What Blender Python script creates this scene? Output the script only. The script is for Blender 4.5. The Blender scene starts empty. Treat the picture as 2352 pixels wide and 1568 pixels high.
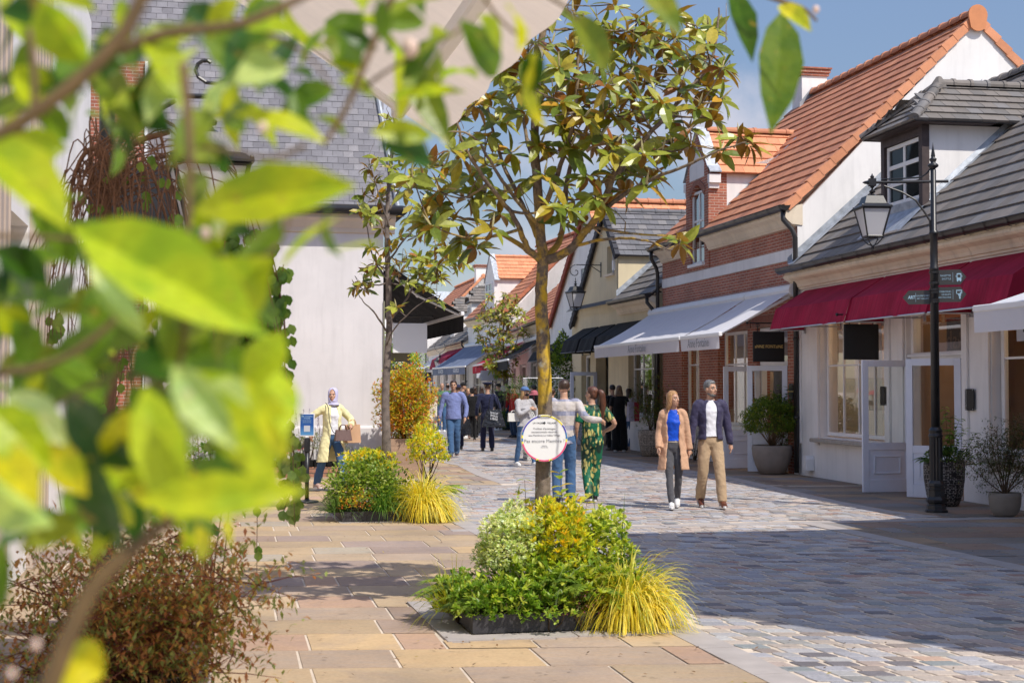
import bpy, bmesh, math, random
from math import sin, cos, pi, radians, atan2, sqrt
from mathutils import Vector, Matrix, noise
random.seed(7)
S = bpy.context.scene
COL = S.collection
# ------------------------------------------------------------------ camera, world, sun, exposure
FPX = 1422.0
HORIZON = 387.0
CH = 1.7
cam_d = bpy.data.cameras.new("Camera")
cam = bpy.data.objects.new("Camera", cam_d); COL.objects.link(cam)
cam_d.sensor_width = 36.0
cam_d.lens = FPX * 36.0 / 1024.0
cam_d.clip_start = 0.05; cam_d.clip_end = 3000
PITCH = math.atan((HORIZON - 341.0) / FPX)
cam.location = (0, 0, CH)
cam.rotation_euler = (radians(90) + PITCH, 0, 0)
cam_d.dof.use_dof = True
cam_d.dof.focus_distance = 20.0
cam_d.dof.aperture_fstop = 5.6
cam_d.dof.aperture_blades = 9
S.camera = cam
SUN = Vector((0.70 * 0.602, -0.714 * 0.602, 0.7986))
SUN_EL = math.asin(SUN.z / SUN.length)
sd = bpy.data.lights.new("Sun", 'SUN'); sun = bpy.data.objects.new("Sun", sd); COL.objects.link(sun)
sd.energy = 3.95; sd.angle = radians(0.55); sd.color = (1.0, 0.94, 0.85)
sun.rotation_euler = (-SUN).to_track_quat('-Z', 'Y').to_euler()
sun.location = (6, -6, 14)
W = bpy.data.worlds.new("World"); S.world = W; W.use_nodes = True
wn = W.node_tree; wn.nodes.clear()
w_out = wn.nodes.new('ShaderNodeOutputWorld'); w_bg = wn.nodes.new('ShaderNodeBackground')
w_sky = wn.nodes.new('ShaderNodeTexSky'); w_sky.sky_type = 'NISHITA'; w_sky.sun_disc = False
w_sky.sun_elevation = SUN_EL
w_sky.sun_rotation = atan2(SUN.x, SUN.y)
w_sky.air_density = 1.0; w_sky.dust_density = 0.6; w_sky.ozone_density = 1.6
w_bg.inputs['Strength'].default_value = 0.15
# clouds: soft noise on the sky dome
tc = wn.nodes.new('ShaderNodeTexCoord'); mp = wn.nodes.new('ShaderNodeMapping')
mp.inputs['Scale'].default_value = (1.0, 1.0, 2.2); mp.inputs['Location'].default_value = (0.35, 0.2, 0.18)
nz = wn.nodes.new('ShaderNodeTexNoise'); nz.inputs['Scale'].default_value = 3.3; nz.inputs['Detail'].default_value = 7; nz.inputs['Roughness'].default_value = 0.56
cr = wn.nodes.new('ShaderNodeValToRGB'); cr.color_ramp.elements[0].position = 0.55; cr.color_ramp.elements[1].position = 0.72
cr.color_ramp.elements[1].color = (0.85, 0.85, 0.85, 1)
mx = wn.nodes.new('ShaderNodeMixRGB'); mx.inputs[2].default_value = (4.0, 3.9, 4.4, 1)
wn.links.new(tc.outputs['Generated'], mp.inputs[0]); wn.links.new(mp.outputs[0], nz.inputs['Vector'])
wn.links.new(nz.outputs['Fac'], cr.inputs[0])
acc = cr.outputs[0]      # a few separate cloud banks, each a soft mask round one direction of the sky, broken up by noise
n2 = wn.nodes.new('ShaderNodeTexNoise'); n2.inputs['Scale'].default_value = 11; n2.inputs['Detail'].default_value = 8; n2.inputs['Roughness'].default_value = 0.6; wn.links.new(tc.outputs['Generated'], n2.inputs['Vector'])
for (cx_, cz_, rad) in ((0.150, 0.176, 0.075), (0.05, 0.17, 0.05), (-0.09, 0.19, 0.06), (0.0, 0.10, 0.045), (0.21, 0.13, 0.05)):
    m1 = wn.nodes.new('ShaderNodeMapping'); m1.inputs['Scale'].default_value = (1, 0.2, 1.7); wn.links.new(tc.outputs['Generated'], m1.inputs[0])
    dn = wn.nodes.new('ShaderNodeVectorMath'); dn.operation = 'DISTANCE'; dn.inputs[1].default_value = (cx_, 0.2, cz_*1.7); wn.links.new(m1.outputs[0], dn.inputs[0])
    ad = wn.nodes.new('ShaderNodeMath'); ad.operation = 'MULTIPLY_ADD'; ad.inputs[1].default_value = 0.16; wn.links.new(n2.outputs['Fac'], ad.inputs[0]); wn.links.new(dn.outputs['Value'], ad.inputs[2])
    mr_ = wn.nodes.new('ShaderNodeMapRange'); mr_.interpolation_type = 'SMOOTHSTEP'; mr_.inputs['From Min'].default_value = rad+0.085; mr_.inputs['From Max'].default_value = rad+0.02; mr_.inputs['To Max'].default_value = 0.75; wn.links.new(ad.outputs[0], mr_.inputs['Value'])
    mxm = wn.nodes.new('ShaderNodeMath'); mxm.operation = 'MAXIMUM'; wn.links.new(acc, mxm.inputs[0]); wn.links.new(mr_.outputs[0], mxm.inputs[1]); acc = mxm.outputs[0]
wn.links.new(acc, mx.inputs[0])
tn = wn.nodes.new('ShaderNodeMixRGB'); tn.blend_type = 'MULTIPLY'; tn.inputs[0].default_value = 1.0; tn.inputs[2].default_value = (0.80, 0.765, 0.79, 1); wn.links.new(w_sky.outputs[0], tn.inputs[1]); sz = wn.nodes.new('ShaderNodeSeparateXYZ'); wn.links.new(tc.outputs['Generated'], sz.inputs[0]); ez = wn.nodes.new('ShaderNodeMapRange'); ez.inputs['From Min'].default_value = 0.12; ez.inputs['From Max'].default_value = 0.65; ez.inputs['To Min'].default_value = 0.66; ez.inputs['To Max'].default_value = 1.55; wn.links.new(sz.outputs[2], ez.inputs['Value'])
t3 = wn.nodes.new('ShaderNodeMixRGB'); t3.blend_type = 'MULTIPLY'; t3.inputs[0].default_value = 1.0; wn.links.new(tn.outputs[0], t3.inputs[1]); wn.links.new(ez.outputs[0], t3.inputs[2]); wn.links.new(t3.outputs[0], mx.inputs[1]); wn.links.new(mx.outputs[0], w_bg.inputs['Color']); wn.links.new(w_bg.outputs[0], w_out.inputs[0])
S.view_settings.view_transform = 'Standard'; S.view_settings.look = 'None'
S.view_settings.exposure = 0.27; S.view_settings.gamma = 1.0
S.view_settings.use_curve_mapping = False
S.cycles.use_denoising = True
S.cycles.max_bounces = 8; S.cycles.transparent_max_bounces = 24; S.cycles.caustics_reflective = False; S.cycles.caustics_refractive = False
S.cycles.sample_clamp_indirect = 6

# ------------------------------------------------------------------ pixel helper (1024 x 682 picture)
def gp(u, v):
    d = CH * FPX / (v - HORIZON)
    return Vector(((u - 512) / FPX * d, d, 0))
def at(u, v, d):
    return Vector(((u - 512) / FPX * d, d, CH + (HORIZON - v) / FPX * d))
def ov(x, y, d):      # overview coordinates (2352 wide)
    return at(x / 2.297, y / 2.297, d)

# ------------------------------------------------------------------ mesh helpers
class MB:
    def __init__(s): s.v = []; s.f = []; s.m = []; s.c = []; s.cm = 0; s.cc = None; s.T = None
    def vert(s, p):
        p = Vector(p)
        if s.T is not None: p = s.T @ p
        s.v.append((p.x, p.y, p.z)); return len(s.v) - 1
    def face(s, ids, col=None):
        s.f.append(tuple(ids)); s.m.append(s.cm); s.c.append(col if col is not None else s.cc)
    def poly(s, pts, col=None): s.face([s.vert(p) for p in pts], col)
    def box(s, x0, y0, z0, x1, y1, z1, col=None):
        i = [s.vert(p) for p in ((x0,y0,z0),(x1,y0,z0),(x1,y1,z0),(x0,y1,z0),(x0,y0,z1),(x1,y0,z1),(x1,y1,z1),(x0,y1,z1))]
        for q in ((3,2,1,0),(4,5,6,7),(0,1,5,4),(1,2,6,5),(2,3,7,6),(3,0,4,7)): s.face([i[k] for k in q], col)
    def bbox(s, x0, y0, z0, x1, y1, z1, b=0.01, col=None):   # box with chamfered edges (octagonal in plan and softened top)
        pts = [(x0+b,y0),(x1-b,y0),(x1,y0+b),(x1,y1-b),(x1-b,y1),(x0+b,y1),(x0,y1-b),(x0,y0+b)]
        cx, cy = (x0+x1)/2, (y0+y1)/2
        def ring(z, k):
            kx = 1 - 2*k/(x1-x0) if x1 != x0 else 1; ky = 1 - 2*k/(y1-y0) if y1 != y0 else 1
            return [s.vert((cx+(p[0]-cx)*kx, cy+(p[1]-cy)*ky, z)) for p in pts]
        rs = [ring(z0, b), ring(z0+b, 0), ring(z1-b, 0), ring(z1, b)]
        for a, c in zip(rs, rs[1:]):
            for k in range(8): s.face([a[k], a[(k+1)%8], c[(k+1)%8], c[k]], col)
        s.face(rs[0][::-1], col); s.face(rs[-1], col)
    def prism(s, pts, off, col=None):
        off = Vector(off); a = [s.vert(p) for p in pts]; b = [s.vert(Vector(p)+off) for p in pts]
        n = len(a); s.face(a[::-1], col); s.face(b, col)
        for k in range(n): s.face([a[k], a[(k+1)%n], b[(k+1)%n], b[k]], col)
    def rings(s, rs, cap=True, col=None, close=True):
        n = len(rs[0])
        for a, b in zip(rs, rs[1:]):
            for k in range(n if close else n-1): s.face([a[k], a[(k+1)%n], b[(k+1)%n], b[k]], col)
        if cap and close: s.face(rs[0][::-1], col); s.face(rs[-1], col)
    def tube(s, pts, r, n=8, cap=True, col=None, flat=1.0):
        pts = [Vector(p) for p in pts]; rs = []
        if not isinstance(r, (list, tuple)): r = [r]*len(pts)
        up = Vector((0,0,1)); prev = None
        for i, p in enumerate(pts):
            t = (pts[min(i+1,len(pts)-1)] - pts[max(i-1,0)])
            if t.length < 1e-9: t = Vector((0,0,1))
            t.normalize()
            if prev is None:
                a = t.cross(up)
                if a.length < 0.05: a = t.cross(Vector((1,0,0)))
            else:
                a = prev - t*prev.dot(t)
                if a.length < 1e-6: a = t.cross(up)
            a.normalize(); b = t.cross(a); prev = a
            rs.append([s.vert(p + (a*cos(2*pi*k/n) + b*sin(2*pi*k/n)*flat)*r[i]) for k in range(n)])
        s.rings(rs, cap, col)
    def lathe(s, prof, c=(0,0,0), n=20, col=None, a0=0.0):
        c = Vector(c); rs = []
        for r, z in prof: rs.append([s.vert(c + Vector((r*cos(2*pi*k/n+a0), r*sin(2*pi*k/n+a0), z))) for k in range(n)])
        s.rings(rs, True, col)
    def ell(s, c, rx, ry, rz, n=12, m=8, col=None, R=None):
        c = Vector(c); rs = []
        for j in range(1, m):
            th = pi*j/m - pi/2; ring = []
            for k in range(n):
                q = Vector((rx*cos(th)*cos(2*pi*k/n), ry*cos(th)*sin(2*pi*k/n), rz*sin(th)))
                if R is not None: q = R @ q
                ring.append(s.vert(c+q))
            rs.append(ring)
        q0 = Vector((0,0,-rz)); q1 = Vector((0,0,rz))
        if R is not None: q0 = R @ q0; q1 = R @ q1
        s.rings(rs, False, col); b = s.vert(c+q0); t = s.vert(c+q1)
        for k in range(n):
            s.face([b, rs[0][(k+1)%n], rs[0][k]], col); s.face([t, rs[-1][k], rs[-1][(k+1)%n]], col)
    def build(s, name, mats, parent=None, smooth=False, loc=None, recalc=True, bevel=0):
        me = bpy.data.meshes.new(name); me.from_pydata(s.v, [], s.f)
        if not isinstance(mats, (list, tuple)): mats = [mats]
        for m in mats: me.materials.append(m)
        if len(mats) > 1: me.polygons.foreach_set('material_index', s.m)
        if any(c is not None for c in s.c):
            at_ = me.color_attributes.new('Col', 'FLOAT_COLOR', 'CORNER'); buf = []
            for f, c in zip(s.f, s.c):
                c = c or (0.5,0.5,0.5)
                buf.extend((c[0], c[1], c[2], 1.0)*len(f))
            at_.data.foreach_set('color', buf)
        if smooth: me.polygons.foreach_set('use_smooth', [True]*len(s.f))
        me.update()
        if recalc:
            bm = bmesh.new(); bm.from_mesh(me); bmesh.ops.recalc_face_normals(bm, faces=bm.faces); bm.to_mesh(me); bm.free()
        o = bpy.data.objects.new(name, me); COL.objects.link(o)
        if parent is not None: o.parent = parent
        if loc is not None: o.location = loc
        if bevel:
            b = o.modifiers.new('b', 'BEVEL'); b.width = bevel; b.segments = 2; b.limit_method = 'ANGLE'
        return o
def tag(o, label, cat, group=None, kind=None):
    o['label'] = label; o['category'] = cat
    if group: o['group'] = group
    if kind: o['kind'] = kind
    return o
def struct(o):
    o['kind'] = 'structure'; return o
def thing(name, loc, rz, label, cat, group=None):
    o = bpy.data.objects.new(name, None); COL.objects.link(o); o.location = loc; o.rotation_euler = (0,0,rz); o.empty_display_size = 0.2
    return tag(o, label, cat, group)
def copy_tree(o, parent=None):
    c = o.copy(); COL.objects.link(c)
    if parent is not None: c.parent = parent
    for ch in list(o.children): copy_tree(ch, c)
    return c
def apply_mods(o):
    dg = bpy.context.evaluated_depsgraph_get(); me = bpy.data.meshes.new_from_object(o.evaluated_get(dg))
    o.modifiers.clear(); o.data = me; return o

# ------------------------------------------------------------------ materials
class NM:
    def __init__(s, name):
        s.m = bpy.data.materials.new(name); s.m.use_nodes = True; s.t = s.m.node_tree; s.p = s.t.nodes['Principled BSDF']; s.out = s.t.nodes['Material Output']
    def n(s, typ, **kw):
        x = s.t.nodes.new('ShaderNode'+typ)
        for k, v in kw.items():
            if hasattr(x, k): setattr(x, k, v)
            else: x.inputs[k.replace('_', ' ')].default_value = v
        return x
    def l(s, a, b): s.t.links.new(a, b)
    def tex(s, kind='Object', scale=(1,1,1), rot=(0,0,0)):
        c = s.n('TexCoord'); m = s.n('Mapping'); m.inputs['Scale'].default_value = scale; m.inputs['Rotation'].default_value = rot
        s.l(c.outputs[kind], m.inputs[0]); return m.outputs[0]
    def noise(s, vec, scale=5, detail=4, rough=0.55, dist=0.0):
        x = s.n('TexNoise'); x.inputs['Scale'].default_value = scale; x.inputs['Detail'].default_value = detail; x.inputs['Roughness'].default_value = rough; x.inputs['Distortion'].default_value = dist
        s.l(vec, x.inputs['Vector']); return x.outputs['Fac']
    def ramp(s, fac, stops):
        x = s.n('ValToRGB'); e = x.color_ramp.elements
        while len(e) > 2: e.remove(e[-1])
        for i, (p, c) in enumerate(stops):
            if i < 2: k = e[i]; k.position = p
            else: k = e.new(p)
            k.color = (c, c, c, 1) if isinstance(c, (int, float)) else (*c, 1)
        s.l(fac, x.inputs[0]); return x.outputs[0]
    def mix(s, f, a, b, mode='MIX'):
        x = s.n('MixRGB', blend_type=mode)
        for sock, val in ((x.inputs[0], f), (x.inputs[1], a), (x.inputs[2], b)):
            if isinstance(val, (int, float)): sock.default_value = val
            elif isinstance(val, tuple): sock.default_value = (*val, 1) if len(val) == 3 else val
            else: s.l(val, sock)
        return x.outputs[0]
    def bump(s, h, st=0.3, dist=0.01, nrm=None):
        b = s.n('Bump'); b.inputs['Strength'].default_value = st; b.inputs['Distance'].default_value = dist; s.l(h, b.inputs['Height'])
        if nrm is not None: s.l(nrm, b.inputs['Normal'])
        s.l(b.outputs[0], s.p.inputs['Normal']); return b.outputs[0]
    def col(s, c):
        if isinstance(c, tuple): s.p.inputs['Base Color'].default_value = (*c, 1)
        else: s.l(c, s.p.inputs['Base Color'])
    def rough(s, r):
        if isinstance(r, (int, float)): s.p.inputs['Roughness'].default_value = r
        else: s.l(r, s.p.inputs['Roughness'])

def mat_plain(name, col, rough=0.6, var=0.12, nscale=6, bump=0.15, bdist=0.004, metal=0.0, spec=0.5, bscale=None):
    k = NM(name); v = k.tex(); f = k.noise(v, nscale, 5)
    k.col(k.mix(1.0, col, k.ramp(f, [(0.3, 1-var), (0.7, 1+var*0.5)]), 'MULTIPLY')); k.rough(rough)
    k.p.inputs['Metallic'].default_value = metal; k.p.inputs['Specular IOR Level'].default_value = spec
    if bump: k.bump(k.noise(v, bscale or nscale*12, 4), bump, bdist)
    return k.m
def mat_render_wall(name, col, dirt=0.12):
    k = NM(name); v = k.tex(); f = k.noise(v, 0.9, 6, 0.6); vs = k.tex(scale=(3, 3, 0.35)); g = k.noise(vs, 2.2, 5)
    c = k.mix(1.0, col, k.ramp(f, [(0.3, 1-dirt), (0.62, 1.0)]), 'MULTIPLY')
    c = k.mix(1.0, c, k.ramp(g, [(0.25, 1-dirt*0.8), (0.5, 1.0)]), 'MULTIPLY')
    k.col(c); k.rough(0.9); k.bump(k.noise(v, 45, 5, 0.65), 0.25, 0.006); return k.m
def mat_brick(name, c1, c2, mortar, bw=0.22, bh=0.063, axis='yz', ms=0.012):
    k = NM(name); c = k.n('TexCoord'); sx = k.n('SeparateXYZ'); cb = k.n('CombineXYZ'); k.l(c.outputs['Object'], sx.inputs[0])
    ad = k.n('Math', operation='ADD'); k.l(sx.outputs['X'], ad.inputs[0]); k.l(sx.outputs['Y'], ad.inputs[1])
    k.l(ad.outputs[0], cb.inputs[0]); k.l(sx.outputs['Z'], cb.inputs[1])
    b = k.n('TexBrick'); b.inputs['Scale'].default_value = 1.0; b.inputs['Brick Width'].default_value = bw; b.inputs['Row Height'].default_value = bh
    b.inputs['Mortar Size'].default_value = ms/2; b.inputs['Mortar Smooth'].default_value = 0.2; b.inputs['Bias'].default_value = -0.1
    b.inputs['Color1'].default_value = (*c1, 1); b.inputs['Color2'].default_value = (*c2, 1); b.inputs['Mortar'].default_value = (*mortar, 1)
    wob = k.noise(c.outputs['Object'], 22, 3); wv = k.n('VectorMath', operation='MULTIPLY_ADD'); wc = k.n('CombineXYZ'); k.l(wob, wc.inputs[0]); k.l(wob, wc.inputs[1])
    k.l(wc.outputs[0], wv.inputs[0]); wv.inputs[1].default_value = (0.012, 0.010, 0); k.l(cb.outputs[0], wv.inputs[2]); k.l(wv.outputs[0], b.inputs['Vector'])
    f = k.noise(c.outputs['Object'], 1.1, 5); g = k.noise(c.outputs['Object'], 30, 3)
    cc = k.mix(1.0, b.outputs['Color'], k.ramp(f, [(0.3, 0.78), (0.65, 1.08)]), 'MULTIPLY'); cc = k.mix(1.0, cc, k.ramp(g, [(0.3, 0.8), (0.7, 1.12)]), 'MULTIPLY')
    k.col(cc); k.rough(0.85)
    h = k.mix(0.25, k.ramp(b.outputs['Fac'], [(0.0, 1.0), (1.0, 0.0)]), g); k.bump(h, 0.7, 0.012); return k.m
def mat_vcol(name, rough=0.7, nscale=18, var=0.2, bump=0.3, bdist=0.004, spec=0.35, streak=None):
    k = NM(name); a = k.n('VertexColor', layer_name='Col'); v = k.tex('Object', streak or (1,1,1))
    f = k.noise(v, nscale, 5, 0.6, 0.3); g = k.noise(k.tex(), nscale*6, 3)
    c = k.mix(1.0, a.outputs[0], k.ramp(f, [(0.25, 1-var), (0.75, 1+var)]), 'MULTIPLY'); c = k.mix(1.0, c, k.ramp(g, [(0.25, 0.92), (0.75, 1.06)]), 'MULTIPLY')
    k.col(c); k.rough(rough); k.p.inputs['Specular IOR Level'].default_value = spec
    if bump: k.bump(k.mix(0.5, f, g), bump, bdist)
    return k.m
def mat_glass(name, tint=(0.9,0.93,0.9), refl=1.0):
    k = NM(name); t = k.n('BsdfTransparent'); g = k.n('BsdfGlossy'); g.inputs['Roughness'].default_value = 0.02; t.inputs[0].default_value = (*tint, 1)
    fr = k.n('Fresnel'); fr.inputs['IOR'].default_value = 1.5
    mu = k.n('Math', operation='MULTIPLY_ADD'); mu.inputs[1].default_value = 0.40*refl; mu.inputs[2].default_value = 0.02*refl; k.l(fr.outputs[0], mu.inputs[0])
    mixs = k.n('MixShader'); k.l(mu.outputs[0], mixs.inputs[0]); k.l(t.outputs[0], mixs.inputs[1]); k.l(g.outputs[0], mixs.inputs[2])
    k.l(mixs.outputs[0], k.out.inputs[0]); return k.m
def mat_fabric(name, col, weave=900, rough=0.9, transl=0.0, wr=0.4, wdist=0.02, wscale=9, var=0.08):
    k = NM(name); v = k.tex(); f = k.noise(v, wscale, 4, 0.5, 0.6)
    k.col(k.mix(1.0, col, k.ramp(k.noise(v, 3, 4), [(0.3, 1-var), (0.7, 1+var)]), 'MULTIPLY')); k.rough(rough)
    k.p.inputs['Sheen Weight'].default_value = 0.15; k.p.inputs['Specular IOR Level'].default_value = 0.2
    k.bump(f, wr, wdist)
    if transl:
        tr = k.n('BsdfTranslucent'); tr.inputs[0].default_value = (*col, 1); ms = k.n('MixShader'); ms.inputs[0].default_value = transl
        k.l(k.p.outputs[0], ms.inputs[1]); k.l(tr.outputs[0], ms.inputs[2]); k.l(ms.outputs[0], k.out.inputs[0])
    return k.m
def mat_leaf(name, rough=0.35, transl=0.35, under=None, spec=0.5, tcol=1.6, blotch=None):
    """leaf colour comes from the leaf's own colour attribute; optional different underside"""
    k = NM(name); a = k.n('VertexColor', layer_name='Col'); c = a.outputs[0]; v = k.tex()
    c = k.mix(1.0, c, k.ramp(k.noise(v, 40, 3), [(0.3, 0.8), (0.7, 1.15)]), 'MULTIPLY')
    if under is not None:
        ge = k.n('NewGeometry'); c = k.mix(ge.outputs['Backfacing'], c, under)
    k.col(c); k.rough(rough); k.p.inputs['Specular IOR Level'].default_value = spec
    tr = k.n('BsdfTranslucent'); tc_ = k.mix(1.0, c, (tcol, tcol*1.05, tcol*0.55), 'MULTIPLY'); k.l(tc_, tr.inputs[0])
    ms = k.n('MixShader'); ms.inputs[0].default_value = transl; k.l(k.p.outputs[0], ms.inputs[1]); k.l(tr.outputs[0], ms.inputs[2]); k.l(ms.outputs[0], k.out.inputs[0])
    return k.m

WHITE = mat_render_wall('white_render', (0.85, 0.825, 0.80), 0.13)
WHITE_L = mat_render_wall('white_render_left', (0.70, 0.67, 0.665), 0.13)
CREAM = mat_render_wall('cream_render', (0.74, 0.63, 0.42), 0.14)
STONE = mat_render_wall('cornice_stone', (0.80, 0.68, 0.52), 0.2)
BRICK = mat_brick('red_brick', (0.47, 0.155, 0.09), (0.33, 0.105, 0.065), (0.56, 0.46, 0.37))
BRICK_OLD = mat_brick('planter_brick', (0.42, 0.20, 0.12), (0.30, 0.15, 0.10), (0.12, 0.09, 0.07), 0.24, 0.085, ms=0.02)
PAINT = mat_plain('white_paint', (0.74, 0.75, 0.78), 0.45, 0.05, 4, 0.05)
PAINT_W = mat_plain('white_window_paint', (0.82, 0.81, 0.80), 0.5, 0.04, 4, 0.04)
PAINT_DOOR = mat_plain('pale_blue_door_paint', (0.72, 0.75, 0.84), 0.4, 0.05, 4, 0.05)
BLACK = mat_plain('black_painted_metal', (0.018, 0.018, 0.020), 0.38, 0.25, 8, 0.15)
GUTTER = mat_plain('black_gutter_metal', (0.022, 0.020, 0.020), 0.33, 0.25, 5, 0.1)
ZINC = mat_plain('zinc_flashing', (0.40, 0.43, 0.47), 0.5, 0.35, 7, 0.5, 0.01, 0.35)
TIMBER = mat_plain('dark_timber', (0.060, 0.040, 0.038), 0.6, 0.3, 10, 0.3)
TILE = mat_vcol('clay_roof_tile', 0.75, 9, 0.10, 0.3)
GLASS = mat_glass('window_glass')
GLASS_D = mat_glass('dark_upper_glass', (0.35,0.38,0.4), 1.4)
STEEL = mat_plain('brushed_steel', (0.55,0.56,0.57), 0.3, 0.1, 30, 0.1, metal=0.9)
SIGNBLACK = mat_plain('matt_black_sign', (0.012,0.012,0.011), 0.6, 0.1, 5, 0.05)
GOLD = mat_plain('gold_lettering', (0.80,0.55,0.18), 0.4, 0.05, 5, 0)
WHITE_INK = mat_plain('white_print', (0.80,0.82,0.85), 0.6, 0.02, 5, 0)
BLUE_INK = mat_plain('pale_blue_print', (0.42,0.62,0.75), 0.5, 0.02, 5, 0)
DARK_INK = mat_plain('dark_print', (0.03,0.03,0.035), 0.6, 0.02, 5, 0)
GREY_INK = mat_plain('grey_print', (0.30,0.30,0.32), 0.6, 0.02, 5, 0)

def text(s, size, mat, parent, loc, rot, name='lettering', align='CENTER', ext=0.002, sx=1.0, shear=0.0, ysz='CENTER', off=0.0, space=1.0):
    cu = bpy.data.curves.new(name, 'FONT'); cu.body = s; cu.size = size; cu.align_x = align; cu.align_y = ysz; cu.extrude = ext; cu.resolution_u = 2; cu.shear = shear; cu.offset = off; cu.space_character = space
    o = bpy.data.objects.new(name+'_c', cu); COL.objects.link(o)
    dg = bpy.context.evaluated_depsgraph_get(); me = bpy.data.meshes.new_from_object(o.evaluated_get(dg)); bpy.data.objects.remove(o)
    me.materials.clear(); me.materials.append(mat)
    q = bpy.data.objects.new(name, me); COL.objects.link(q); q.parent = parent; q.location = loc; q.rotation_euler = rot; q.scale = (sx, 1, 1); return q
# ------------------------------------------------------------------ ground: base sheet, granite setts, sandstone flags, edge bands
k = NM('mortar_bed'); v = k.tex(); k.col(k.mix(1.0, (0.66, 0.56, 0.45), k.ramp(k.noise(v, 3, 6), [(0.3, 0.72), (0.7, 1.05)]), 'MULTIPLY')); k.rough(0.95); k.bump(k.noise(v, 60, 4), 0.6, 0.01)
MORTAR = k.m
k = NM('sett_stone'); a = k.n('VertexColor', layer_name='Col'); v = k.tex()
c = k.mix(1.0, a.outputs[0], k.ramp(k.noise(v, 60, 5, 0.7), [(0.25, 0.72), (0.75, 1.25)]), 'MULTIPLY'); c = k.mix(1.0, c, k.ramp(k.noise(v, 0.8, 5), [(0.3, 0.84), (0.7, 1.1)]), 'MULTIPLY')
c = k.mix(1.0, c, k.ramp(k.noise(v, 7, 2, 0.4), [(0.66, 1.0), (0.71, 0.72)]), 'MULTIPLY'); k.col(c); k.rough(0.62); k.p.inputs['Specular IOR Level'].default_value = 0.35; k.bump(k.noise(v, 70, 5, 0.7), 0.5, 0.004); SETT = k.m
k = NM('sandstone_flag'); a = k.n('VertexColor', layer_name='Col'); v = k.tex('Object', (0.8, 5, 1), (0, 0, radians(-6)))
vein = k.noise(v, 3.2, 7, 0.65, 1.6); v2 = k.tex()
c = k.mix(k.ramp(vein, [(0.42, 0.0), (0.62, 0.35)]), a.outputs[0], (0.46, 0.30, 0.17)); c = k.mix(k.ramp(k.noise(v2, 1.6, 6, 0.6, 0.8), [(0.5, 0.0), (0.72, 0.45)]), c, (0.27, 0.22, 0.20))
c = k.mix(1.0, c, k.ramp(k.noise(v2, 38, 5, 0.7), [(0.25, 0.85), (0.75, 1.12)]), 'MULTIPLY')
c = k.mix(1.0, c, k.ramp(k.noise(v2, 9, 2, 0.4), [(0.68, 1.0), (0.73, 0.74)]), 'MULTIPLY'); c = k.mix(1.0, c, k.ramp(k.noise(v2, 0.7, 6, 0.65), [(0.35, 0.84), (0.6, 1.04)]), 'MULTIPLY'); k.col(c); k.rough(0.8); k.p.inputs['Specular IOR Level'].default_value = 0.25; k.bump(k.mix(0.5, vein, k.noise(v2, 14, 6, 0.65)), 0.45, 0.012); FLAG = k.m
GRAN = mat_plain('granite_band', (0.40, 0.36, 0.335), 0.75, 0.15, 4, 0.4, 0.004, bscale=90)
k = NM('far_ground'); v = k.tex(); k.col(k.mix(1.0, (0.30, 0.27, 0.24), k.ramp(k.noise(v, 0.5, 6), [(0.3, 0.8), (0.7, 1.1)]), 'MULTIPLY')); k.rough(0.9)

g = MB(); g.poly([(-250, -60, 0), (250, -60, 0), (250, 700, 0), (-250, 700, 0)])
struct(g.build('ground', MORTAR))

def interp(tab, d):
    if d <= tab[0][0]: a, b = tab[0], tab[1]
    elif d >= tab[-1][0]: a, b = tab[-2], tab[-1]
    else:
        for a, b in zip(tab, tab[1:]):
            if a[0] <= d <= b[0]: break
    return a[1] + (b[1]-a[1])*(d-a[0])/(b[0]-a[0])
LB = [(0, 3.36), (9.29, 1.228), (16.06, -0.33), (18.4, -0.86), (21.0, -1.02), (24.7, -1.45)]      # left edge of the sett street (outer edge of its band)
LB2 = [(25.2, -0.22), (27.5, -0.69), (31, -1.19), (34, -2.23), (36.5, -4.2), (37, -9)]
KR = [(0, 7.8), (8, 5.93), (13.77, 4.566), (15.9, 4.06), (17.85, 3.60)]
KR2 = [(18.6, 5.40), (19.5, 4.98), (21.1, 4.65), (26.6, 3.97), (32.8, 2.61), (40, 0.95), (50, -0.9), (62, -2.6), (80, -6)]
def left_edge(d):
    if d < 24.75: return interp(LB, d)
    if d < 36.9: return interp(LB2, d)
    return -30
def right_edge(d): return interp(KR, d) if d < 17.6 + 0 else (interp(KR2, d) if d > 18.3 else 3.6 + (d-17.6)/0.7*1.8)
BW = 0.24
def cross_d(x): return 17.6 + 0.226*(x-1.7)          # depth of the straight cross band that spans the street
def region(x, d):
    """1 sett, 2 flag, 0 neither (band)"""
    if abs(d - cross_d(x)) < 0.13 and x > left_edge(d): return 0
    if 24.55 < d < 24.85 and x > left_edge(24.5): return 0
    if 44.5 < d < 48.5: return 2
    L = left_edge(d)
    if d > cross_d(x): R = interp(KR2, max(d, 18.0))
    else: R = interp(KR, min(d, 18.6))
    if x < L - 0.0: return 2
    if x < L + BW: return 0
    if x > R + BW: return 2
    if x > R: return 0
    return 1
def vis(x, d): return abs(x) < 0.36*d + 2.6
P1C = Vector((0.25, 10.6, 0)); P2C = Vector((-1.60, 18.72, 0))
TDIR = Vector((-0.2242, 0.9745, 0)); CDIR = Vector((0.9745, 0.2242, 0))
def in_planter(x, d, m=0.0):
    for c, h in ((P1C, 0.9), (P2C, 0.74)):
        q = Vector((x, d, 0)) - c; a = q.dot(TDIR); b = q.dot(CDIR)
        if abs(a) < h+m and abs(b) < h+m: return True
    return False
rs = random.Random(3)
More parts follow.
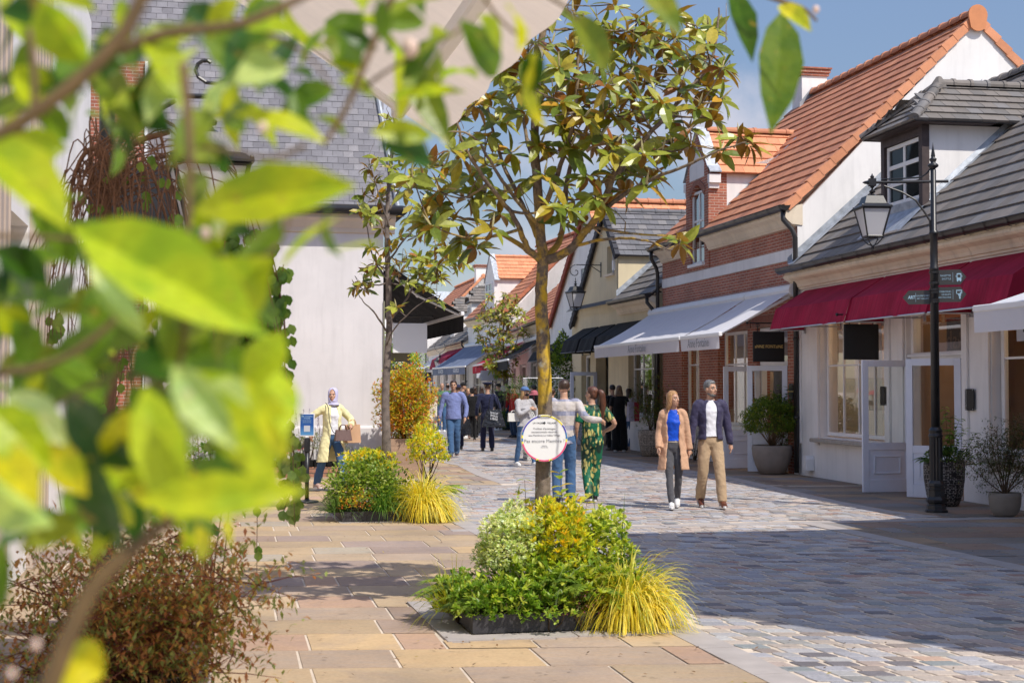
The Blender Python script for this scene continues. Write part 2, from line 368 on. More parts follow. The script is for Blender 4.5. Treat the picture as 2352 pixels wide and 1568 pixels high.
SC = [((0.335,0.33,0.35), 24), ((0.40,0.385,0.385), 18), ((0.46,0.39,0.33), 22), ((0.30,0.25,0.22), 9), ((0.40,0.32,0.275), 12), ((0.17,0.155,0.16), 5), ((0.36,0.22,0.175), 3), ((0.43,0.42,0.41), 6), ((0.31,0.30,0.28), 5), ((0.46,0.32,0.24), 1.2), ((0.26,0.28,0.28), 2)]
def pick(tab):
    r = rs.uniform(0, sum(w for _, w in tab))
    for c, w in tab:
        r -= w
        if r <= 0: break
    j = rs.uniform(0.88, 1.14); return tuple(min(1, q*j) for q in c)
m = MB()
d = 5.6; row = 0
while d < 62:
    rh = 0.150 if d < 30 else 0.30 if d < 45 else 0.5
    wl = 0.205 if d < 30 else 0.26 if d < 45 else 0.5
    x = -0.36*d - 2.6 + rs.uniform(0, wl); 
    while x < 0.36*d + 2.6:
        w = wl*rs.choice((0.85, 1, 1, 1.1, 1.15)); cx = x + w/2; dd = d + 0.03*(cx)   # rows nearly parallel to the picture
        if region(cx, dd) == 1 and not in_planter(cx, dd, 0.05):
            h = 0.006 + rs.uniform(-0.001, 0.0015); gx = 0.009; gy = 0.0085; ch = min(0.018, w*0.2)*rs.uniform(0.6, 1.2); sk = -0.22*rh
            jx = lambda: rs.uniform(-0.005, 0.005)
            y0, y1 = dd - rh/2 + gy, dd + rh/2 - gy; x0, x1 = cx - w/2 + gx, cx + w/2 - gx
            P = [(x0+ch-sk/2, y0), (x1-ch*0.5-sk/2, y0), (x1+jx()-sk/6, y0+rh*0.22), (x1-ch+sk/2, y1), (x0+ch*0.5+sk/2, y1), (x0+jx()+sk/6, y1-rh*0.22)]
            P = [(a+jx()*0.7, b+jx()*0.6) for a, b in P]; col = pick(SC)
            t = [m.vert((a*0.94+cx*0.06, b*0.94+dd*0.06, h)) for a, b in P]; q = [m.vert((a, b, h-0.003)) for a, b in P]; e = [m.vert((a, b, 0.001)) for a, b in P]
            m.face(t, col); m.rings([e, q, t], False, col)
        x += w
    d += rh; row += 1
struct(m.build('sett_street', SETT, recalc=False))
FC = [((0.45,0.34,0.215), 22), ((0.42,0.325,0.22), 18), ((0.38,0.295,0.225), 12), ((0.48,0.345,0.195), 12), ((0.33,0.26,0.23), 9), ((0.37,0.33,0.26), 8), ((0.30,0.225,0.18), 5), ((0.42,0.28,0.20), 8)]
FR = [((0.27,0.22,0.165), 14), ((0.30,0.21,0.16), 14), ((0.21,0.20,0.18), 10), ((0.24,0.24,0.24), 8), ((0.36,0.26,0.17), 8), ((0.22,0.16,0.13), 8)]
m = MB(); d = 4.6
while d < 66:
    rh = rs.choice((0.60, 0.60, 0.58)) if d < 50 else 1.2
    x = -0.36*d - 4 + rs.uniform(0, 0.9)
    while x < 0.36*d + 4:
        w = rs.choice((0.29, 0.6, 0.6, 0.9, 0.9, 0.85)) if d < 50 else 1.6
        # split slabs at region borders by subdividing into thin strips is unnecessary: clip by corner test in 0.1 m steps
        cx = x + w/2; dd = d + rh/2 + 0.055*cx
        def P(fx, fy):
            return (x + w*fx + (-0.20*rh)*(fy-0.5), d + rh*fy + 0.055*(x + w*fx))
        g = 0.010
        n = max(1, int(w/0.06)); ny = 6; good = [[False]*n for _ in range(ny)]
        allg = True
        for jy in range(ny):
            for jx_ in range(n):
                px, py = P((jx_+0.5)/n, (jy+0.5)/ny); ok = region(px, py) == 2 and not in_planter(px, py, 0.0)
                good[jy][jx_] = ok; allg &= ok
        side_r = cx > left_edge(min(dd, 36)) + 1.5
        col = pick(FR if side_r else FC); h = 0.007 + rs.uniform(-0.001, 0.0015)
        if allg:
            fx, fy = g/w, g/rh; q = [P(fx+rs.uniform(0,.006), fy+rs.uniform(0,.01)), P(1-fx-rs.uniform(0,.006), fy+rs.uniform(0,.01)), P(1-fx, 1-fy), P(fx, 1-fy-rs.uniform(0,.01))]
            t = [m.vert((a, b, h)) for a, b in q]; e = [m.vert((a+(a-cx)*0.006, b+(b-dd)*0.006, 0.001)) for a, b in q]
            m.face(t, col); m.rings([e, t], False, col)
        elif any(any(r) for r in good):
            for jy in range(ny):
                jx_ = 0
                while jx_ < n:
                    if good[jy][jx_]:
                        k0 = jx_
                        while jx_ < n and good[jy][jx_]: jx_ += 1
                        f0 = max(k0/n, g/w) ; f1 = min(jx_/n, 1-g/w); y0 = max(jy/ny, g/rh); y1 = min((jy+1)/ny, 1-g/rh)
                        q = [P(f0, y0), P(f1, y0), P(f1, y1), P(f0, y1)]
                        m.face([m.vert((a, b, h)) for a, b in q], col)
                    else: jx_ += 1
        x += w
    d += rh
struct(m.build('flagstone_paving', FLAG, recalc=False))
# granite bands
m = MB()
def strip(pts, w, z=0.010, seg=0.85):
    pts = [Vector((p[0], p[1], 0)) for p in pts]
    for a, b in zip(pts, pts[1:]):
        L = (b-a).length; n = max(1, int(round(L/seg))); t = (b-a).normalized(); nn = Vector((t.y, -t.x, 0))
        for i in range(n):
            p = a + t*(L*i/n + 0.005); q = a + t*(L*(i+1)/n - 0.004); zz = z + rs.uniform(-0.0015, 0.0015)
            m.prism([(p.x,p.y,0.001),(q.x,q.y,0.001),(q.x+nn.x*w,q.y+nn.y*w,0.001),(p.x+nn.x*w,p.y+nn.y*w,0.001)], (0,0,zz))
strip([(x, dd) for dd, x in LB if dd > 3 or dd == 0], BW)
strip([(x, dd) for dd, x in LB2], BW)
strip([(x, dd) for dd, x in KR], BW)
strip([(x, dd) for dd, x in KR2], BW)
strip([(-0.75, 17.02), (9.5, 19.34)], 0.24)
strip([(-1.2, 24.7), (4.3, 24.75)], 0.24)
strip([(9.0, 44.5), (-18, 44.5)][::-1], 0.3); strip([(-18, 48.4), (9, 48.4)], 0.3)
# stone surround of the two planters
for c, h in ((P1C, 0.90), (P2C, 0.74)):
    cs = [c + TDIR*(h*a) + CDIR*(h*b) for a, b in ((-1,-1),(-1,1),(1,1),(1,-1))]
    w = 0.2 if h > 0.8 else 0.04
    for a, b in zip(cs, cs[1:]+cs[:1]): strip([(a.x, a.y), (b.x, b.y)], -w, 0.014, 0.9)
m.v = [(x, y, min(z, 0.03)) for x, y, z in m.v]
struct(m.build('granite_edging', GRAN))
# ------------------------------------------------------------------ building kit (local frame: x into the building, y along the facade away from the camera, z up)
OR1 = [((0.52,0.215,0.115), 10), ((0.48,0.195,0.105), 7), ((0.56,0.245,0.13), 5), ((0.43,0.175,0.10), 2)]
OR_SIDE = [((0.66,0.285,0.15), 10), ((0.63,0.265,0.135), 8)]
GR1 = [((0.175,0.155,0.138), 10), ((0.20,0.175,0.155), 5), ((0.15,0.138,0.128), 5), ((0.17,0.16,0.155), 4)]
SL1 = [((0.16,0.155,0.165), 10), ((0.13,0.13,0.14), 6), ((0.19,0.18,0.18), 3)]
RB = [((0.42,0.15,0.08), 10), ((0.36,0.13,0.07), 6)]
def roof_slope(mb, o, u, vv, W_, L_, tab, tw=0.30, th=0.34, clip=None, thick=0.022, lift=0.028, phase=0.5):
    """tiles on the plane o + a*u + b*v, a in 0..W_, b in 0..L_ (b=0 is the eave)"""
    o = Vector(o); u = Vector(u).normalized(); vv = Vector(vv).normalized(); n = u.cross(vv)
    if n.z < 0: n = -n
    rows = int(math.ceil(L_/th))
    for r in range(rows):
        b0 = r*th; b1 = min(L_, b0+th+0.03); a = -(phase*tw if r % 2 else 0)
        while a < W_:
            a0 = max(0, a+0.003); a1 = min(W_, a+tw-0.003); a += tw
            if a1 - a0 < 0.02: continue
            ca, cb = (a0+a1)/2, (b0+min(L_, b0+th))/2
            if clip:
                if not clip(ca, cb): continue
            col = pick(tab); j = rs.uniform(-0.003, 0.004)
            lo = lift + j
            p = [o+u*a0+vv*b0, o+u*a1+vv*b0, o+u*a1+vv*b1, o+u*a0+vv*b1]
            top = [p[0]+n*(lo+thick), p[1]+n*(lo+thick), p[2]+n*(thick*0.9), p[3]+n*(thick*0.9)]
            bot = [p[0]+n*lo*0.2, p[1]+n*lo*0.2]
            t = [mb.vert(q) for q in top]; bb = [mb.vert(q) for q in bot]
            mb.face(t, col); mb.face([bb[0], bb[1], t[1], t[0]], col)
            if True:
                e0 = mb.vert(p[3]); e1 = mb.vert(p[2]); mb.face([bb[0], t[0], t[3], e0], col); mb.face([bb[1], e1, t[2], t[1]], col)
def ridge_caps(mb, p, q, tab, r=0.11, step=0.38):
    p = Vector(p); q = Vector(q); L = (q-p).length; n = max(1, int(L/step)); t = (q-p)/n
    for i in range(n):
        a = p + t*i; b = a + t*1.06; col = pick(tab)
        tn = t.normalized(); side = tn.cross(Vector((0,0,1))); side.normalize(); up = side.cross(tn)
        if up.z < 0: up = -up
        def ring(c, rr): return [mb.vert(c + side*(cos(x)*rr*1.15) + up*(sin(x)*rr-0.02)) for x in [pi*(-0.08+1.16*k/8) for k in range(9)]]
        A = ring(a, r*0.93); B = ring(a + t*0.86, r); Cc = ring(a + t*0.88, r*1.14); Dd = ring(b, r*1.14)
        mb.rings([A, B, Cc, Dd], False, col, close=False); mb.face(A, col); mb.face(Dd, col)
def verge(mb, p, q, tab, out, w=0.20, step=0.34, h=0.10):
    """stepped verge tiles from p (bottom) to q (top); out = horizontal direction towards the open side"""
    p = Vector(p); q = Vector(q); L = (q-p).length; n = max(1, int(round(L/step))); t = (q-p)/n; out = Vector(out).normalized(); tn = t.normalized(); nn = out.cross(tn)
    if nn.z < 0: nn = -nn
    for i in range(n):
        a = p + t*i - t*0.04; b = p + t*(i+1.0); col = pick(tab); lift0, lift1 = 0.075, 0.045
        A = [a - out*w*0.5 + nn*lift0, a + out*0.035 + nn*lift0, a + out*0.035 - nn*(h-lift0), a - out*0.01 - nn*(h-lift0), a-out*w*0.5]
        B = [b - out*w*0.5 + nn*lift1, b + out*0.028 + nn*lift1, b + out*0.028 - nn*(h-lift1)*0.95, b - out*0.01 - nn*(h-lift1)*0.95, b-out*w*0.5]
        mb.rings([[mb.vert(x) for x in A], [mb.vert(x) for x in B]], True, col)
def wall_x(mb, x, y0, y1, z0, z1, openings, t=0.3, mi=0, jamb=None):
    """facade wall at local x (outer face), thickness t inwards, with rectangular openings (y0,y1,z0,z1)"""
    ys = sorted({y0, y1, *[o[0] for o in openings], *[o[1] for o in openings]}); zs = sorted({z0, z1, *[o[2] for o in openings], *[o[3] for o in openings]})
    ys = [y for y in ys if y0 <= y <= y1]; zs = [z for z in zs if z0 <= z <= z1]
    mb.cm = mi
    def hole(a, b): return any(o[0]-1e-6 <= a <= o[1]+1e-6 and o[2]-1e-6 <= b <= o[3]+1e-6 for o in openings)
    for a, b in zip(ys, ys[1:]):
        for c, e in zip(zs, zs[1:]):
            if hole((a+b)/2, (c+e)/2): continue
            mb.poly([(x,a,c),(x,b,c),(x,b,e),(x,a,e)]); mb.poly([(x+t,a,c),(x+t,a,e),(x+t,b,e),(x+t,b,c)])
    if jamb is not None: mb.cm = jamb
    for o in openings:
        a, b, c, e = o[:4]
        mb.poly([(x,a,c),(x+t,a,c),(x+t,a,e),(x,a,e)]); mb.poly([(x,b,c),(x,b,e),(x+t,b,e),(x+t,b,c)])
        mb.poly([(x,a,e),(x+t,a,e),(x+t,b,e),(x,b,e)]); mb.poly([(x,a,c),(x,b,c),(x+t,b,c),(x+t,a,c)])
    mb.cm = mi
    mb.poly([(x,y0,z0),(x,y0,z1),(x+t,y0,z1),(x+t,y0,z0)]); mb.poly([(x,y1,z0),(x+t,y1,z0),(x+t,y1,z1),(x,y1,z1)])
def gutter(root, y0, y1, z, x=-0.12, r=0.085, brackets=0.55, name='gutter'):
    m = MB(); n = 9
    for rr in (r, r-0.012):
        rs_ = []
        for y in (y0, y1): rs_.append([m.vert((x + cos(pi + pi*k/(n-1))*rr, y, z + sin(pi + pi*k/(n-1))*rr)) for k in range(n)])
        m.rings(rs_, False, close=False)
    for y in (y0, y1): m.face([m.vert((x + cos(pi + pi*k/(n-1))*r, y, z + sin(pi + pi*k/(n-1))*r)) for k in range(n)])
    m.tube([(x-r, y0, z), (x-r, y1, z)], 0.013, 6); m.tube([(x+r, y0, z), (x+r, y1, z)], 0.01, 6)
    k = int((y1-y0)/brackets)
    for i in range(k+1):
        y = y0 + 0.12 + i*(y1-y0-0.24)/max(1, k)
        rr = r+0.022
        a = [[m.vert((x + cos(pi + pi*j/(n-1))*rr, y+dy, z + sin(pi + pi*j/(n-1))*rr)) for j in range(n)] for dy in (-0.024, 0.024)]
        m.rings(a, False, close=False)
    return m.build(name, GUTTER, root, smooth=True)
def downpipe(root, pts, r=0.048):
    m = MB(); m.tube(pts, r, 10)
    zt = pts[-1]; 
    zs = [p for p in pts]; a, b = Vector(pts[-2]), Vector(pts[-1]); L = (b-a).length; n = int(L/1.6)
    for i in range(n+1):
        c = a + (b-a)*((i+0.3)/(n+1)); m.lathe([(r+0.006,-0.03),(r+0.012,-0.025),(r+0.012,0.025),(r+0.006,0.03)], c, 12)
        m.box(c.x, c.y-0.015, c.z-0.02, c.x+0.10, c.y+0.015, c.z+0.02)
    return m.build('downpipe', GUTTER, root, smooth=True)
def cornice(root, y0, y1, z0, z1, out=0.22, step=1.35, name='cornice'):
    """moulded stone cornice under the gutter, in separate lengths"""
    m = MB(); H = z1-z0; prof = [(0.0, 0), (-0.05, 0), (-0.05, H*0.10), (-0.075, H*0.14), (-0.09, H*0.30), (-0.13, H*0.48), (-out+0.03, H*0.62), (-out, H*0.72), (-out, H*0.86), (-out+0.02, H*0.88), (-out+0.02, H), (0, H)]
    n = max(1, int(round((y1-y0)/step))); 
    for i in range(n):
        a = y0 + (y1-y0)*i/n + 0.004; b = y0 + (y1-y0)*(i+1)/n - 0.004
        m.rings([[m.vert((p[0]-0.001, y, z0+p[1])) for p in prof] for y in (a, b)], True)
    return m.build(name, STONE, root)
def window(root, x, y0, y1, z0, z1, nx=2, nz=2, fr=0.06, mb=0.03, glass=GLASS, paint=PAINT_W, depth=0.06, ratios=None, name='window', sill=0.0):
    m = MB(); d = depth
    m.box(x, y0, z0, x+d, y0+fr, z1); m.box(x, y1-fr, z0, x+d, y1, z1); m.box(x, y0+fr, z1-fr, x+d, y1-fr, z1); m.box(x, y0+fr, z0, x+d, y1-fr, z0+fr)
    ys = [y0+fr+(y1-y0-2*fr)*i/nx for i in range(1, nx)]
    zs = [z0+fr+(z1-z0-2*fr)*i/nz for i in range(1, nz)] if ratios is None else [z0+fr+(z1-z0-2*fr)*r for r in ratios]
    for y in ys: m.box(x+0.008, y-mb/2, z0+fr, x+d-0.008, y+mb/2, z1-fr)
    cuts = [y0+fr] + ys + [y1-fr]
    for z in zs:
        for a, b in zip(cuts, cuts[1:]): m.box(x+0.011, (a+mb/2 if a in ys else a), z-mb/2, x+d-0.011, (b-mb/2 if b in ys else b), z+mb/2)
    if sill: m.box(x-sill, y0-0.05, z0-0.07, x+d, y1+0.05, z0-0.002)
    o = m.build(name, paint, root, bevel=0.006)
    g = MB(); g.poly([(x+d*0.5, y0+fr*0.8, z0+fr*0.8), (x+d*0.5, y1-fr*0.8, z0+fr*0.8), (x+d*0.5, y1-fr*0.8, z1-fr*0.8), (x+d*0.5, y0+fr*0.8, z1-fr*0.8)])
    g.build('pane', glass, o); return o
def frame_of(p, ratio):
    """location and rotation of a facade starting at p=(x,d) whose line runs x' = ratio"""
    return (p[0], p[1], 0), -math.atan(ratio) if False else math.atan2(-ratio, 1.0)
def flat_panel(root, name, mat, pts, off):
    m = MB(); m.prism(pts, off); return m.build(name, mat, root)
def fabric_sheet(mb, rows, col=None):
    ids = [[mb.vert(p) for p in r] for r in rows]
    for a, b in zip(ids, ids[1:]):
        for k in range(len(a)-1): mb.face([a[k], a[k+1], b[k+1], b[k]], col)
# ------------------------------------------------------------------ right-hand row of shops
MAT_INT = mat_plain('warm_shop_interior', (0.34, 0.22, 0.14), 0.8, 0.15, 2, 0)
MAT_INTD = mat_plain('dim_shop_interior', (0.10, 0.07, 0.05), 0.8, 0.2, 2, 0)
MAT_WOOD = mat_plain('oiled_wood', (0.22, 0.12, 0.055), 0.5, 0.3, 9, 0.2)
RED_F = mat_fabric('dark_red_awning_canvas', (0.27, 0.012, 0.035), wr=0.5, wdist=0.03, wscale=5, transl=0.12)
def streaky(name, col, transl=0.1, rough=0.85, amp=0.25):
    k = NM(name); v = k.tex('Object', (0.6, 7, 0.6)); f = k.noise(v, 2.2, 6, 0.6)
    g_ = k.noise(k.tex(), 1.7, 5); k.col(k.mix(1.0, k.mix(1.0, col, k.ramp(f, [(0.3, 1-amp), (0.7, 1+amp)]), 'MULTIPLY'), k.ramp(g_, [(0.3, 0.75), (0.65, 1.1)]), 'MULTIPLY')); k.rough(rough); k.p.inputs['Specular IOR Level'].default_value = 0.25
    k.bump(f, 0.5, 0.03); tr = k.n('BsdfTranslucent'); tr.inputs[0].default_value = (*col, 1); ms = k.n('MixShader'); ms.inputs[0].default_value = transl
    k.l(k.p.outputs[0], ms.inputs[1]); k.l(tr.outputs[0], ms.inputs[2]); k.l(ms.outputs[0], k.out.inputs[0]); return k.m
RED_F = streaky('dark_red_awning_canvas', (0.44, 0.022, 0.065), 0.25)
BLK_F = streaky('black_awning_canvas', (0.014, 0.014, 0.016), 0.0)
WHT_F = mat_fabric('white_awning_canvas', (0.80, 0.79, 0.82), transl=0.25, wr=0.25, wdist=0.02, wscale=3, var=0.03)
def hood_awning(root_args, y0, y1, ztop, prof, mat, label, group, seam=True):
    """box-shaped hood: prof = [(x,z) from wall to the bottom edge]; closed side cheeks, frame inside"""
    loc, rz = root_args
    r = thing('awning', loc, rz, label, 'awning', group)
    m = MB(); P = [(0.0, ztop)] + prof; n = max(6, int((y1-y0)/0.14)); rows = []
    fine = []
    for (a, b) in zip(P, P[1:]):
        for j in range(4): fine.append((a[0]+(b[0]-a[0])*j/4, a[1]+(b[1]-a[1])*j/4))
    fine.append(P[-1])
    for i, (x, z) in enumerate(fine):
        f = i/(len(fine)-1); sag = lambda y: 0.012*sin(y*9)*f + 0.02*noise.noise(Vector((y*2.1, i*0.2, y0)))*f
        row = []
        for kk in range(n+1):
            y = y0 + (y1-y0)*kk/n; row.append((x + sag(y), y, z + (0.008*sin(y*13) if i == len(fine)-1 else 0)))
        rows.append(row)
    fabric_sheet(m, rows)
    for y, sg in ((y0, 1), (y1, -1)):
        pl = [(x, y, z) for x, z in fine] + [(0, y, P[-1][1])]
        m.poly(pl)
    m.build('canvas', mat, r, smooth=False)
    f = MB(); zb = P[-1][1]; xb = P[-1][0]
    f.tube([(xb, y0, zb), (xb, y1, zb)], 0.014, 6)
    f.tube([(P[-2][0]+0.06, y0+0.03, P[-2][1]-0.05), (P[-2][0]+0.06, y1-0.03, P[-2][1]-0.05)], 0.012, 6)
    for y in (y0+0.02, (y0+y1)/2, y1-0.02): 
        f.tube([(-0.01, y, zb), (xb, y, zb)], 0.012, 6); f.tube([(-0.01, y, zb+0.30), (xb+0.06, y, zb+0.02)], 0.010, 6)
        f.box(-0.03, y-0.03, zb-0.06, -0.005, y+0.03, zb+0.06)
    f.build('frame', STEEL if mat is not BLK_F else BLACK, r); return r
def folding_awning(root_args, y0, y1, p, zw, zf, mat, label, group, val=0.27, wave=0.008, cassette=True, flare=0.0):
    loc, rz = root_args
    r = thing('awning', loc, rz, label, 'awning', group); m = MB(); n = max(8, int((y1-y0)/0.12)); rows = []
    for i in range(11):
        f = i/10; x = -0.14 - (p-0.14)*f; z = zw + (zf-zw)*f
        rows.append([(x, y0+(y1-y0)*k/n, z - 0.035*sin(pi*f)*(1+0.3*sin(k*0.8))) for k in range(n+1)])
    fabric_sheet(m, rows); m.build('canvas', mat, r, smooth=True)
    v_ = MB(); rows = []
    for i in range(6):
        f = i/5; rows.append([(-p - 0.035 - flare*f + wave*sin(k*1.1)*f + 0.012*f, y0+(y1-y0)*k/n, zf - 0.02 - val*f) for k in range(n+1)])
    fabric_sheet(v_, rows); v_.build('valance', mat, r, smooth=True)
    b = MB(); b.bbox(-p-0.045, y0-0.02, zf-0.05, -p+0.03, y1+0.02, zf+0.03, 0.012); b.build('front_bar', PAINT_W, r)
    if cassette:
        c = MB(); prof = [(0.0,-0.13),(-0.10,-0.14),(-0.19,-0.10),(-0.23,-0.01),(-0.20,0.07),(-0.12,0.11),(0.0,0.12)]
        c.rings([[c.vert((px, y, zw+pz+0.02)) for px, pz in prof] for y in (y0-0.03, y1+0.03)]); c.build('cassette', PAINT_W, r)
    for y, s in ((y0+0.18, 1), (y1-0.18, -1)):
        a = MB(); e = (-(p)*0.52, y+s*0.45, (zw+zf)/2-0.13)
        a.tube([(-0.12, y, zw-0.12), e], 0.028, 8); a.tube([e, (-p+0.02, y, zf-0.03)], 0.024, 8); a.ell(e, .045, .045, .04, 8, 6); a.build('folding_arm', PAINT_W, r)
    return r
def hanging_sign(loc, rz, w, h, zt, mat, label, words=None, ink=GOLD, size=0.1, rod=0.14, name='hanging_sign', ball=True, rings=True, group=None, sx=1.0, face=-1, off=0.0):
    """sign hung from a rod that stands out from the wall; local x = -out of the wall, its faces look along y"""
    r = thing(name, loc, rz, label, 'sign', group)
    m = MB(); zr = zt + rod; m.tube([(0.02,0,zr),(-w-0.16,0,zr)], 0.013, 8)
    if ball: m.ell((-w-0.18,0,zr), 0.028,0.028,0.028, 10, 7)
    m.box(-0.0,-0.04,zr-0.1,0.02,0.04,zr+0.1)
    m.build('bracket', BLACK, r, smooth=False)
    for x in (-0.16, -w+0.04):
        q = MB(); q.tube([(x+0.0,0,zr-0.012),(x,0,zt-0.01)], 0.008, 6)
        if rings: q.tube([(x+0.035*cos(a*pi/6), 0, zr-0.045+0.035*sin(a*pi/6)) for a in range(13)], 0.008, 6)
        q.build('hook', BLACK, r)
    b = MB(); b.bbox(-w-0.06,-0.02,zt-h,-0.06,0.02,zt,0.006); p = b.build('board', mat, r)
    if words: text(words, size, ink, r, (-w/2-0.06, -0.024+off, zt-h*0.5), (radians(90), 0, 0), sx=sx)
    return r
def door_leaf(name_root, y, z0, w, h, ang, label=None, paint=PAINT_DOOR, side=1, handle='lever', glass_from=0.36, x=0.02):
    """glazed door leaf hinged at (x,y); ang = opening direction in the local plan; a child of name_root"""
    d = bpy.data.objects.new('door', None); COL.objects.link(d); d.parent = name_root; d.location = (x, y, z0); d.rotation_euler = (0,0,ang)
    if label: d['label'] = label
    m = MB(); t = 0.045; st = 0.105; gz = h*glass_from
    m.box(0,-t/2,0,st,t/2,h); m.box(w-st,-t/2,0,w,t/2,h); m.box(st,-t/2,h-st,w-st,t/2,h); m.box(st,-t/2,0,w-st,t/2,0.2); m.box(st,-t/2,gz-0.09,w-st,t/2,gz+0.03)
    m.box(st,-t/2+0.014,0.2,w-st,t/2-0.014,gz-0.09)
    for yy in (-t/2-0.002, t/2-0.012):
        a, b, c, e = st+0.09, w-st-0.09, 0.29, gz-0.18
        for q in ((a,c,b,c+0.022),(a,e-0.022,b,e),(a,c+0.022,a+0.022,e-0.022),(b-0.022,c+0.022,b,e-0.022)): m.box(q[0],yy,q[1],q[2],yy+0.014,q[3])
    o = m.build('leaf_frame', paint, d, bevel=0.004)
    g = MB(); g.poly([(st*0.9,0,gz),(w-st*0.9,0,gz),(w-st*0.9,0,h-st*0.9),(st*0.9,0,h-st*0.9)]); g.build('pane', GLASS, d)
    hm = MB()
    if handle == 'bar':
        for s in (-1,): 
            y0 = s*0.07; hm.tube([(w-0.05,s*0.02,1.0),(w-0.05,y0,1.03),(w-0.05,y0,1.36),(w-0.05,s*0.02,1.39)], 0.014, 8)
        hm.lathe([(0.022,-0.004),(0.022,0.004)], (w-0.05,-0.0,0.88), 10)
        hm.build('handle', STEEL, d, smooth=True)
    else:
        hm.box(w-0.085,-t/2-0.006,0.98,w-0.025,-t/2,1.42); hm.tube([(w-0.055,-t/2,1.28),(w-0.055,-0.075,1.28),(w-0.055,-0.075,1.40),(w-0.055,-t/2,1.40)], 0.009, 6); hm.build('handle', STEEL, d)
    c = MB(); c.box(0.12,-t/2-0.03,h-0.075,0.5,-t/2-0.001,h-0.045); c.build('door_closer', paint if handle=='bar' else BLACK, d)
    return d
def plaque(loc, rz, w, h, label, group=None, words=None):
    r = thing('wall_plaque', loc, rz, label, 'plaque', group); m = MB(); m.bbox(-0.045,-w/2,-h/2,-0.03,w/2,h/2,0.003); m.build('plate', SIGNBLACK, r)
    for y in (-w/2+0.018, w/2-0.018):
        for z in (-h/2+0.018, h/2-0.018):
            s = MB(); s.tube([(0,y,z),(-0.052,y,z)], 0.008, 8); s.build('stud', STEEL, r)
    if words: text(words, 0.035, GOLD, r, (-0.047, 0, 0), (radians(90), 0, radians(-90)))
    return r

# ---------------- white shop with the grey roof and the dormer
B1 = frame_of((10.607-0.18*14, 14.0), -0.18)
def y1(d): return (d-14)*1.016
def y1u(u, off=0.0): return y1((10.607-1.016*off)/((u-512)/FPX+0.18))
b1 = thing('shop_building', B1[0], B1[1], 'white rendered shop with grey tiled roof, timber dormer and dark red awnings at the right', 'building')
LEN1 = y1(27.8)
W1 = (y1(23.95), y1(26.75), 0.78, 3.02); DR = (y1(21.35), y1(23.2), 0.0, 3.02); W2 = (y1(17.9), y1(20.5), 0.72, 3.02); W3 = (y1(14.4), y1(17.1), 0.72, 3.02)
m = MB(); wall_x(m, 0, 0, LEN1, 0, 4.0, [W1, DR, W2, W3], 0.26)
m.box(0.262, LEN1-0.25, 0, 7.9, LEN1-0.002, 3.9); m.box(0.262, 0.001, 0, 7.9, 0.25, 3.9)
m.poly([(0.0,0,4.0),(7.9,0,4.0),(3.95,0,7.6)])
m.build('wall', WHITE, b1)
m = MB()   # raised pilaster strips and plinth
for a, b in ((W1[1]+0.02, W1[1]+0.2), (W1[0]-0.2, W1[0]-0.02), (DR[1]+0.04, DR[1]+0.2), (DR[0]-0.2, DR[0]-0.04), (W2[1]+0.02, W2[1]+0.2), (W2[0]-0.2, W2[0]-0.02), (LEN1-0.16, LEN1-0.002)):
    m.box(-0.045, a, 0.62, -0.001, b, 3.1)
m.box(-0.03, 0, 3.10, -0.001, LEN1-0.003, 3.3)
m.build('pilaster_trim', WHITE, b1, bevel=0.008)
LIME_S = mat_plain('limestone_sill', (0.42,0.38,0.33), 0.85, 0.2, 8, 0.4)
for o in (W1, W2, W3): m = MB(); m.bbox(-0.16, o[0]-0.16, o[2]-0.10, 0.12, o[1]+0.16, o[2]-0.03, 0.012); m.build('stone_sill', LIME_S, b1)
w = window(b1, 0.13, W1[0]+0.02, W1[1]-0.02, W1[2]+0.02, W1[3]-0.02, 4, 2, 0.07, 0.03, ratios=[0.60]); 
window(b1, 0.13, W2[0]+0.02, W2[1]-0.02, W2[2]+0.02, W2[3]-0.02, 2, 2, 0.09, 0.035, ratios=[0.62])
window(b1, 0.13, W3[0]+0.02, W3[1]-0.02, W3[2]+0.02, W3[3]-0.02, 3, 2, 0.07, 0.03, ratios=[0.62])
# door surround with fanlight
m = MB(); d0, d1 = DR[0], DR[1]
m.box(0.08, d0+0.001, 0, 0.2, d0+0.09, 3.0); m.box(0.08, d1-0.09, 0, 0.2, d1-0.001, 3.0); m.box(0.05, d0+0.09, 2.14, 0.22, d1-0.09, 2.26); m.box(0.08, d0+0.09, 2.86, 0.2, d1-0.09, 3.0); m.box(0.0, d0+0.03, 2.19, 0.05, d1-0.03, 2.235)
m.build('door_frame', PAINT_W, b1, bevel=0.005)
g = MB(); g.poly([(0.14,d0+0.08,2.25),(0.14,d1-0.08,2.25),(0.14,d1-0.08,2.87),(0.14,d0+0.08,2.87)]); g.build('fanlight', GLASS, b1)
door_leaf(b1, d1-0.10, 0.02, 0.86, 2.12, radians(182), 'pale blue half glazed door leaf folded open towards the window', handle='bar', x=0.03)
door_leaf(b1, d0+0.10, 0.02, 0.86, 2.12, radians(133), 'pale blue glazed door leaf standing open beside the lamp post', handle='bar', x=0.03)
m = MB(); m.box(0.6, d0-3, -0.02, 5, LEN1-0.3, 0.03); m.build('shop_floor', MAT_INT, b1)
m = MB(); m.poly([(2.6,0.3,0),(2.6,LEN1-0.3,0),(2.6,LEN1-0.3,3.4),(2.6,0.3,3.4)]); m.poly([(0.3,d1+0.15,0),(1.6,d1+0.15,0),(1.6,d1+0.15,3.2),(0.3,d1+0.15,3.2)]); m.poly([(0.27,0.3,3.3),(2.6,0.3,3.3),(2.6,LEN1-0.3,3.3),(0.27,LEN1-0.3,3.3)])
m.build('shop_interior', MAT_INT, b1)
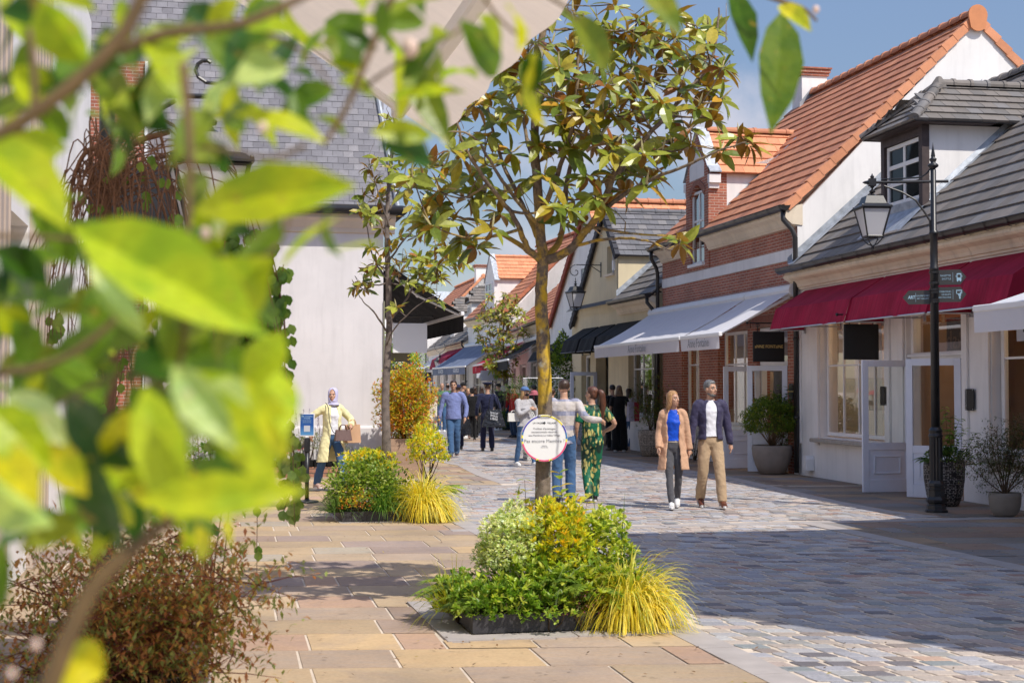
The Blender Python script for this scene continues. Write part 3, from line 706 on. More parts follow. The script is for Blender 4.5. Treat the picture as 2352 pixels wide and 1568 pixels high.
m = MB(); m.box(1.2, W1[0]+0.2, 0.05, 1.25, W1[1]-0.1, 3.1); m.build('display_backing', mat_plain('tan_display_panel', (0.50,0.33,0.20), 0.8, 0.08, 2, 0), b1)
m = MB(); m.box(0.35, W1[0]+0.1, 0.05, 1.1, W1[1]-0.1, 0.75); m.box(0.5, W1[0]+0.35, 0.75, 0.95, W1[0]+1.0, 1.25); m.build('display_plinth', MAT_WOOD, b1)
cornice(b1, -0.1, LEN1+0.12, 3.60, 3.93, 0.26, 1.4)
gutter(b1, -0.2, LEN1+0.22, 4.02, -0.30, 0.10, 0.62)
# roof
SL = math.hypot(4.16, 3.68); sl = 3.68/4.16
m = MB(); roof_slope(m, (-0.22, 0, 4.02), (0,1,0), (4.16,0,3.68), LEN1-0.09, SL, GR1, 0.30, 0.335,
    clip=lambda a, b: not (y1(23.57)+0.08 < a < y1(25.14)-0.05 and 0.95 < b*4.16/SL < 2.1))
m.cc = (0.12,0.115,0.11); m.poly([(-0.22,0,3.99),(-0.22,LEN1-0.09,3.99),(3.94,LEN1-0.09,7.67),(3.94,0,7.67)]); m.poly([(3.94,0,7.67),(3.94,LEN1-0.09,7.67),(8.1,LEN1-0.09,3.99),(8.1,0,3.99)])
ridge_caps(m, (3.94,0,7.73), (3.94,LEN1-0.12,7.73), GR1, 0.12)
m.build('roof', TILE, b1)
m = MB(); 
for i in range(9):   # crumpled lead flashing along the taller gable
    a = i/9; b = (i+1)/9; q = lambda t, dx: (-0.22+4.16*t + dx, LEN1-0.30+0.02*sin(i*3.1), 4.02+3.68*t+0.075)
    m.poly([q(a,0), (q(a,0)[0], LEN1-0.06, q(a,0)[2]), (q(b,0)[0], LEN1-0.06, q(b,0)[2]), q(b,0)])
    m.poly([(q(a,0)[0], LEN1-0.008, q(a,0)[2]+0.02), (q(b,0)[0], LEN1-0.008, q(b,0)[2]+0.02), (q(b,0)[0], LEN1-0.008, q(b,0)[2]+0.14), (q(a,0)[0], LEN1-0.008, q(a,0)[2]+0.14)])
    m.poly([(q(a,0)[0], LEN1-0.06, q(a,0)[2]), (q(b,0)[0], LEN1-0.06, q(b,0)[2]), (q(b,0)[0], LEN1-0.008, q(b,0)[2]+0.03), (q(a,0)[0], LEN1-0.008, q(a,0)[2]+0.03)])
m.build('flashing', ZINC, b1)
# dormer
dy0, dy1_, sx_ = y1(23.57), y1(25.14), 0.5; zt = 6.10
dm = bpy.data.objects.new('dormer', None); COL.objects.link(dm); dm.parent = b1
def roofz(x): return 4.02+(x+0.22)*sl
m = MB(); p = 0.13
m.box(sx_, dy0, roofz(sx_)-0.05, sx_+p, dy0+p, zt); m.box(sx_, dy1_-p, roofz(sx_)-0.05, sx_+p, dy1_, zt); m.box(sx_, dy0+p, zt-0.16, sx_+p, dy1_-p, zt)
m.box(sx_-0.2, dy0-0.22, zt, sx_+1.2, dy0-0.02, zt+0.05); m.box(sx_-0.2, dy0-0.02, zt, sx_, dy1_+0.02, zt+0.05)
m.box(sx_, dy0+p, zt-0.05, sx_+1.5, dy1_-p, zt-0.02)
m.build('timber_frame', TIMBER, dm)
m = MB(); 
for y in (dy0+0.03, dy1_-0.03-0.06):
    m = MB(); m.prism([(sx_+p, y, roofz(sx_+p)-0.1), (2.2, y, roofz(2.2)-0.1), (2.2, y, zt), (sx_+p, y, zt)], (0,0.06,0)); m.build('side_wall', WHITE, dm)
window(dm, sx_+0.05, dy0+p+0.01, dy1_-p-0.01, roofz(sx_)+0.22, zt-0.17, 2, 3, 0.07, 0.075, GLASS_D, name='casement')
m = MB(); m.box(sx_-0.02, dy0+p, roofz(sx_)+0.02, sx_+0.10, dy1_-p, roofz(sx_)+0.21); m.build('apron', ZINC, dm); 
m = MB(); cyy = (dy0+dy1_)/2; hw = (dy1_-dy0)/2+0.24; zr = 6.93; xr = 1.22; xe = sx_-0.24; za = zt+0.02
xend = 3.05; run = hw; vlen = math.hypot(hw, zr-za)
def cl_side(a, b):   # a from the front eave corner inwards
    return a > (xr-xe)*(b/vlen)-0.12 and (a+xe) < 2.2 + 0.9*(b/vlen)*0.95 + 0.1
roof_slope(m, (xe, cyy-hw, za), (1,0,0), (0,hw,zr-za), xend-xe, vlen, GR1, 0.24, 0.235, clip=cl_side)
roof_slope(m, (xe, cyy+hw, za), (1,0,0), (0,-hw,zr-za), xend-xe, vlen, GR1, 0.24, 0.235, clip=cl_side)
fl = math.hypot(xr-xe, zr-za)
roof_slope(m, (xe, cyy-hw, za), (0,1,0), (xr-xe,0,zr-za), 2*hw, fl, GR1, 0.24, 0.235, clip=lambda a, b: b/fl*hw*0.97 < a+0.1 and a-0.1 < 2*hw - b/fl*hw*0.97)
m.cc = GR1[2][0]
A, Bq, Cq, Dq, E = (xe,cyy-hw,za-0.01), (xe,cyy+hw,za-0.01), (xr,cyy,zr-0.01), (3.05,cyy,zr-0.01), None
m.poly([A, Bq, Cq]); m.poly([A, Cq, Dq, (2.15,cyy-hw,za-0.01)]); m.poly([Bq, (2.15,cyy+hw,za-0.01), Dq, Cq])
ridge_caps(m, (xr-0.05,cyy,zr+0.05), (3.05,cyy,zr+0.05), GR1, 0.10, 0.3)
for s in (-1, 1): ridge_caps(m, (xe-0.02,cyy+s*hw,za+0.06), (xr,cyy,zr+0.05), GR1, 0.085, 0.3)
m.lathe([(0.16,-0.10),(0.13,0.02),(0.05,0.13),(0.0,0.15)], (xr,cyy,zr+0.03), 6, GR1[0][0])
m.build('dormer_roof', TILE, dm)
m = MB()
for s, y in ((1, dy0-0.02),): 
    for i in range(8):
        a, b = 0.62+i*0.2, 0.62+(i+1)*0.2; w_ = 0.012*sin(i*2.3)
        m.poly([(a,y-0.11+w_,roofz(a)+0.055),(b,y-0.11-w_,roofz(b)+0.055),(b,y+0.015,roofz(b)+0.06),(a,y+0.015,roofz(a)+0.06)]); m.poly([(a,y+0.015,roofz(a)+0.06),(b,y+0.015,roofz(b)+0.06),(b,y+0.045,roofz(b)+0.17),(a,y+0.045,roofz(a)+0.17)])
m.poly([(sx_-0.45,dy0-0.1,roofz(sx_-0.45)+0.06),(sx_-0.45,dy1_+0.05,roofz(sx_-0.45)+0.06),(sx_-0.02,dy1_+0.05,roofz(sx_)+0.07),(sx_-0.02,dy0-0.1,roofz(sx_)+0.07)])
m.build('flashing', ZINC, dm)
hood = [(-0.60, 3.20), (-0.72, 2.80)]
for i, (a, b) in enumerate(((24.0, 27.45), (21.1, 23.92), (18.85, 21.02))):
    hood_awning(B1, y1(a), y1(b), 3.57, hood, RED_F, ['dark red hood awning over the display window next to the brick shop', 'dark red hood awning over the open shop doors', 'dark red hood awning between the lamp post and the white awning'][i], 'dark red hood awnings on the white shop')
folding_awning(B1, y1(13.2), y1(17.05), 2.12, 3.35, 2.63, WHT_F, 'white folding awning cut by the right edge of the picture', 'awnings', 0.27)
hanging_sign(tuple(Matrix.Rotation(B1[1],4,'Z') @ Vector((0, y1(24.1), 0)) + Vector(B1[0])), B1[1], 0.62, 0.60, 2.77, SIGNBLACK, 'blank black square sign hanging under the dark red awning', rings=False, ball=True, rod=0.16)
def on(fr, x, y, z): return tuple(Matrix.Rotation(fr[1],4,'Z') @ Vector((x, y, z)) + Vector(fr[0]))
plaque(on(B1,0,y1u(885.5),1.56), B1[1], 0.26, 0.32, 'black wall plaque between the display window and the open doors')
plaque(on(B1,0,y1u(971.6),1.52), B1[1], 0.26, 0.32, 'black wall plaque right of the doors behind the lamp post')
r = thing('utility_box', on(B1,0,y1(27.15),0), B1[1], 'small white rounded utility box low on the white shop wall', 'utility box')
m = MB(); m.prism([(-0.16,-0.11,0.12),(-0.16,0.11,0.12),(-0.16,0.11,0.34),(-0.16,0.07,0.40),(-0.16,-0.07,0.40),(-0.16,-0.11,0.34)], (0.155,0,0)); m.build('cover', PAINT_W, r, bevel=0.01)
# reflection of a shop name above the door modelled as a mirrored board, white notice in the right window
r = thing('shop_sign', on(B1,0.55,(d0+d1)/2,2.55), B1[1], 'dark shop sign seen back to front through the glass above the door', 'sign')
m = MB(); m.box(0, -0.75, -0.42, 0.03, 0.62, 0.27); m.build('board', MAT_INTD, r); t = text('ba&sh', 0.42, mat_plain('reflected_lettering', (0.22,0.13,0.08), 0.6, 0.05, 5, 0), r, (-0.004, 0.12, -0.10), (radians(90), 0, radians(-90))); t.scale = (-1, 1, 1)
r = thing('window_notice', on(B1,0.10,y1u(1024),2.50), B1[1], 'white board with black capitals in the window at the right edge', 'sign')
m = MB(); m.box(0,-0.85,-0.15,0.015,0.36,0.20); m.build('board', mat_plain('pale_grey_board',(0.50,0.53,0.60),0.6,0.03,4,0), r); text('MA', 0.24, DARK_INK, r, (-0.003,0.02,0.05), (radians(90),0,radians(-90)), off=0.006)
# garments in the windows
PAIS = NM('paisley_cloth'); v = PAIS.tex('Object'); vo = PAIS.n('TexVoronoi'); vo.inputs['Scale'].default_value = 14; PAIS.l(v, vo.inputs['Vector'])
PAIS.col(PAIS.mix(PAIS.ramp(vo.outputs['Distance'], [(0.25,0.0),(0.4,1.0)]), (0.34,0.12,0.08), PAIS.mix(PAIS.ramp(PAIS.noise(v,9,3),[(0.4,0),(0.6,1)]), (0.06,0.03,0.03), (0.20,0.15,0.18)))); PAIS.rough(0.8)
DEN = mat_fabric('light_denim', (0.20,0.30,0.36)); PINKR = mat_fabric('crimson_cloth', (0.42,0.02,0.05))
SKINP = mat_plain('mannequin_skin', (0.55,0.38,0.26), 0.5, 0.03, 3, 0)
def dress(loc, rz, mat, label, z0, z1, w0, w1, cat='dress', pleat=14):
    r = thing('display_mannequin', loc, rz, label, 'mannequin')
    m = MB(); rs_ = []
    for i in range(9):
        f = i/8; z = z0+(z1-z0)*f; w = w0+(w1-w0)*(f**0.8); a = 0.12*(1-f)
        rs_.append([m.vert((cos(t)*w*0.55*(1+a*cos(pleat*t)), sin(t)*w*(1+a*cos(pleat*t)), z)) for t in [2*pi*k/48 for k in range(48)]])
    m.rings(rs_); m.build('dress', mat, r, smooth=True)
    q = MB(); q.tube([(0,0,z1-0.1),(0,0,z1+0.12),(0,0,z1+0.2)],[0.06,0.045,0.05],10); q.ell((0,0,z1+0.31),0.085,0.075,0.11); 
    for s in (-1,1): q.tube([(0,s*w1*0.9,z1-0.04),(0.02,s*(w1+0.06),z1-0.32),(-0.02,s*(w1+0.04),z1-0.6)],[0.04,0.033,0.025],8)
    q.tube([(0,0,z0+0.1),(0,0,0.78)],0.02,8); q.build('body', SKINP, r, smooth=True); return r
dress(on(B1,0.72,y1(25.2),0), B1[1], PAIS.m, 'mannequin in a long dark paisley dress in the display window', 1.12, 2.55, 0.25, 0.16)
r = thing('display_mannequin', on(B1,0.75,y1(24.45),0), B1[1], 'mannequin legs in pale denim shorts behind the open door glass', 'mannequin')
m = MB(); m.tube([(0,0,2.2),(0,0,2.05),(0,0,1.92)],[0.14,0.155,0.17],16); 
for s in (-1,1): m.tube([(0,s*0.08,1.98),(0,s*0.11,1.62)],[0.10,0.12],14)
m.build('shorts', DEN, r, smooth=True); m = MB()
for s in (-1,1): m.tube([(0,s*0.11,1.75),(0,s*0.11,1.2),(0,s*0.11,0.78)],[0.075,0.055,0.04],10)
m.build('legs', SKINP, r, smooth=True)
dress(on(B1,0.62,y1u(1030),0), B1[1], PINKR, 'mannequin in a crimson outfit at the right edge of the picture', 0.9, 2.2, 0.16, 0.19, pleat=5)

# ---------------- brick shop with the orange roof
B2 = frame_of((5.60, 27.8), -0.209); L2 = 8.6
def y2(d): return (d-27.8)*1.0216
def y2u(u, p=0.0): return y2((11.41-1.0216*p)/((u-512)/FPX+0.209))
b2 = thing('shop_building', B2[0], B2[1], 'red brick shop with white band, orange tiled roof, brick dormer and white gable', 'building')
V1 = (y2(33.5), y2(34.75), 0.95, 2.95); V2 = (y2(30.45), y2(32.25), 0.85, 2.95); VD = (y2(28.32), y2(29.95), 0.0, 2.95)
V0 = (y2(35.0), y2(35.9), 0.95, 2.95)
m = MB(); m2 = MB()
DW = (y2(33.05), y2(34.0), 4.62, 6.15)
wall_x(m, 0, 0.02, L2, 0, 4.22, [V1, V2, VD], 0.3); wall_x(m, 0, 0.02, L2, 4.45, 5.0, [(DW[0],DW[1],4.62,5.0)], 0.3)
m.build('brick_wall', BRICK, b2)
m = MB(); m.box(-0.018, 0.0, 4.222, 0.25, L2, 4.448); m.box(-0.02, V1[0]-0.02, 0.0, 0.0-0.001, V1[1]+0.3, 0.93); m.box(-0.02, VD[1]+0.1, 0.0, -0.001, V2[1]+0.6, 0.83)
m.box(-0.02, -0.001, 0, -0.001, 0.2, 0.9)
m.build('white_band', WHITE, b2, bevel=0.004)
m = MB()  # soldier courses above the openings
for o in (V1, V2, VD): m.box(-0.025, o[0]-0.2, o[3]+0.01, -0.002, o[1]+0.2, o[3]+0.24)
m.build('soldier_course', mat_brick('soldier_brick', (0.34,0.10,0.06), (0.26,0.08,0.05), (0.40,0.33,0.27), 0.065, 0.25), b2)
for o, nx in ((V1, 2), (V2, 3)): window(b2, 0.16, o[0]+0.01, o[1]-0.01, o[2]+0.01, o[3]-0.01, nx, 2, 0.07, 0.04, ratios=[0.66], sill=0.26)
m = MB(); a0, a1 = VD[0], VD[1]; m.box(0.08,a0+0.001,0,0.2,a0+0.08,2.94); m.box(0.08,a1-0.08,0,0.2,a1-0.001,2.94); m.box(0.06,a0+0.08,2.14,0.2,a1-0.08,2.24); m.box(0.08,a0+0.08,2.86,0.2,a1-0.08,2.94); m.build('door_frame', PAINT_W, b2)
g = MB(); g.poly([(0.14,a0+0.08,2.24),(0.14,a1-0.08,2.24),(0.14,a1-0.08,2.87),(0.14,a0+0.08,2.87)]); g.build('fanlight', GLASS, b2)
door_leaf(b2, a1-0.09, 0.02, 0.80, 2.12, radians(180), 'pale blue glazed door leaf folded open against the brick pier', x=0.03)
door_leaf(b2, a0+0.09, 0.02, 0.80, 2.12, radians(150), 'glazed door leaf open behind the large round planter', x=0.03)
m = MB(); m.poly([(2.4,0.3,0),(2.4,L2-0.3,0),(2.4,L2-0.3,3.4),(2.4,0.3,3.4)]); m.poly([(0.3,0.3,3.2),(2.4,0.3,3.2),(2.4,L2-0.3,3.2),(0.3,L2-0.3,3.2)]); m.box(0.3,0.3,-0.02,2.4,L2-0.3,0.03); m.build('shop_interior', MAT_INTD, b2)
m = MB()
for z in (0.9, 1.35, 1.8): m.box(1.5, 0.5, z, 2.3, 6.5, z+0.04)
m.build('wall_shelf', MAT_WOOD, b2)
for k_, (yy, cc) in enumerate(((0.9,(0.5,0.2,0.06)),(1.5,(0.45,0.25,0.10)),(2.6,(0.30,0.10,0.08)),(3.3,(0.06,0.06,0.07)),(3.9,(0.5,0.38,0.28)),(4.5,(0.08,0.07,0.07)),(6.1,(0.35,0.15,0.12)))):
    m = MB(); m.rings([[m.vert((0.95+cos(t)*0.10, yy+sin(t)*(0.16+0.08*f)*(1+0.06*cos(9*t)), 2.05-0.85*f)) for t in [2*pi*q/24 for q in range(24)]] for f in (0,0.1,0.5,1)]); m.tube([(0.95,yy,2.05),(0.95,yy,2.2)],0.008,6); m.build('hanging_garment', mat_fabric('garment_cloth_%d' % k_, cc), b2)
cornice(b2, 0.0, DW[0]-0.33, 4.86, 5.22, 0.26, 1.5); cornice(b2, DW[1]+0.30, L2, 4.86, 5.22, 0.26, 1.5)
gutter(b2, -0.12, DW[0]-0.30, 5.25, -0.30, 0.10, 0.6); gutter(b2, DW[1]+0.28, L2+0.15, 5.25, -0.30, 0.10, 0.6)
downpipe(b2, [(-0.30,0.0,5.18),(-0.30,0.0,4.98),(-0.16,-0.10,4.78),(-0.10,-0.12,4.62),(-0.10,-0.12,0.05)])
downpipe(b2, [(-0.30,L2,5.18),(-0.30,L2,4.98),(-0.14,L2+0.08,4.75),(-0.10,L2+0.10,4.6),(-0.10,L2+0.10,0.05)])
RX, RZ = 3.88, 9.20; SLp = math.hypot(RX+0.22, RZ-5.22); s2 = (RZ-5.22)/(RX+0.22)
m = MB()
roof_slope(m, (-0.22,0.0,5.24), (0,1,0), (RX+0.22,0,RZ-5.22), L2+0.1, SLp, OR1, 0.28, 0.335, clip=lambda a, b: not (DW[0]-0.28 < a < DW[1]+0.26 and b*(RX+0.22)/SLp < 1.35))
m.cc = (0.5,0.2,0.1); m.poly([(-0.2,0,5.22),(-0.2,L2,5.22),(RX,L2,RZ-0.02),(RX,0,RZ-0.02)]); m.poly([(RX,0,RZ-0.02),(RX,L2,RZ-0.02),(8.0,L2,5.2),(8.0,0,5.2)])
ridge_caps(m, (RX,-0.06,RZ+0.07), (RX,L2+0.1,RZ+0.07), OR1, 0.13, 0.42)
verge(m, (-0.24,-0.02,5.24), (RX,-0.02,RZ+0.03), OR_SIDE, (0,-1,0), 0.25, 0.335, 0.17); verge(m, (8.02,-0.02,5.24), (RX,-0.02,RZ+0.03), OR_SIDE, (0,-1,0), 0.25, 0.335, 0.17)
m.lathe([(0.20,-0.05),(0.20,0.0),(0.17,0.02)], (0,0,0), 8, OR1[0][0]) if False else None
m.build('roof', TILE, b2)
m = MB(); # rounded disc closing the ridge
m.rings([[m.vert((RX+cos(t)*0.21, y, RZ+0.02+sin(t)*0.21 - (0.12 if sin(t) < -0.5 else 0))) for t in [2*pi*k/18 for k in range(18)]] for y in (-0.10,-0.055)]); m.build('ridge_disc', mat_plain('orange_clay', (0.62,0.24,0.10), 0.75, 0.1, 6, 0.2), b2)
m = MB(); m.prism([(0.0,0.0,3.9),(7.9,0.0,3.9),(7.9,0.0,5.15),(RX,0.0,RZ-0.08),(0.0,0.0,5.15)], (0,0.28,0)); m.build('gable_wall', WHITE, b2); m = MB(); m.prism([(0.3,L2,0.0),(7.9,L2,0.0),(7.9,L2,5.1),(RX,L2,RZ-0.1),(0.0,L2,5.1)], (0,-0.2,0))
m.build('gable_wall', WHITE, b2)
m = MB(); m.prism([(-0.28,-0.02,5.2),(-0.28,-0.02,5.05),(-0.22,-0.02,4.98),(-0.12,-0.02,4.9),(0.1,-0.02,4.88),(0.1,-0.02,5.3)], (0,0.28,0)); m.build('kneeler_stone', STONE, b2)
# brick dormer flush with the front
dm = bpy.data.objects.new('dormer', None); COL.objects.link(dm); dm.parent = b2
q0, q1 = y2(32.74), y2(34.3); qc = (q0+q1)/2; ZD = 6.72; ZP = 7.74; hw = (q1-q0)/2
# front wall with arched opening, gabled top
m = MB(); aw0, aw1 = qc-0.50, qc+0.46; spring = 6.20; rise = 0.28
def arch(n=10): return [(aw1 - (aw1-aw0)*i/n, spring + rise*sin(pi*i/n)) for i in range(n+1)]
for x in (-0.03, 0.32):
    A = arch()
    m.poly([(x,q0,4.46),(x,aw0,4.46),(x,aw0,spring),(x,q0,spring)]); m.poly([(x,aw1,4.46),(x,q1,4.46),(x,q1,spring),(x,aw1,spring)]); m.poly([(x,aw0,4.46),(x,aw1,4.46),(x,aw1,4.62),(x,aw0,4.62)])
    m.poly([(x,q0,spring)]+[(x,a,b) for a, b in A[::-1]]+[(x,q1,spring),(x,q1,ZD),(x,qc,ZP+0.03),(x,q0,ZD)])
jam = [(aw0,4.62),(aw1,4.62)]+arch()
for a, b in zip(jam, jam[1:]+jam[:1]): m.poly([(-0.03,a[0],a[1]),(-0.03,b[0],b[1]),(0.32,b[0],b[1]),(0.32,a[0],a[1])])
for y in (q0, q1): m.poly([(-0.03,y,4.46),(0.42,y,4.46),(0.42,y,ZD),(-0.03,y,ZD)])
m.build('brick_front', BRICK, dm)
m = MB(); A = arch(); off = 0.10
m.rings([[m.vert((x, qc+(a-qc)*k1, z)) for a, z, k1 in [(a, b, 1.0) for a, b in A]+[(a, b+0.13, 1.28) for a, b in A[::-1]]] for x in (-0.05,-0.028)]); m.build('arch_course', mat_brick('arch_brick', (0.30,0.10,0.06), (0.24,0.08,0.05), (0.36,0.30,0.25), 0.07, 0.3), dm)
m = MB(); m.poly([(-0.034,q0+0.28,6.62),(-0.034,q1-0.28,6.62),(-0.034,q1-0.28,6.95),(-0.034,qc,7.42),(-0.034,q0+0.28,6.95)]); m.build('white_panel', WHITE, dm)
window(dm, 0.015, aw0, aw1, 4.62, 6.34, 2, 2, 0.055, 0.05, GLASS_D, ratios=[0.60], name='arched_window', sill=0.12)
m = MB()
for y in (q0+0.0, q1-0.06): m = MB(); m.prism([(0.42,y,5.4),(2.1,y,s2*2.3+5.0),(2.1,y,ZD-0.02),(0.42,y,ZD-0.02)], (0,0.06,0)); m.build('side_wall', WHITE, dm)
m = MB(); hh = hw+0.12; vl = math.hypot(hh, ZP-ZD+0.10)
for s in (-1,1): roof_slope(m, (0.22, qc+s*hh, ZD-0.08), (1,0,0), (0,-s*hh,ZP-ZD+0.10), 2.9, vl, OR_SIDE, 0.29, 0.26, clip=lambda a, b: a+0.22 < 1.75 + (b/vl)*0.95)
m.cc = (0.5,0.2,0.1)
for s in (-1,1): m.poly([(0.2,qc+s*hh,ZD-0.09),(1.6,qc+s*hh,ZD-0.09),(2.6,qc,ZP+0.01),(0.2,qc,ZP+0.01)])
ridge_caps(m, (0.2,qc,ZP+0.07), (2.65,qc,ZP+0.07), OR1, 0.10, 0.36); m.build('dormer_roof', TILE, dm)
m = MB()   # zinc copings over the front gable and side flashing
for s in (-1,1):
    m.prism([(-0.06,qc,ZP+0.10),(0.24,qc,ZP+0.10),(0.24,qc+s*(hw+0.02),ZD+0.06),(-0.06,qc+s*(hw+0.02),ZD+0.06)], (0,0,0.03)); m.prism([(-0.05,qc+s*(hw+0.02),ZD+0.08),(0.24,qc+s*(hw+0.02),ZD+0.08),(0.24,qc+s*(hw+0.17),ZD-0.06),(-0.05,qc+s*(hw+0.17),ZD-0.06)], (0,0,0.03))
    a = [(0.42+1.68*i/6, 5.24+(0.42+1.68*i/6+0.22)*s2+0.05) for i in range(7)]
    for p, q in zip(a, a[1:]): m.poly([(p[0],qc+s*(hw+0.02),p[1]),(q[0],qc+s*(hw+0.02),q[1]),(q[0],qc+s*(hw+0.15),q[1]),(p[0],qc+s*(hw+0.15),p[1])])
m.build('zinc_coping', ZINC, dm)
for s in (-1,1): m = MB(); y = qc+s*hw; m.box(-0.05, min(y, y+s*0.13), ZD-0.30, 0.23, max(y, y+s*0.13), ZD-0.10); m.box(-0.03, min(y, y+s*0.07), ZD-0.42, 0.21, max(y, y+s*0.07), ZD-0.302); m.build('kneeler', WHITE, dm)
# chimney at the far gable
m = MB(); m.box(RX-0.32, L2-0.62, 8.2, RX+0.38, L2+0.0, 9.72); m.build('chimney', WHITE, b2, bevel=0.01)
c = b2.children[-1]; m = MB(); m.box(RX-0.36, L2-0.66, 9.721, RX+0.42, L2+0.04, 9.80); m.box(RX-0.39, L2-0.69, 9.80, RX+0.45, L2+0.07, 9.88); m.box(RX-0.42, L2-0.72, 9.89, RX+0.48, L2+0.10, 9.93); m.build('chimney_cap', BRICK, c)
m = MB(); m.prism([(RX-0.40,L2-0.64,8.75),(RX-0.40,L2-0.64,9.0),(RX-0.05,L2-0.64,9.42),(RX+0.30,L2-0.64,9.0)], (0,-0.02,0)); m.build('chimney_flashing', ZINC, c)
for i, (a, b) in enumerate(((27.75, 30.02), (30.12, 36.75))):
    r = folding_awning(B2, y2(a), y2(b), 1.62, 3.60, 2.74, WHT_F, ['right half of the white awning with grey shop name on its valance', 'long left half of the white awning with grey shop name on its valance'][i], 'white folding awnings on the brick shop', 0.27, cassette=True)
    cy_ = y2(28.85) if i == 0 else y2(33.0)
    text('Anne Fontaine', 0.25, GREY_INK, r, (-1.69, cy_, 2.585), (radians(90),0,radians(-90)), sx=0.86 if i == 0 else 0.95)
hanging_sign(on(B2,0,y2(28.35),0), B2[1], 0.66, 0.60, 2.81, SIGNBLACK, 'black square hanging sign with gold shop name above the door', 'aNNE FONTaINE', GOLD, 0.092, rod=0.17, sx=0.88, name='hanging_sign')
plaque(on(B2,0,y2(30.2),1.62), B2[1], 0.20, 0.32, 'black shop plaque on the brick pier seen through the door glass', None, 'ANNE FONTAINE')
plaque(on(B2,0,y2(28.08),1.62), B2[1], 0.20, 0.32, 'black shop plaque on the narrow brick strip beside the black downpipe', None, 'ANNE FONTAINE')

LAMP = bpy.data.materials.new('lit_shop_lamp'); LAMP.use_nodes = True; LAMP.node_tree.nodes['Principled BSDF'].inputs['Emission Color'].default_value = (1.0,0.66,0.36,1); LAMP.node_tree.nodes['Principled BSDF'].inputs['Emission Strength'].default_value = 9.0
for rt_, x_, zz_, ys_ in ((b1, 0.85, 3.2, (y1(25.9), y1(24.9), y1(22.3), y1(19.6))), (b2, 1.2, 3.05, (1.0, 3.4, 4.4, 6.2))):
    for y_ in ys_: m = MB(); m.box(x_-0.12, y_-0.45, zz_-0.03, x_+0.12, y_+0.45, zz_); m.build('ceiling_lamp', LAMP, rt_)
# ---------------- cream shop with slate cross gable
B3 = frame_of((11.8-0.22*36.35, 36.35), -0.22); L3 = (45.0-36.35)*1.024
def y3(d): return (d-36.35)*1.024
def y3u(u, p=0.0): return y3((11.8-1.024*p)/((u-512)/FPX+0.22))
b3 = thing('shop_building', B3[0], B3[1], 'cream rendered shop with a dark slate cross gable and black awnings', 'building')
X1 = (y3(36.7), y3(39.1), 0.92, 2.9); X2 = (y3(41.0), y3(42.3), 0, 2.7); X3 = (y3(42.9), y3(43.9), 0.9, 2.7)
m = MB(); wall_x(m, 0, 0.12, L3, 0, 4.1, [X1, X2, X3], 0.3)
g0, gp_, g1 = y3(39.9), y3(41.1), y3(44.6); ZG0 = 5.45; ZGP = 6.75; ZG1 = 3.65
ow = (y3(40.3)+0.0, y3(41.0), 4.95, 5.75)
m.cm = 0
for x in (-0.035, 0.2):
    m.poly([(x,g0,3.9),(x,ow[0],3.9),(x,ow[0],ow[3]),(x,g0,ZG0)] if False else [(x,g0,3.9),(x,ow[0],3.9),(x,ow[0],5.87),(x,g0,ZG0)])
    m.poly([(x,ow[0],3.9),(x,ow[1],3.9),(x,ow[1],ow[2]),(x,ow[0],ow[2])]); m.poly([(x,ow[0],ow[3]),(x,ow[1],ow[3]),(x,ow[1],6.64),(x,ow[0],5.87)])
    m.poly([(x,ow[1],3.9),(x,g1,3.9),(x,gp_,ZGP),(x,ow[1],6.64)])
for a, b in (((ow[0],ow[2]),(ow[1],ow[2])),((ow[1],ow[2]),(ow[1],ow[3])),((ow[1],ow[3]),(ow[0],ow[3])),((ow[0],ow[3]),(ow[0],ow[2]))): m.poly([(-0.035,a[0],a[1]),(-0.035,b[0],b[1]),(0.2,b[0],b[1]),(0.2,a[0],a[1])])
m.prism([(-0.035,g0,3.9),(2.2,g0,5.6),(2.2,g0,ZG0),(-0.035,g0,ZG0)], (0,0.15,0))
m.box(0.3, L3-0.2, 0, 7.5, L3-0.01, 4.0)
m.build('wall', CREAM, b3)
m = MB(); m.box(-0.12, ow[0]-0.1, ow[2]-0.07, 0.15, ow[1]+0.1, ow[2]-0.005); m.build('stone_sill', STONE, b3)
window(b3, 0.12, ow[0], ow[1], ow[2], ow[3], 1, 1, 0.05, 0.03, GLASS_D)
window(b3, 0.15, X1[0]+0.01, X1[1]-0.01, X1[2]+0.01, X1[3]-0.01, 3, 2, 0.08, 0.04, ratios=[0.66], sill=0.26)
window(b3, 0.15, X3[0]+0.01, X3[1]-0.01, X3[2]+0.01, X3[3]-0.01, 1, 2, 0.08, 0.04, ratios=[0.66], sill=0.1)
door_leaf(b3, X2[1]-0.05, 0.02, 0.82, 2.14, radians(180), 'pale glazed door leaf standing open in front of the cream shop', PAINT_DOOR)
m = MB(); m.box(-0.03, 0.13, 0, -0.001, X1[1]+0.9, 0.86); m.build('white_plinth', WHITE, b3)
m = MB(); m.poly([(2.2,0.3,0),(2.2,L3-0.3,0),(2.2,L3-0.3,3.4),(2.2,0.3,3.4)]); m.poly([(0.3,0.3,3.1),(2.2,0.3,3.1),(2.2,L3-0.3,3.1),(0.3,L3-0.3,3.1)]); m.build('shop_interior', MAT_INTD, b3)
cornice(b3, 0.12, g0-0.02, 3.72, 4.06, 0.26, 1.3); gutter(b3, 0.1, g0-0.0, 4.1, -0.30, 0.10, 0.55)
downpipe(b3, [(-0.30,0.2,4.05),(-0.30,0.2,3.88),(-0.14,0.12,3.66),(-0.10,0.10,3.5),(-0.10,0.10,0.05)])
m = MB(); SLq = math.hypot(4.1, 3.5)
roof_slope(m, (-0.22,0.0,4.1), (0,1,0), (4.1,0,3.5), g0-0.05, SLq, GR1, 0.3, 0.335)
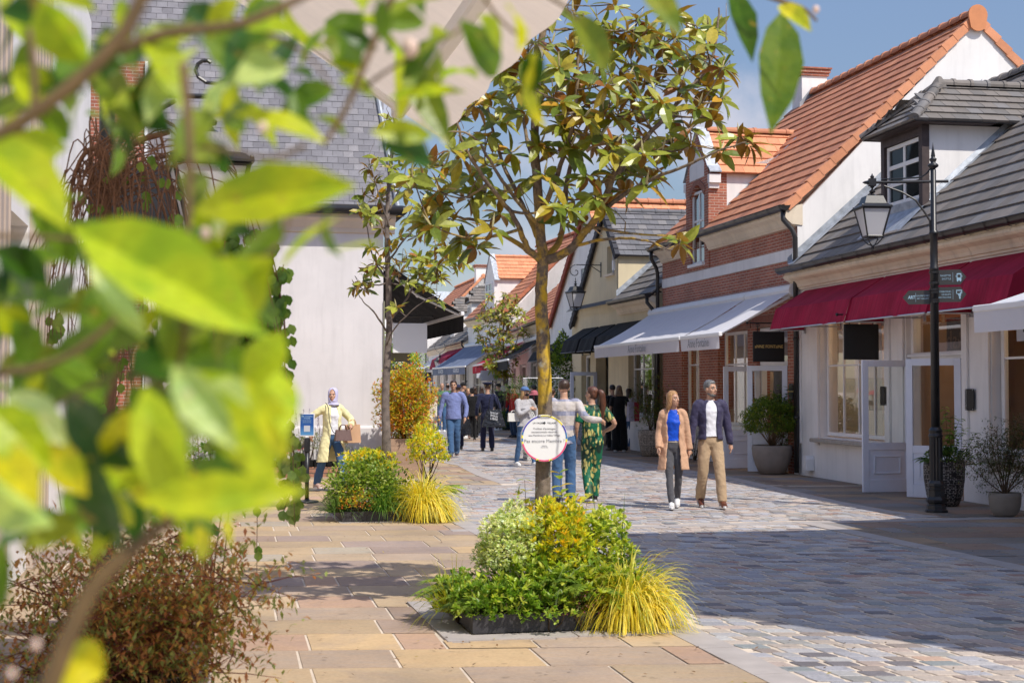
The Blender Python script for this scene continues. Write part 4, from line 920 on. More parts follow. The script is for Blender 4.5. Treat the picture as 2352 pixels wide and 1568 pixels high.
m.cc = (0.1,0.1,0.1); m.poly([(-0.2,0,4.08),(-0.2,L3,4.08),(3.9,L3,7.55),(3.9,0,7.55)]) ; m.poly([(3.9,0,7.55),(3.9,L3,7.55),(8,L3,4.1),(8,0,4.1)])
# cross gable: near small slope and far long slope
vl = math.hypot(gp_-g0+0.12, ZGP-ZG0+0.12)
roof_slope(m, (-0.14, g0-0.12, ZG0-0.06), (1,0,0), (0,gp_-g0+0.12,ZGP-ZG0+0.14), 3.4, vl, SL1, 0.26, 0.225, clip=lambda a, b: a < 2.0+1.3*b/vl)
roof_slope(m, (-0.14, g1+0.1, ZG1-0.03), (1,0,0), (0,gp_-g1-0.1,ZGP-ZG1+0.10), 3.4, math.hypot(g1-gp_, ZGP-ZG1), SL1, 0.26, 0.225, clip=lambda a, b: a < 1.2+1.6*b/4.6)
m.poly([(-0.13,g0-0.12,ZG0-0.07),(1.9,g0-0.12,ZG0-0.07),(3.0,gp_,ZGP+0.06),(-0.13,gp_,ZGP+0.06)]); m.poly([(-0.13,g1+0.1,ZG1-0.05),(1.9,g1+0.1,ZG1-0.05),(3.0,gp_,ZGP+0.06),(-0.13,gp_,ZGP+0.06)])
ridge_caps(m, (-0.14,gp_,ZGP+0.09), (3.1,gp_,ZGP+0.09), SL1, 0.09, 0.36)
verge(m, (-0.14,g0-0.14,ZG0-0.06), (-0.14,gp_,ZGP+0.08), [((0.05,0.05,0.06),1)], (-1,0,0), 0.2, 0.24, 0.2); verge(m, (-0.14,g1+0.12,ZG1-0.03), (-0.14,gp_,ZGP+0.08), [((0.05,0.05,0.06),1)], (-1,0,0), 0.2, 0.24, 0.2)
m.build('roof', TILE, b3)
m = MB()
for i in range(8):
    a, b = -0.1+i*0.27, -0.1+(i+1)*0.27; rz_ = lambda x: 4.1+(x+0.22)*3.5/4.1+0.06
    m.poly([(a,g0-0.16,rz_(a)),(b,g0-0.16,rz_(b)),(b,g0-0.02,rz_(b)+0.01),(a,g0-0.02,rz_(a)+0.01)]); m.poly([(a,g0-0.02,rz_(a)+0.01),(b,g0-0.02,rz_(b)+0.01),(b,g0-0.008,rz_(b)+0.16),(a,g0-0.008,rz_(a)+0.16)])
m.build('flashing', ZINC, b3)
m = MB(); m.box(-0.10, g0+0.28, 5.02, -0.036, g0+0.40, 5.3); m.build('sensor_box', PAINT_W, b3)
for i, (a, b) in enumerate(((36.75, 40.1), (40.3, 41.8), (42.0, 43.7))):
    hood_awning(B3, y3(a), y3(b), 3.5, [(-0.60,3.12),(-0.72,2.74)], BLK_F, ['wide black hood awning next to the white awning', 'narrow middle black hood awning on the cream shop', 'far narrow black hood awning above the ivy'][i], 'black hood awnings on the cream shop')
r = thing('shop_sign', on(B3,0.12,y3(38.0),2.45), B3[1], 'dark sign panel behind the window of the cream shop', 'sign'); m = MB(); m.box(0.12,-0.9,-0.1,0.16,0.9,0.35); m.build('board', SIGNBLACK, r)
r = thing('display_mannequin', on(B3,0.75,y3(37.6),0), B3[1], 'draped pink display figure behind the cream shop window', 'mannequin'); m = MB(); m.rings([[m.vert((cos(t)*w_, sin(t)*w_*1.3, z)) for t in [2*pi*k/20 for k in range(20)]] for z, w_ in ((0.9,0.2),(1.3,0.24),(1.9,0.2),(2.3,0.16),(2.4,0.05))]); m.build('dress', mat_fabric('pale_pink_cloth',(0.5,0.3,0.3)), r)
r = thing('display_plinth', on(B3,0.75,y3(38.3),0), B3[1], 'round display plinth behind the cream shop window', 'plinth'); m = MB(); m.lathe([(0.3,0.03),(0.3,0.9),(0.28,0.92)],(0,0,0),20); m.build('drum', MAT_WOOD, r)

# ---------------- far right row, built from one kit with its own measurements per house
def row_house(fr, L, ez, rx, rz, tab, wallm, label, name='row_building', verge_near=True, gut=True, shop=True, cap=OR1, wall_z=None, tw=0.3, th=0.34, hip=False):
    r = thing(name, fr[0], fr[1], label, 'building')
    m = MB(); ops = []
    if shop:
        n = max(1, int(L/3.6)); 
        for i in range(n):
            c = L*(i+0.5)/n
            if i % 2: ops.append((c-0.9, c+0.9, 0.0, 2.7))
            else: ops.append((c-1.2, c+1.2, 0.7, 2.7))
    wall_x(m, 0, 0, L, 0, ez-0.05, ops, 0.25)
    zf = lambda x: ez + (rz-ez)*x/rx
    for y, s in ((0, 1), (L, -1)): m.prism([(0.0 if s > 0 and False else 0.26,y,0),(rx*2,y,0),(rx*2,y,ez-0.1),(rx,y,rz-0.1),(0.26,y,ez+0.1)], (0,s*0.2,0))
    m.prism([(-0.0,0,ez-0.06),(rx*2,0,ez-0.06),(rx,0,rz-0.09)], (0,0.2,0))
    m.build('wall', wallm, r)
    for o in ops:
        window(r, 0.1, o[0]+0.02, o[1]-0.02, o[2]+0.02, o[3]-0.02, 2, 2, 0.09, 0.05, ratios=[0.7])
    if ops:
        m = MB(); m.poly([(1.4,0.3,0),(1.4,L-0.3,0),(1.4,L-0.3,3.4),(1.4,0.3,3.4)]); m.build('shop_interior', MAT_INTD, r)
    m = MB(); SLn = math.hypot(rx+0.2, rz-ez)
    roof_slope(m, (-0.2,0,ez), (0,1,0), (rx+0.2,0,rz-ez), L, SLn, tab, tw, th)
    m.cc = tab[0][0]; m.poly([(-0.2,0,ez-0.02),(-0.2,L,ez-0.02),(rx,L,rz-0.02),(rx,0,rz-0.02)]); m.poly([(rx,0,rz-0.02),(rx,L,rz-0.02),(rx*2+0.2,L,ez-0.02),(rx*2+0.2,0,ez-0.02)])
    ridge_caps(m, (rx,-0.05,rz+0.07), (rx,L+0.05,rz+0.07), cap, 0.12, 0.45)
    if verge_near: verge(m, (-0.22,-0.02,ez), (rx,-0.02,rz+0.04), cap, (0,-1,0), 0.25, 0.34, 0.17); verge(m, (rx*2+0.22,-0.02,ez), (rx,-0.02,rz+0.04), cap, (0,-1,0), 0.25, 0.34, 0.17)
    m.build('roof', TILE, r)
    if gut: cornice(r, 0, L, ez-0.38, ez-0.03, 0.24, 1.6); gutter(r, -0.1, L+0.1, ez, -0.3, 0.10, 0.6); downpipe(r, [(-0.30,0.1,ez-0.05),(-0.30,0.1,ez-0.25),(-0.12,0.02,ez-0.5),(-0.10,0.0,ez-0.65),(-0.10,0.0,0.05)])
    return r
# house 4: ridge across the street direction, white front gable, orange roof
B4 = frame_of((12.9-0.22*45.1, 45.1), -0.22); L4 = 7.3
b4 = thing('shop_building', B4[0], B4[1], 'white shop with orange roof whose gable faces the street behind the cream shop', 'building')
pk = (47.0-45.1)*1.024; ft = 6.9*1.024
m = MB()
for x in (0.0, 0.25): m.poly([(x,-0.6,0),(x,ft+0.3,0),(x,ft+0.05,3.95),(x,pk,7.8),(x,-0.9,4.9),(x,-0.9,0)])
m.poly([(0,-0.9,0),(8,-0.9,0),(8,-0.9,4.9),(0,-0.9,4.9)]); m.poly([(0,ft+0.3,0),(8,ft+0.3,0),(8,ft+0.05,3.95),(0,ft+0.05,3.95)])
m.build('wall', WHITE, b4)
m = MB(); 
roof_slope(m, (-0.1,-1.0,4.85), (1,0,0), (0,pk+1.0,3.0), 9.0, math.hypot(pk+1.0,3.0), OR_SIDE, 0.3, 0.30)
roof_slope(m, (-0.1,ft+0.15,3.9), (1,0,0), (0,pk-ft-0.15,3.95), 9.0, math.hypot(ft+0.15-pk,3.95), OR_SIDE, 0.3, 0.30)
m.cc = OR1[0][0]; m.poly([(-0.1,-1.0,4.83),(9,-1,4.83),(9,pk,7.83),(-0.1,pk,7.83)]); m.poly([(-0.1,ft+.15,3.88),(9,ft+.15,3.88),(9,pk,7.83),(-0.1,pk,7.83)])
ridge_caps(m, (-0.1,pk,7.92), (9,pk,7.92), OR1, 0.12, 0.42); verge(m, (-0.12,ft+0.17,3.9), (-0.12,pk,7.88), [((0.30,0.06,0.035),1)], (-1,0,0), 0.2, 0.3, 0.22)
m.build('roof', TILE, b4)
window(b4, -0.03, (47.3-45.1)*1.024, (48.0-45.1)*1.024, 5.0, 5.75, 1, 1, 0.06, 0.03, GLASS_D)
m = MB(); 
for i in range(12): m.box(-0.06, (46.75-45.1)*1.024, 5.0+i*0.063, -0.03, (47.2-45.1)*1.024, 5.045+i*0.063)
m.box(-0.03, (46.72-45.1)*1.024, 4.97, -0.005, (47.23-45.1)*1.024, 5.78); m.build('shutter', PAINT_W, b4)
hood_awning(B4, 0.6, 3.2, 3.35, [(-0.5,3.02),(-0.62,2.72)], BLK_F, 'black hood awning on the white gabled shop behind the trunk', 'dark awnings')
hood_awning(B4, 3.4, 6.3, 3.35, [(-0.9,2.95),(-1.1,2.62)], BLK_F, 'black hood awning beyond the trunk at the street bend', 'dark awnings')
# house 5
B5 = frame_of((1.46, 52.3), -0.105); b5 = row_house(B5, 15.2, 4.25, 3.9, 8.0, OR1, WHITE, 'white shop with long orange roof beyond the main tree', verge_near=True)
B6 = frame_of((-0.14, 67.6), -0.255); b6 = row_house(B6, 9.0, 5.3, 3.9, 9.3, OR1, WHITE, 'taller white house with red verge tiles and a white stone dormer', cap=RB)
B7 = frame_of((-2.38, 76.3), -0.16); b7 = row_house(B7, 21.0, 4.2, 3.9, 7.6, GR1, WHITE, 'far shop row with grey slate roof and grey dormers', cap=GR1)
B8 = frame_of((-5.80, 97.4), -0.2); b8 = row_house(B8, 12.0, 5.3, 3.9, 9.4, OR1, WHITE, 'far white gable with orange roof and white chimney', cap=OR_SIDE)
def small_dormer(b, y0, y1_, x0, zb, zt, zr, tab, front, label=None, coping=False, xe=3.2):
    d = bpy.data.objects.new('dormer', None); COL.objects.link(d); d.parent = b; yc = (y0+y1_)/2
    m = MB(); m.box(x0, y0, zb, xe, y1_, zt); 
    if coping: m.prism([(x0,y0,zt),(x0,y1_,zt),(x0,yc,zr+0.1)], (0.2,0,0))
    m.build('dormer_wall', front, d)
    m = MB(); h = (y1_-y0)/2+0.15; vl = math.hypot(h, zr-zt)
    for s in (-1,1): roof_slope(m, (x0+(0.2 if coping else -0.15),yc+s*h,zt), (1,0,0), (0,-s*h,zr-zt), xe-x0, vl, tab, 0.3, 0.26, clip=None if coping else (lambda a, b: a > 0.6*b/vl-0.1))
    m.cc = tab[0][0]
    for s in (-1,1): m.poly([(x0,yc+s*h,zt-0.01),(xe,yc+s*h,zt-0.01),(xe,yc,zr-0.01),(x0+(0 if coping else 0.6),yc,zr-0.01)])
    if not coping: m.poly([(x0-0.15,yc-h,zt),(x0-0.15,yc+h,zt),(x0+0.5,yc,zr)])
    ridge_caps(m, (x0+(0.2 if coping else 0.5),yc,zr+0.04), (xe,yc,zr+0.04), tab, 0.09, 0.35); m.build('dormer_roof', TILE, d)
    if coping:
        m = MB()
        for s in (-1,1): m.prism([(x0-0.03,yc,zr+0.12),(x0+0.25,yc,zr+0.12),(x0+0.25,yc+s*(h+0.05),zt-0.1),(x0-0.03,yc+s*(h+0.05),zt-0.1)], (0,0,0.04))
        m.build('zinc_coping', ZINC, d)
    window(d, x0-0.05, y0+0.3, y1_-0.3, zb+0.15 if not coping else zt-1.0, zt-0.15, 2, 2, 0.07, 0.06, GLASS_D)
small_dormer(b6, 3.6, 5.6, 0.15, 5.3, 7.15, 8.35, OR_SIDE, WHITE, coping=True)
small_dormer(b7, 2.2, 4.0, 0.5, 4.7, 6.4, 7.3, GR1, WHITE, xe=2.6)
small_dormer(b7, 10.5, 12.3, 0.5, 4.7, 6.3, 7.2, GR1, WHITE, xe=2.6)
m = MB(); m.box(3.4, 0.1, 8.3, 4.2, 0.8, 10.0); m.build('chimney', WHITE, b8); c = b8.children[-1]; m = MB(); m.box(3.33, 0.03, 10.001, 4.27, 0.87, 10.12); m.box(3.28,-0.02,10.13,4.32,0.92,10.2); m.build('chimney_cap', BRICK, c)
# zinc-roofed block behind
r = thing('zinc_roof_building', (-4.5, 118, 0), 0.2, 'far white block with pale zinc roof behind the orange roofs', 'building')
m = MB(); m.box(-9,0,0,10,10,8.4); m.build('wall', WHITE, r); m = MB(); m.rings([[m.vert(p) for p in ((-9.3,-0.3,8.4),(10.3,-0.3,8.4),(10.3,10,8.4),(-9.3,10,8.4))],[m.vert(p) for p in ((-8.6,0.8,9.7),(0.5,0.8,9.7),(0.5,9,9.7),(-8.6,9,9.7))]])
m.prism([(0.4,0.2,8.6),(10,0.2,8.6),(9.5,1.2,10.6),(0.9,1.2,10.6)],(0,6,0))
for i in range(24): m.box(-8.9+i*0.8, -0.25, 8.42, -8.86+i*0.8, -0.2, 8.46)
m.build('zinc_roof', ZINC, r)
# shop awnings far along the street
PINK_F = streaky('coral_red_awning_canvas', (0.55,0.03,0.06), 0.3); BLU_F = streaky('grey_blue_awning_canvas', (0.20,0.24,0.34), 0.2, amp=0.1); CRM_F = streaky('crimson_awning_canvas', (0.33,0.02,0.06), 0.15)
r = folding_awning(B5, 7.2, 14.8, 1.75, 3.65, 2.72, PINK_F, 'coral red folding awning behind the third small tree', 'far awnings', 0.36); text('H', 0.24, WHITE_INK, r, (-1.83, 12.2, 2.5), (radians(90),0,radians(-90))) 
folding_awning(B5, 1.0, 6.6, 1.5, 3.6, 2.75, BLK_F, 'black folding awning just left of the main trunk', 'far awnings', 0.36)
r = folding_awning(B6, 1.0, 9.0, 1.9, 3.9, 2.72, BLU_F, 'grey blue folding awning with pale block lettering', 'far awnings', 0.36)
for yy in (2.8, 6.6): text('GUESS', 0.26, WHITE_INK, r, (-1.98, yy, 2.52), (radians(90),0,radians(-90)), sx=1.8, name='lettering')
r = hood_awning(B7, 1.2, 9.0, 3.9, [(-1.0,3.35),(-1.15,2.75)], CRM_F, 'crimson hood awning with faint shop name', 'far awnings'); text('FURLA', 0.30, WHITE_INK, r, (-1.18, 4.2, 2.95), (radians(90),0,radians(-90)), sx=2.4)
folding_awning(B7, 10.2, 18.5, 1.6, 3.5, 2.75, WHT_F, 'small white folding awning at the far end of the street', 'far awnings', 0.3)
BROWN = mat_plain('dark_brown_board', (0.035,0.022,0.014), 0.6, 0.05, 4, 0); PALE = mat_plain('pale_board', (0.48,0.50,0.55), 0.6, 0.03, 4, 0)
hanging_sign(on(B7,-0.9,9.6,0), B7[1], 0.75, 0.55, 2.62, BROWN, 'brown hanging sign with small pale lettering at the far end', 'STUART WEITZMAN', PALE, 0.075, face=-1)
hanging_sign(on(B6,-0.5,1.0,0), B6[1], 0.80, 0.30, 2.45, PALE, 'pale board with one dark capital under the grey blue awning', '          A', DARK_INK, 0.16)
hanging_sign(on(B5,-0.9,6.8,0), B5[1], 1.1, 0.42, 2.40, PALE, 'blank pale hanging board under the coral awning')
# ---------------- unseen block added at right, its outline shaped to cast the street shadow
r = thing('shadow_caster', (0,0,0), 0, 'plain white corner building just outside the right edge that shades the street', 'building')
m = MB(); m.prism([(5.50,12.15,0),(14.5,13.7,0),(14.5,-2,0),(9.6,3.3,0),(7.63,5.15,0),(6.45,6.2,0),(5.78,6.35,0),(5.58,7.4,0)], (0,0,8.0)); m.build('wall', WHITE, r)
m = MB(); m.prism([(5.44,12.2,8.0),(14.5,13.76,8.0),(14.5,-2,8.0),(9.6,3.2,8.0),(7.6,5.08,8.0),(6.42,6.13,8.0),(5.70,6.3,8.0),(5.52,7.4,8.0)], (0,0,0.12)); m.build('coping', ZINC, r)
# ------------------------------------------------------------------ left-hand side buildings
def lframe(p, ratio):      # local y runs towards the camera, x into the building on the left
    return (p[0], p[1], 0), math.atan2(-ratio, 1.0) + pi
SLATE = [((0.21,0.205,0.225), 10), ((0.185,0.18,0.20), 8), ((0.24,0.23,0.245), 5)]
KHAKI = mat_plain('khaki_paint', (0.20,0.19,0.13), 0.5, 0.08, 4, 0.05)
L1F = lframe((-2.54, 28.0), -0.22)
l1 = thing('shop_building', L1F[0], L1F[1], 'large white rendered end wall with steep pale slate roof behind the small tree', 'building')
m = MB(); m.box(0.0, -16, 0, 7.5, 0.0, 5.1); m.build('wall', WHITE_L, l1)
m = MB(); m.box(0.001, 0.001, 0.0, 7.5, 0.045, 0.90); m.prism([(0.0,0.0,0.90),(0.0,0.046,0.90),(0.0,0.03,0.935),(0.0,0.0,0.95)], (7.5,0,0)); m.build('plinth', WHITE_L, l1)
m = MB(); m.box(-0.03, -0.25, 0, -0.001, 0.03, 3.4); m.build('corner_pilaster', KHAKI, l1)
m = MB(); prof = [(0,4.72),(0.05,4.74),(0.06,4.82),(0.16,4.95),(0.24,5.0),(0.24,5.09),(0,5.09)]
m.rings([[m.vert((x, y, z)) for y, z in prof] for x in (-0.22, 7.5)]); m.build('cornice', mat_render_wall('pale_cornice', (0.66,0.58,0.50), 0.1), l1)
m = MB(); m.tube([(-0.34,0.34,5.16),(7.6,0.34,5.16)], 0.095, 10); m.tube([(-0.34,0.34,5.16),(-0.34,-14,5.16)], 0.095, 10); m.box(-0.24,0.0,5.10,7.5,0.26,5.14); m.build('gutter', GUTTER, l1, smooth=True)
m = MB(); vl = math.hypot(0.95, 5.2)
roof_slope(m, (-0.22, 0.26, 5.2), (1,0,0), (0,-0.95,5.2), 7.8, vl, SLATE, 0.205, 0.128, clip=lambda a, b: a > 0.145*b - 0.08, thick=0.006, lift=0.006)
m.cc = (0.05,0.05,0.055); m.poly([(-0.22,0.25,5.2),(7.6,0.25,5.2),(7.6,-0.71,10.39),(0.55,-0.71,10.39)]); m.poly([(-0.22,0.25,5.2),(-0.22,-15,5.2),(0.55,-14,10.39),(0.55,-0.71,10.39)]); m.poly([(0.55,-0.71,10.39),(7.6,-0.71,10.39),(7.6,-14,10.39),(0.55,-14,10.39)])
m.build('slate_roof', mat_vcol('roof_slate', 0.55, 7, 0.12, 0.25), l1)
m = MB(); m.tube([(-0.25,0.3,5.2),(0.56,-0.69,10.4)], 0.05, 8); m.build('hip_roll', ZINC, l1)
folding_awning(L1F, -9.0, -0.75, 1.72, 4.25, 3.22, BLK_F, 'black folding awning seen from beneath beside the white end wall', 'awnings', 0.36)
hanging_sign(on(L1F,-0.34,-1.55,0), L1F[1], 0.72, 0.62, 3.04, mat_plain('blank_white_board', (0.80,0.80,0.80), 0.5, 0.02, 3, 0), 'blank white square sign hanging from a black rod beside the small tree')
r = thing('shop_door', on(L1F,-0.1,-2.3,0), L1F[1]+pi, 'khaki framed glazed door standing open below the blank white sign', 'door')
m = MB()
for q in ((-0.95+0.55,0,-0.85+0.55,2.5),): pass
m.box(0.02,-0.03,0,0.14,0.03,2.45); m.box(0.66,-0.03,0,0.78,0.03,2.45); m.box(0.14,-0.03,2.25,0.66,0.03,2.45); m.box(0.14,-0.03,0,0.66,0.03,0.5); m.build('leaf_frame', KHAKI, r)
g = MB(); g.poly([(0.13,0,0.5),(0.67,0,0.5),(0.67,0,2.26),(0.13,0,2.26)]); g.build('pane', GLASS, r)
# brick flower bed in front of the end wall
r = thing('raised_flower_bed', on(L1F,0.35,0,0), L1F[1], 'low raised brick flower bed against the white end wall', 'flower bed')
m = MB(); m.bbox(0.0,0.06,0.0,5.2,0.20+0.55,0.20,0.004); m.build('brick_courses', BRICK_OLD, r)
m = MB(); 
for i in range(44): m.bbox(0.003+i*0.118, 0.64, 0.201, 0.108+i*0.118, 0.765, 0.335, 0.012)
m.build('brick_coping', mat_vcol('coping_brick', 0.8), r); cpb = r.children[-1].data
if not cpb.color_attributes: 
    ca = cpb.color_attributes.new('Col','FLOAT_COLOR','CORNER'); ca.data.foreach_set('color', [c for p in cpb.polygons for _ in p.loop_indices for c in ((0.40+0.06*sin(p.index//18*2.3),0.185,0.115,1.0))])
m = MB(); m.box(0.02,0.07,0.2,5.18,0.64,0.30); m.build('soil', mat_plain('dark_soil',(0.03,0.022,0.015),0.95,0.3,20,0.8,0.02), r)

# left row next to the camera
L2F = lframe((-6.11, 20.5), -0.22)
l2 = thing('shop_building', L2F[0], L2F[1], 'white rendered shop wall with beige panels at the left edge behind the leaves', 'building')
def yl2(d): return (20.5-d)*1.024
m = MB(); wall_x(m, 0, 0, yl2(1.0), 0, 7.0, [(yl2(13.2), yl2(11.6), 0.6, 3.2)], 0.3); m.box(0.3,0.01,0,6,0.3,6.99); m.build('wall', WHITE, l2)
m = MB()
for a, b in ((14.6, 13.3), (11.5, 10.2)): 
    m.box(-0.06, yl2(a), 0.0, -0.001, yl2(b), 6.6)
    for i in range(5): m.box(-0.075, yl2(a)+0.1+i*0.28, 0.1, -0.06, yl2(a)+0.13+i*0.28, 6.5)
m.build('beige_panel', mat_plain('beige_shutter_paint', (0.46,0.38,0.32), 0.6, 0.08, 3, 0.1), l2)
window(l2, 0.15, yl2(13.2)+0.02, yl2(11.6)-0.02, 0.62, 3.18, 2, 2)
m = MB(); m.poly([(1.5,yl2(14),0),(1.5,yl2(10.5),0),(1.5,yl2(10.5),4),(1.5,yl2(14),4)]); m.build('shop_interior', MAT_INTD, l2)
CRM = streaky('cream_awning_canvas', (0.66,0.57,0.49), 0.45, amp=0.06)
folding_awning(L2F, 13.55, yl2(2.2), 2.62, 4.9, 3.24, CRM, 'large cream folding awning overhead at the upper left', 'awnings', 0.13, wave=0.015, flare=0.22)
# brick-faced building between them with a black barrel awning
LBF = lframe((-6.65, 25.6), -0.22)
lb = thing('shop_building', LBF[0], LBF[1], 'red brick shop front with a black barrel canopy half hidden by foreground leaves', 'building')
m = MB(); m.box(0, -3, 0, 5, 0, 7.6); m.build('brick_wall', BRICK, lb); m = MB(); m.box(-0.05,-0.2,0,-0.001,0.05,7.6); m.build('downpipe_board', PAINT_W, lb)
m = MB(); m.box(0.5,0.001,0.3,2.4,0.05,3.4); m.build('dark_window', SIGNBLACK, lb)
r = thing('barrel_awning', on(LBF,-0.5,0.05,0), LBF[1], 'black rounded barrel canopy on the brick shop', 'awning')
m = MB(); rows = [[(x, 1.3*cos(t), 4.0+1.7*sin(t)) for x in [2.3*i/12 for i in range(13)]] for t in [pi/2*j/10 for j in range(11)]]; fabric_sheet(m, rows)
for x in (0, 2.3): m.poly([(x,0,4.0)]+[(x,1.3*cos(t),4.0+1.7*sin(t)) for t in [pi/2*j/10 for j in range(11)]])
m.build('canvas', BLK_F, r)

# ------------------------------------------------------------------ lamp posts
FROST = NM('frosted_lamp_glass'); FROST.col((0.75,0.75,0.78)); FROST.rough(0.35)
tr = FROST.n('BsdfTranslucent'); tr.inputs[0].default_value = (0.85,0.85,0.86,1); ms = FROST.n('MixShader'); ms.inputs[0].default_value = 0.45; FROST.l(FROST.p.outputs[0], ms.inputs[1]); FROST.l(tr.outputs[0], ms.inputs[2]); FROST.l(ms.outputs[0], FROST.out.inputs[0])
def lantern(parent, x, y, z, s=1.0, rot=0.0):
    """four-sided tapering lantern hung with its top fixing at z"""
    L = bpy.data.objects.new('lantern', None); COL.objects.link(L); L.parent = parent; L.location = (x,y,z); L.rotation_euler = (0,0,rot); L.scale = (s,s,s)
    m = MB(); a = pi/4
    m.lathe([(0.012,0.0),(0.012,-0.06),(0.03,-0.07),(0.035,-0.09),(0.015,-0.10),(0.015,-0.12),(0.05,-0.15),(0.045,-0.17),(0.02,-0.18),(0.035,-0.20),(0.075,-0.225)], (0,0,0), 14)
    m.lathe([(0.10,-0.225),(0.185,-0.235),(0.19,-0.245),(0.245,-0.355),(0.275,-0.365),(0.345,-0.405),(0.345,-0.42),(0.02,-0.418)], (0,0,0), 4, a0=a)
    zt, zb, wt, wb = -0.42, -0.86, 0.275*0.7071*1.12, 0.155*0.7071*1.1
    for i in range(4):
        c, s_ = (1,1,-1,-1)[i], (1,-1,-1,1)[i]
        m.tube([(c*wt,s_*wt,zt),(c*wb,s_*wb,zb)], 0.014, 6)
        c2, s2_ = (1,-1,-1,1)[i], (-1,-1,1,1)[i]
        m.tube([(c*wb,s_*wb,zb),(c2*wb,s2_*wb,zb)], 0.013, 6); m.tube([(c*wt,s_*wt,zt-0.01),(c2*wt,s2_*wt,zt-0.01)], 0.014, 6)
        m.tube([(c*wb,s_*wb,zb),(c*wb*0.9,s_*wb*0.9,zb-0.05),(c*wb*0.45,s_*wb*0.45,zb-0.12),(c*wb*0.2,s_*wb*0.2,zb-0.135),(0,0,zb-0.16)], 0.009, 6)
        m.tube([(c*wb*0.9,s_*wb*0.9,zb-0.04),(c*wb*1.15,s_*wb*1.15,zb-0.03)], 0.01, 5)
    for c in (-1, 1):
        for s_ in (-1, 1): m.ell((c*0.235*0.98, s_*0.235*0.98, -0.395), 0.014,0.014,0.02, 6, 5)
    m.ell((0,0,zb-0.175), 0.022,0.022,0.022, 8, 6)
    m.build('lantern_frame', BLACK, L, smooth=False)
    for i in range(4):
        c, s_ = (1,1,-1,-1)[i], (1,-1,-1,1)[i]; c2, s2_ = (1,-1,-1,1)[i], (-1,-1,1,1)[i]
        g = MB(); k1 = 0.985; g.poly([(c*wt*k1,s_*wt*k1,zt-0.01),(c2*wt*k1,s2_*wt*k1,zt-0.01),(c2*wb*k1,s2_*wb*k1,zb+0.005),(c*wb*k1,s_*wb*k1,zb+0.005)]); g.build('frosted_pane', FROST.m, L)
    return L
def lamp_post(loc, rz, label, arm=0.82, H=4.72, s=1.0):
    r = thing('street_lamp', loc, rz, label, 'street lamp', 'lamp posts')
    m = MB(); a8 = pi/8
    m.lathe([(0.155,0),(0.155,0.035),(0.135,0.05),(0.13,0.10),(0.115,0.115),(0.115,0.13),(0.135,0.145),(0.14,0.18),(0.115,0.22),(0.11,0.30),(0.118,0.31),(0.118,0.325),(0.105,0.335),(0.105,0.355),(0.115,0.365),(0.11,0.40),(0.085,0.44)], (0,0,0), 8, a0=a8); m.build('base', BLACK, r)
    m = MB(); rr = []
    for z in (0.44, 1.02): rr.append([m.vert((cos(t)*(0.082+0.007*cos(12*t)), sin(t)*(0.082+0.007*cos(12*t)), z)) for t in [2*pi*k/48 for k in range(48)]])
    m.rings(rr); m.lathe([(0.088,1.02),(0.098,1.03),(0.098,1.05),(0.085,1.07),(0.085,1.09),(0.092,1.10),(0.092,1.12),(0.062,1.16)], (0,0,0), 20); m.build('fluted_foot', BLACK, r)
    m = MB(); m.lathe([(0.060,1.15),(0.056,3.30),(0.064,3.31),(0.064,3.33),(0.052,3.35),(0.052,3.78),(0.062,3.79),(0.066,3.81),(0.062,3.83),(0.040,3.85),(0.038,H-0.28),(0.028,H-0.27)], (0,0,0), 18); m.build('shaft', BLACK, r, smooth=True)
    z = H-0.28; m = MB(); m.lathe([(0.030,z),(0.034,z+0.02),(0.068,z+0.04),(0.075,z+0.06),(0.06,z+0.08),(0.03,z+0.10),(0.045,z+0.13),(0.05,z+0.15),(0.025,z+0.17),(0.030,z+0.19),(0.014,z+0.29),(0.0,z+0.39)], (0,0,0), 16); m.build('finial', BLACK, r, smooth=True)
    m = MB(); za = H-0.16-0.22
    m.tube([(0.20,0,za-0.06),(-arm,0,za-0.06)], 0.020, 10); m.tube([(-arm-0.03,0,za-0.06),(-arm-0.10,0,za-0.06),(-arm-0.13,0,za-0.06)], [0.035,0.02,0.005], 8)
    m.box(-arm-0.05,-0.045,za-0.11,-arm+0.05,0.045,za-0.01); m.lathe([(0.02,za-0.01),(0.03,za+0.02),(0.012,za+0.04),(0.0,za+0.07)], (-arm,0,0), 8)
    m.tube([(-0.04,0,3.80),(-0.05,0,3.98),(-0.12,0,4.10),(-0.24,0,4.27),(-0.42,0,4.38),(-0.66,0,4.47)], 0.014, 8)
    m.tube([(-0.035,0,za+0.12),(-0.08,0,za+0.06),(-0.16,0,za+0.0),(-0.45,0,za-0.015),(-0.7,0,za-0.02)], 0.011, 7); m.build('arm', BLACK, r)
    lantern(r, -arm, 0, za-0.05, s*0.88, 0.18); return r
P = gp(935, 511.5); lamp1 = lamp_post((P.x, P.y, 0), radians(-6), 'black lamp post with direction plates standing before the white shop', H=4.96)
